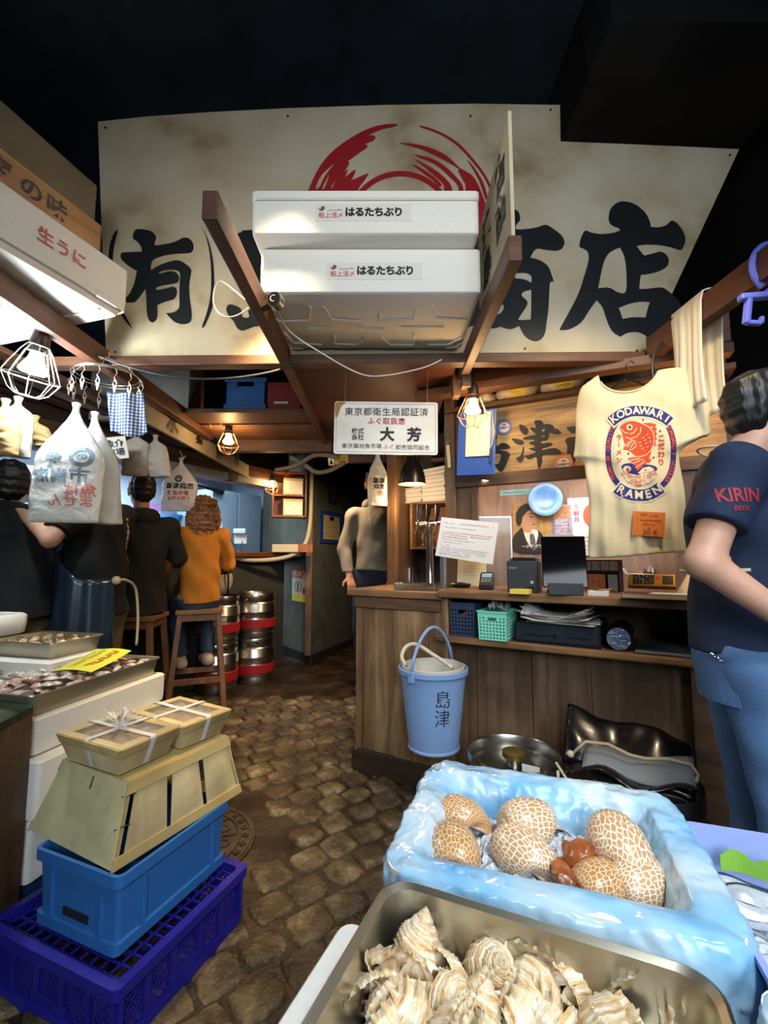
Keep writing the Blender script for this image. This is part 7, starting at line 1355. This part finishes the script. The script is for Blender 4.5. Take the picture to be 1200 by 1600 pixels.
b = B(); b.tube([(.18, -.04, 1.17), (.15, -.12, 1.165), (.0, -.155, 1.16), (-.12, -.13, 1.16)], .005, 6); b.sphere((.165, -.085, 1.168), .016); b.tube([(.165, -.09, 1.168), (.18, -.10, 1.13)], .006, 6); b.tube([(.165, -.09, 1.17), (.175, -.085, 1.205)], .006, 6); mk('apron_cord', b, CRD, t, smooth=True)
ch_ = sag((.13, -.130, .935), (.205, .06, .915), .035, 34)
for k in range(34):
    a, c = V(ch_[k]), V(ch_[k+1]); m_ = (a+c)/2; b = B(); d = (c-a).normalized(); u = d.orthogonal().normalized() if k % 2 else d.cross(d.orthogonal()).normalized()
    b.tube([m_+d*.0055*cos(2*pi*j/10)*1.2+u*.0035*sin(2*pi*j/10) for j in range(10)], .0012, 5, closed=True); mk('chain_link', b, CHROME, t)
b = B(); b.grid(lambda u, v: (.03+.13*u, -.142+.062*u*u-.012*v, .80+.13*v), 8, 8); mk('back_pocket', b, JEANS, t, solid=.004)
# ================= ring hanger and carrier bags =================
rc = P(168, 590, 2.15); rh = thing('ring_hanger', 'round chrome peg hanger hooked under the left beam', 'hanger', T(rc)); rr = .152
b = B()
for dr, dz in ((0, 0), (-.012, .012)): b.tube([((rr+dr)*cos(2*pi*k/40), (rr+dr)*sin(2*pi*k/40), dz) for k in range(40)], .0028, 6, closed=True)
mk('ring', b, WIRE, rh, smooth=True)
for k in range(4): a = 2*pi*k/4+.4; mk('arm_wire', B().tube([(0, 0, .10), (rr*.5*cos(a), rr*.5*sin(a), .075), (rr*cos(a), rr*sin(a), .0)], .002, 5), WIRE, rh)
mk('hook', B().tube([(0, 0, .10), (0, 0, .13), (-.02, 0, .15), (-.05, 0, .14)], .003, 6), WIRE, rh)
for k in range(14):
    a = 2*pi*k/14+.1; x, y = rr*cos(a), rr*sin(a); b = B(); b.tube([(x, y, 0), (x+.008, y, -.025), (x-.006, y, -.045), (x, y, -.055)], .0018, 5)
    b.tube([(x, y, -.052), (x-.009, y, -.075), (x-.003, y, -.10), (x, y, -.118)], .0022, 5); b.tube([(x, y, -.052), (x+.009, y, -.075), (x+.003, y, -.10), (x, y, -.118)], .0022, 5); b.tube([(x-.008, y, -.078), (x, y, -.09), (x+.008, y, -.078)], .003, 5); mk('peg', b, WIRE, rh)
t = NT('carrier_film'); mp = t.coords((1, 1, 1)); n2 = t.n('ShaderNodeTexNoise', Scale=16, Detail=4, Distortion=1.2); t.l(mp, 0, n2, 0); t.b.inputs['Base Color'].default_value = (.78, .79, .76, 1); t.b.inputs['Roughness'].default_value = .32; t.bump(n2, 0, .5, .02)
tr = t.n('ShaderNodeBsdfTranslucent', Color=(.80, .80, .76, 1)); ms = t.n('ShaderNodeMixShader'); ms.inputs[0].default_value = .38; t.l(t.b, 0, ms, 1); t.l(tr, 0, ms, 2); t.l(ms, 0, t.t.nodes['Material Output'], 0); CFILM = t.m
GPR = mat('faded_grey_print', '6c7a88', .7); RPR = mat('faded_pink_print', 'c07a70', .7)
def carrier(label, top, w, h, rz, seed, d=.05, prints=(), m=None, lean=0, name='carrier_bag', flare=.5):
    t = thing(name, label, 'bag', T(top) @ RZ(rz)); m = m or CFILM
    def pf(u, v):
        a = 2*pi*u; k = min(1, v/flare); wd = .014+(w/2-.014)*(k*k*(3-2*k))**.75; dd = .012+(d-.012)*min(1, v*2.2)*(1-.55*max(0, v-.8)/.2)
        x, y = wd*math.copysign(abs(cos(a))**.7, cos(a)), dd*sin(a); nz = NZ.noise(V((x*14+seed, v*7, y*6)))*.012*min(1, v*3)+.004*NZ.noise(V((x*45, v*20+seed, y)))
        return (x+lean*v+nz*.4, y+nz*(1 if y < 0 else -1), -h*v+.008*NZ.noise(V((x*12, seed, 1)))*v)
    b = B(); b.grid(pf, 48, 44, wrap=True); n_ = 48; o = 43*48; b.f.append(tuple(o+k for k in range(48))); b.mi.append(0); mk('film_body', b, m, t, smooth=True); sk = skin_of(b)
    mk('tied_neck', B().lathe([(.012, -.02), (.016, -.005), (.013, .012), (.02, .035), (.008, .04), (.001, .03)], 10), m, t, smooth=True)
    for nm, mt, items in prints:
        b = B()
        for s_, size, x, z, mir in items:
            if s_ == 'O':
                for k in range(24):
                    a0, a1 = 2*pi*k/24, 2*pi*(k+1)/24; b.add([sk(x+r_*cos(a), z+r_*sin(a), .003) for r_, a in ((size, a0), (size, a1), (size*.6, a1), (size*.6, a0))], [(0, 1, 2, 3)])
                put2d(b, fine(([(size*1.0*u, size*1.0*v) for u, v in text2d('の', 1, .06)[0]], text2d('の', 1, .06)[1]), .02), lambda a, g: sk(x+a, z+g, .003))
            else: g0 = text2d(s_, 1, .025); put2d(b, fine(([(u*size*(-1 if mir else 1), v*size) for u, v in g0[0]], g0[1]), .02), lambda a, g: sk(x+a, z+g, .003))
        mk(nm, b, mt, t)
    return t
carrier('large white carrier bag with mirrored grey and red print, brightly lit, hanging from the ring', P(119, 642, 2.05), .285, .525, 14, 1, .07, (('grey_print', GPR, (('O', .048, .06, -.23, 0), ('鉄', .07, -.05, -.25, 1), ('市', .08, .055, -.325, 1), ('商店', .07, -.06, -.325, 1))), ('red_print', RPR, (('魚は', .06, .06, -.385, 1), ('ません', .06, .025, -.435, 1)))), lean=-.02)
carrier('narrower cloudy carrier bag hanging behind the large bright one', P(148, 655, 2.22), .20, .53, 40, 5, .07, (), lean=.05)
nap = P(195, 615, 2.12); t = NT('blue_check_cloth'); mp = t.coords((1, 1, 1)); w1_ = t.n('ShaderNodeTexChecker', Scale=1); 
wx = t.n('ShaderNodeTexWave', _wave_profile='SIN', Scale=20); wx.bands_direction = 'X'; wz = t.n('ShaderNodeTexWave', _wave_profile='SIN', Scale=20); wz.bands_direction = 'Z'; t.l(mp, 0, wx, 0); t.l(mp, 0, wz, 0)
mxn = t.n('ShaderNodeMix', _data_type='RGBA', _blend_type='MULTIPLY'); mxn.inputs[0].default_value = 1; ra = t.ramp(wx, 0, [(.45, '5d7296'), (.6, 'e2e4e2')]); rb_ = t.ramp(wz, 0, [(.45, '6d80a0'), (.6, 'e2e4e2')]); t.l(ra, 0, mxn, 6); t.l(rb_, 0, mxn, 7); t.l(mxn, 2, t.b, 'Base Color'); t.b.inputs['Roughness'].default_value = .85
nk_ = thing('checked_cloth', 'blue and white checked cloth pegged on the ring hanger', 'cloth', T(nap) @ RZ(8)); b = B(); b.grid(lambda u, v: ((u-.5)*.165+.025*v, .012*sin(u*9)+.01*v, .03*(u-.4)**2-.205*v+.012*sin(u*6+1)*v), 24, 20); mk('cloth', b, t.m, nk_, smooth=True, solid=.003)
SACK = mat('plain_white_sack', 'b5aa9c', .8, bump=.4, bscale=14, dist=.02); BEI = mat('beige_sack', 'a98a5c', .85, bump=.4, bscale=14, dist=.02)
def sack(label, px, py, Y, w, h, rz, m, seed, lean=0): return carrier(label, P(px, py, Y), w, h, rz, seed, .05, (), m, lean, 'cloth_sack', .22)
sack('plain white sack hung over the bar, left of its twin above the hooded man', 214, 682, 3.0, .165, .27, 12, SACK, 3)
sack('plain white sack leaning right beside its twin above the hooded man', 243, 688, 3.05, .15, .26, -8, SACK, 7, .05)
sack('beige cloth sack hung at the left frame edge under the bright lamp', 8, 636, 1.95, .14, .22, 0, BEI, 2)
sack('pale sack hung right of the beige one at the left frame edge', 28, 632, 2.05, .13, .25, 20, SACK, 4)
sack('small tan sack tilted behind the large bright carrier bag', 55, 660, 2.3, .10, .13, 30, BEI, 6, .06)
tg = P(180, 700, 2.7); t = thing('paper_sign', 'small white paper with black characters hung beyond the carrier bags', 'sign', T(tg) @ RZ(20) @ RY(-12)); mk('sheet', B().box(-.065, .065, 0, .003, -.07, .07), PAPER, t); b = B(); write(b, '魚介', .05, 0, .025, -.002, .03); write(b, '市場', .05, 0, -.03, -.002, .03); mk('lettering', b, INK, t)
carrier('printed white carrier bag hung over the bar between the man and the woman', P(283, 722, 3.75), .285, .42, 8, 8, .05, (('black_print', INK, (('O', .030, .0, -.15, 0), ('島津商店', .055, .01, -.215, 0))), ('red_print', mat('bag_red_print', 'c2502c', .7), (('鮮魚市場', .042, .0, -.275, 0), ('お持ち帰り', .036, .01, -.32, 0)))))
mk_h = mk('hook', B().tube([P(281, 705, 3.75), P(287, 716, 3.75), P(283, 722, 3.75), P(290, 712, 3.75)], .004, 5), PAPER); tag(mk_h, 'white bent hook holding the printed bag over the bar', 'hook')
carrier('white carrier bag hanging in front of the hoodie man face', P(590, 712, 3.3), .145, .375, 12, 12, .05, (('dark_print', INK, (('島津', .045, .0, -.20, 0), ('商店', .04, .0, -.245, 0))), ('red_print', RPR, (('魚', .05, .015, -.295, 0),))), flare=.45)
mk('cord', B().tube([(0, 0, .03), (0, 0, 2.22-P(590, 712, 3.3).z)], .0025, 5), CRD, bpy.data.objects['carrier_bag.003'])
# ================= corridor corner =================
PRP = Plane(-.84, 5.26, -70); PLP = Plane(-.84, 5.26, 52.5)
def panel(name, label, cat, pl, px0, py0, px1, py1, m, d=-.012, th=.012):
    x0, z0 = pl.hit(px0, py1, d); x1, z1 = pl.hit(px1, py0, d); t = thing(name, label, cat, pl.mat((x0+x1)/2, d, z0)); w, h = x1-x0, z1-z0; mk('board', B().box(-w/2, w/2, 0, th, 0, h), m, t); return t, w, h
t, w, h = panel('framed_notice', 'yellowed notice in a blue frame on the corridor wall', 'notice', PRP, 500, 803, 535, 848, mat('blue_frame', '1e3a78', .45)); mk('sheet', B().box(-w*.36, w*.36, -.002, 0, h*.12, h*.86), mat('yellowed_sheet', 'a8946a', .7), t); b = B(); [scribble(b, -w*.3, w*.3, h*(.7-.1*k), h*.04, -.003, 40+k) for k in range(6)]; mk('text', b, mat('brown_text', '5a4a34', .7), t); mk('dark_emblem', B().box(-w*.1, w*.1, -.003, -.002, h*.72, h*.84), INK, t)
t, w, h = panel('vertical_plaque', 'dark vertical plaque with faded characters above the blue-framed notice', 'sign', PRP, 513, 738, 527, 786, mat('dark_plaque', '191d2c', .6)); b = B(); [write(b, c, w*.8, 0, h*(.86-.18*k), -.002, .02) for k, c in enumerate('ハ工魚三千')]; mk('lettering', b, mat('faded_plaque_text', '4a4c58', .7), t)
t, w, h = panel('stop_poster', 'white and yellow STOP poster on the pillar beside the kegs', 'poster', PLP, 456, 893, 479, 938, mat('poster_cream', 'b5a98c', .7), -.004, .003); mk('yellow_band', B().box(-w/2, w/2, -.001, 0, 0, h*.22), mat('poster_yellow', 'b8a42e', .7), t); b = B(); write(b, 'STOP!', w*.36, 0, h*.9, -.0015, .03); mk('red_lettering', b, RED, t); b = B(); scribble(b, -w*.3, w*.3, h*.77, h*.06, -.0015, 50); put2d(b, poly2d([[(w*.26*cos(2*pi*k/20)-w*.08, h*.48+h*.17*sin(2*pi*k/20)) for k in range(20)], [(w*.22*cos(2*pi*k/20)-w*.08, h*.48+h*.145*sin(2*pi*k/20)) for k in range(20)]]), lambda a, g: (a, -.0015, g)); b.box(-w*.12, -w*.04, -.002, -.0015, h*.36, h*.58); mk('dark_figure', b, INK, t); mk('red_dot', B().cyl((w*.34, -.002, h*.36), (w*.34, -.001, h*.36), w*.11, 14), RED, t)
hs = [P(*p, y) for p, y in (((345, 866), 4.5), ((385, 875), 4.7), ((430, 874), 4.9), ((462, 865), 5.0), ((478, 848), 5.05), ((484, 820), 5.08), ((486, 780), 5.1), ((487, 735), 5.1))]
b = B(); b.tube(sm3(hs), .024, 10); tag(mk('white_hose', b, mat('grey_white_hose', '9a927c', .6), smooth=True), 'thick pale hose curving from the bar ledge up the pillar', 'hose')
for k, pts in enumerate((((430, 735), (462, 728), (490, 712), (515, 712), (528, 716)), ((455, 715), (478, 728), (495, 738), (515, 735), (540, 722)))):
    b = B(); b.tube(sm3([P(*p, 3.86+.03*k) for p in pts]), .020, 10); tag(mk('pipe', b, mat('lagged_pipe', '6e6552', .7, var=.2), smooth=True), ('upper pale pipe bending over the small amber lamp under the canopy', 'lower pale pipe crossing the other under the canopy')[k], 'pipe')
cw_ = P(528, 719, 3.88); t = thing('warning_sticker', 'yellow and white warning stickers at the passage head', 'sticker', T(cw_) @ RY(-7)); mk('yellow_label', B().box(-.03, .09, 0, .003, -.035, .04), mat('warning_yellow', 'b09a2c', .6), t); mk('white_label', B().box(-.085, -.035, -.001, .003, -.04, .035), PAPER, t); b = B(); put2d(b, ([(-.078, -.03), (-.042, -.03), (-.06, .02)], [(0, 1, 2)]), lambda a, g: (a, -.002, g)); scribble(b, -.02, .08, .01, .03, -.002, 3); scribble(b, -.02, .08, -.02, .02, -.002, 4); mk('dark_print', b, INK, t)
# little wall box with papers
wx_ = P(452, 808, 5.0); t = thing('wall_box', 'small open wooden wall box holding papers above the bar end', 'shelf', T(wx_) @ RZ(14)); OR_ = wood('orange_box_wood', '8a4e28', '6a3a1c', 'a06030', 2)
for nm, q in (('bottom_board', (-.19, .19, 0, .2, 0, .02)), ('top_board', (-.19, .19, 0, .2, .50, .52)), ('middle_board', (-.17, .17, .02, .19, .24, .255)), ('side_board', (-.19, -.17, 0, .2, .02, .50)), ('back_board', (-.17, .17, .185, .2, .02, .5))): mk(nm, B().box(*q), OR_, t, bevel=.002)
mk('side_board', B().box(.17, .19, -.0, .3, 0, .52), OAKD, t, bevel=.002)
for z in (.10, .20): mk('round_mark', B().cyl((.1915, .14, z), (.19, .14, z), .035, 20), mat('pale_roundel', '6e6a68', .6), t)
for k in range(2):
    p_ = thing('paper_stack', ('block of yellowish papers in the lower bay of the wall box', 'block of yellowish papers in the upper bay of the wall box')[k], 'papers', T(wx_) @ RZ(14) @ T((.03, .03, .021+.236*k))); mk('sheets', B().box(-.10, .12, 0, .13, 0, .19), mat('yellowish_paper', 'c0a878', .8), p_, bevel=.003); mk('loose_sheet', B().box(-.09, .11, -.004, 0, .01, .16), PAPER, p_)
p_ = P(445, 856, 4.95); t = thing('towel_box', 'pale long box lying on the bar end under the wall box', 'box', T((p_.x, p_.y+.04, 1.272)) @ RZ(6)); mk('carton', B().box(-.14, .14, -.05, .06, 0, .085), mat('pale_carton', 'b5aa90', .8), t, bevel=.002); mk('wood_end', B().box(.14, .30, -.05, .06, 0, .088), OR_, t)
bpk = P(357, 912, 3.9); t = thing('rucksack', 'small beige and black rucksack resting on the left keg', 'bag', T((-1.553, 4.284, .862)) @ RZ(20)); s = SDF(.008); s.ell((0, 0, .14), (.115, .09, .15), .03).ell((0, -.06, .08), (.09, .05, .08), .03); s.cutplane((0, 0, .0), (0, 0, -1)); mk('bag_body', s.build(), mat('beige_canvas', '8a7c62', .85, var=.2, bump=.3), t, smooth=True); s = SDF(.008); s.ell((-.01, 0, .225), (.12, .095, .075), .02); mk('black_flap', s.build(), BLK, t, smooth=True)
for x in (-.05, .06): mk('strap', B().tube([(x, -.06, .27), (x+.01, -.105, .19), (x+.015, -.115, .10), (x+.01, -.09, .02)], .009, 6), BLK, t, smooth=True)
# ================= kitchen =================
KB = BR
fz = thing('fridge', 'tall blue-grey steel fridge at the far end of the kitchen', 'fridge', BR.mat(1.75, 1.15, 0)); FG = mat('blue_grey_steel', '8fa4b4', .4, .3)
mk('carcass', B().box(-.42, .42, 0, .7, 0, 2.1), FG, fz)
for x0, x1 in ((-.42, -.005), (.005, .42)): o = mk('door', B().box(x0+.005, x1-.005, -.03, 0, .1, 2.08), FG, fz, bevel=.006); mk('handle', B().box((x1-.05) if x0 < 0 else (x0+.03), (x1-.03) if x0 < 0 else (x0+.05), -.05, -.03, .9, 1.3), CHROME, o)
mk('round_badge', B().cyl((-.30, -.034, 1.62), (-.30, -.03, 1.62), .05, 18), PAPER, fz)
t = thing('wall_phone', 'white wall telephone with cable beside the fridge foot over the bar', 'telephone', T(P(376, 838, 5.9)) @ RZ(12)); mk('base', B().box(-.08, .08, 0, .06, -.10, .02), PAPER, t, bevel=.008); mk('handset', B().box(-.09, .07, -.06, .0, .03, .10), mat('pale_blue_plastic', 'b5c4cc', .4), t, bevel=.015); mk('cable', B().tube([(-.08, -.02, .05), (-.13, -.02, -.02), (-.08, -.02, -.12), (.0, -.03, -.16), (.03, -.03, -.06)], .006, 6), BLACK, t)
hd_ = thing('extractor_hood', 'grey sloping steel extractor hood over the kitchen at the left', 'hood', BR.mat(-1.9, 1.75, 0)); b = B(); b.prism([(-1.1, 1.85), (1.1, 1.85), (.7, 2.45), (-1.1, 2.45)], -.5, .5); mk('hood_shell', b, mat('hood_steel', '8a948c', .4, .3), hd_); mk('rim', B().box(-1.12, 1.12, -.52, .52, 1.80, 1.85), STEEL, hd_)
kt = thing('kitchen_counter', 'steel kitchen worktop behind the bar', 'counter', BR.mat(-.6, 1.3, 0)); mk('top', B().box(-2.4, 1.9, -.4, .35, .98, 1.02), STEEL, kt); mk('front_panel', B().box(-2.4, 1.9, -.36, .33, 0, .98), mat('kitchen_cabinet', '6e767a', .5), kt)
ks = thing('wall_shelf', 'pale kitchen wall shelf with bowls and trays', 'shelf', BR.mat(-.2, 1.95, 0)); mk('board', B().box(-1.5, 1.45, -.25, .3, 1.62, 1.65), mat('pale_shelf', 'b5bcc2', .5), ks)
for x in (-1.2, 0, 1.1): mk('bracket', B().box(x-.01, x+.01, -.2, .3, 1.55, 1.62), mat('pale_shelf', 'b5bcc2'), ks)
def shelf_at(px, d, z): x, zz = BR.hit(px, 760, d); return BR.mat(x, d, z)
for k, (px, col, lab) in enumerate(((266, '3a8fc8', 'bright blue bowl on the kitchen shelf left of the printed bag'), (303, '2f86c8', 'bright blue bowl on the kitchen shelf right of the printed bag'))):
    o = mk('bowl', B().lathe([(.001, 0), (.10, 0), (.22, .16), (.23, .17), (.215, .165), (.10, .015), (.001, .012)], 28), mat('blue_bowl_'+str(k), col, .35), None, shelf_at(px, 1.85, 1.652) @ MX.Scale(.75, 4), smooth=40); tag(o, lab, 'bowl')
t = thing('plastic_tray', 'upright mauve plastic tray with white wire edge on the kitchen shelf', 'tray', shelf_at(238, 1.98, 1.66) @ RX(-15)); mk('tray', B().box(-.22, .22, 0, .03, 0, .30), mat('mauve_plastic', '8a6a94', .45), t, bevel=.01); mk('wire_edge', B().tube([(-.2, -.02, .0), (-.05, -.02, .16), (.12, -.02, .16), (.24, -.02, 0)], .008, 6), PAPER, t)
o = mk('black_ladle', B().tube([BR.w(-.0, 1.7, 1.95), BR.w(.25, 1.7, 1.93), BR.w(.42, 1.7, 1.9)], [.03, .03, .045], 10), BLACK, smooth=40); tag(o, 'black utensil handle lying along the kitchen wall over the woman', 'utensil'); o.matrix_world = T(P(325, 762, 5.6)-BR.w(.2, 1.7, 1.93))
for k, (px, py, lab) in enumerate(((40, 778, 'lower left white food box of the pile beyond the big man'), (58, 780, 'lower right white food box of the pile beyond the big man'), (40, 764, 'middle left white food box of the pile beyond the big man'), (60, 764, 'middle right white food box of the pile beyond the big man'), (58, 750, 'topmost white food box of the pile beyond the big man'))):
    p = P(px, py, 2.95); t = thing('food_box', lab, 'box', T(p) @ RZ(40), 'white food boxes by the bar'); b = B(); b.loft([b.rrect(.075, .075, .008, -.028, 3), b.rrect(.09, .09, .01, .022, 3)]); mk('tub', b, mat('white_carton', 'c2c4bc', .6), t); b = B(); b.loft([b.rrect(.094, .094, .01, .022, 3), b.rrect(.094, .094, .01, .03, 3)]); mk('lid', b, mat('white_carton', 'c2c4bc'), t)
gl = thing('steel_tray', 'steel tray under the pile of white food boxes', 'tray', T(P(52, 791, 2.95)) @ RZ(40)); mk('plate', B().box(-.25, .25, -.15, .15, -.02, 0), STEEL, gl, bevel=.004)
tl = thing('tube_light', 'glaring white tube lamp over the kitchen at the left edge', 'lamp', T(P(45, 692, 3.6)) @ RZ(30)); mk('housing', B().box(-.5, .5, -.06, .06, .02, .07), mat('white_enamel', 'd0d4d4', .4), tl); mk('tube', B().cyl((-.48, 0, 0), (.48, 0, 0), .022, 12), mat('tube_glow', (.85, .93, 1), .3, emit=26, ecol=(.85, .93, 1)), tl)
for k in range(4):
    x, z = BR.hit(345, 800, 1.2); o = mk('jar', B().lathe([(.001, 0), (.05, 0), (.05, .13), (.035, .15), (.035, .17), (.001, .17)], 18), mat('pale_jar_%d' % (k % 2), ('c0ccd0', '9ab4c0')[k % 2], .3), None, BR.mat(-.2+k*.16, 1.25, 1.022), smooth=40); tag(o, 'pale container on the kitchen worktop behind the seated woman', 'jar', 'pale containers on the kitchen worktop')
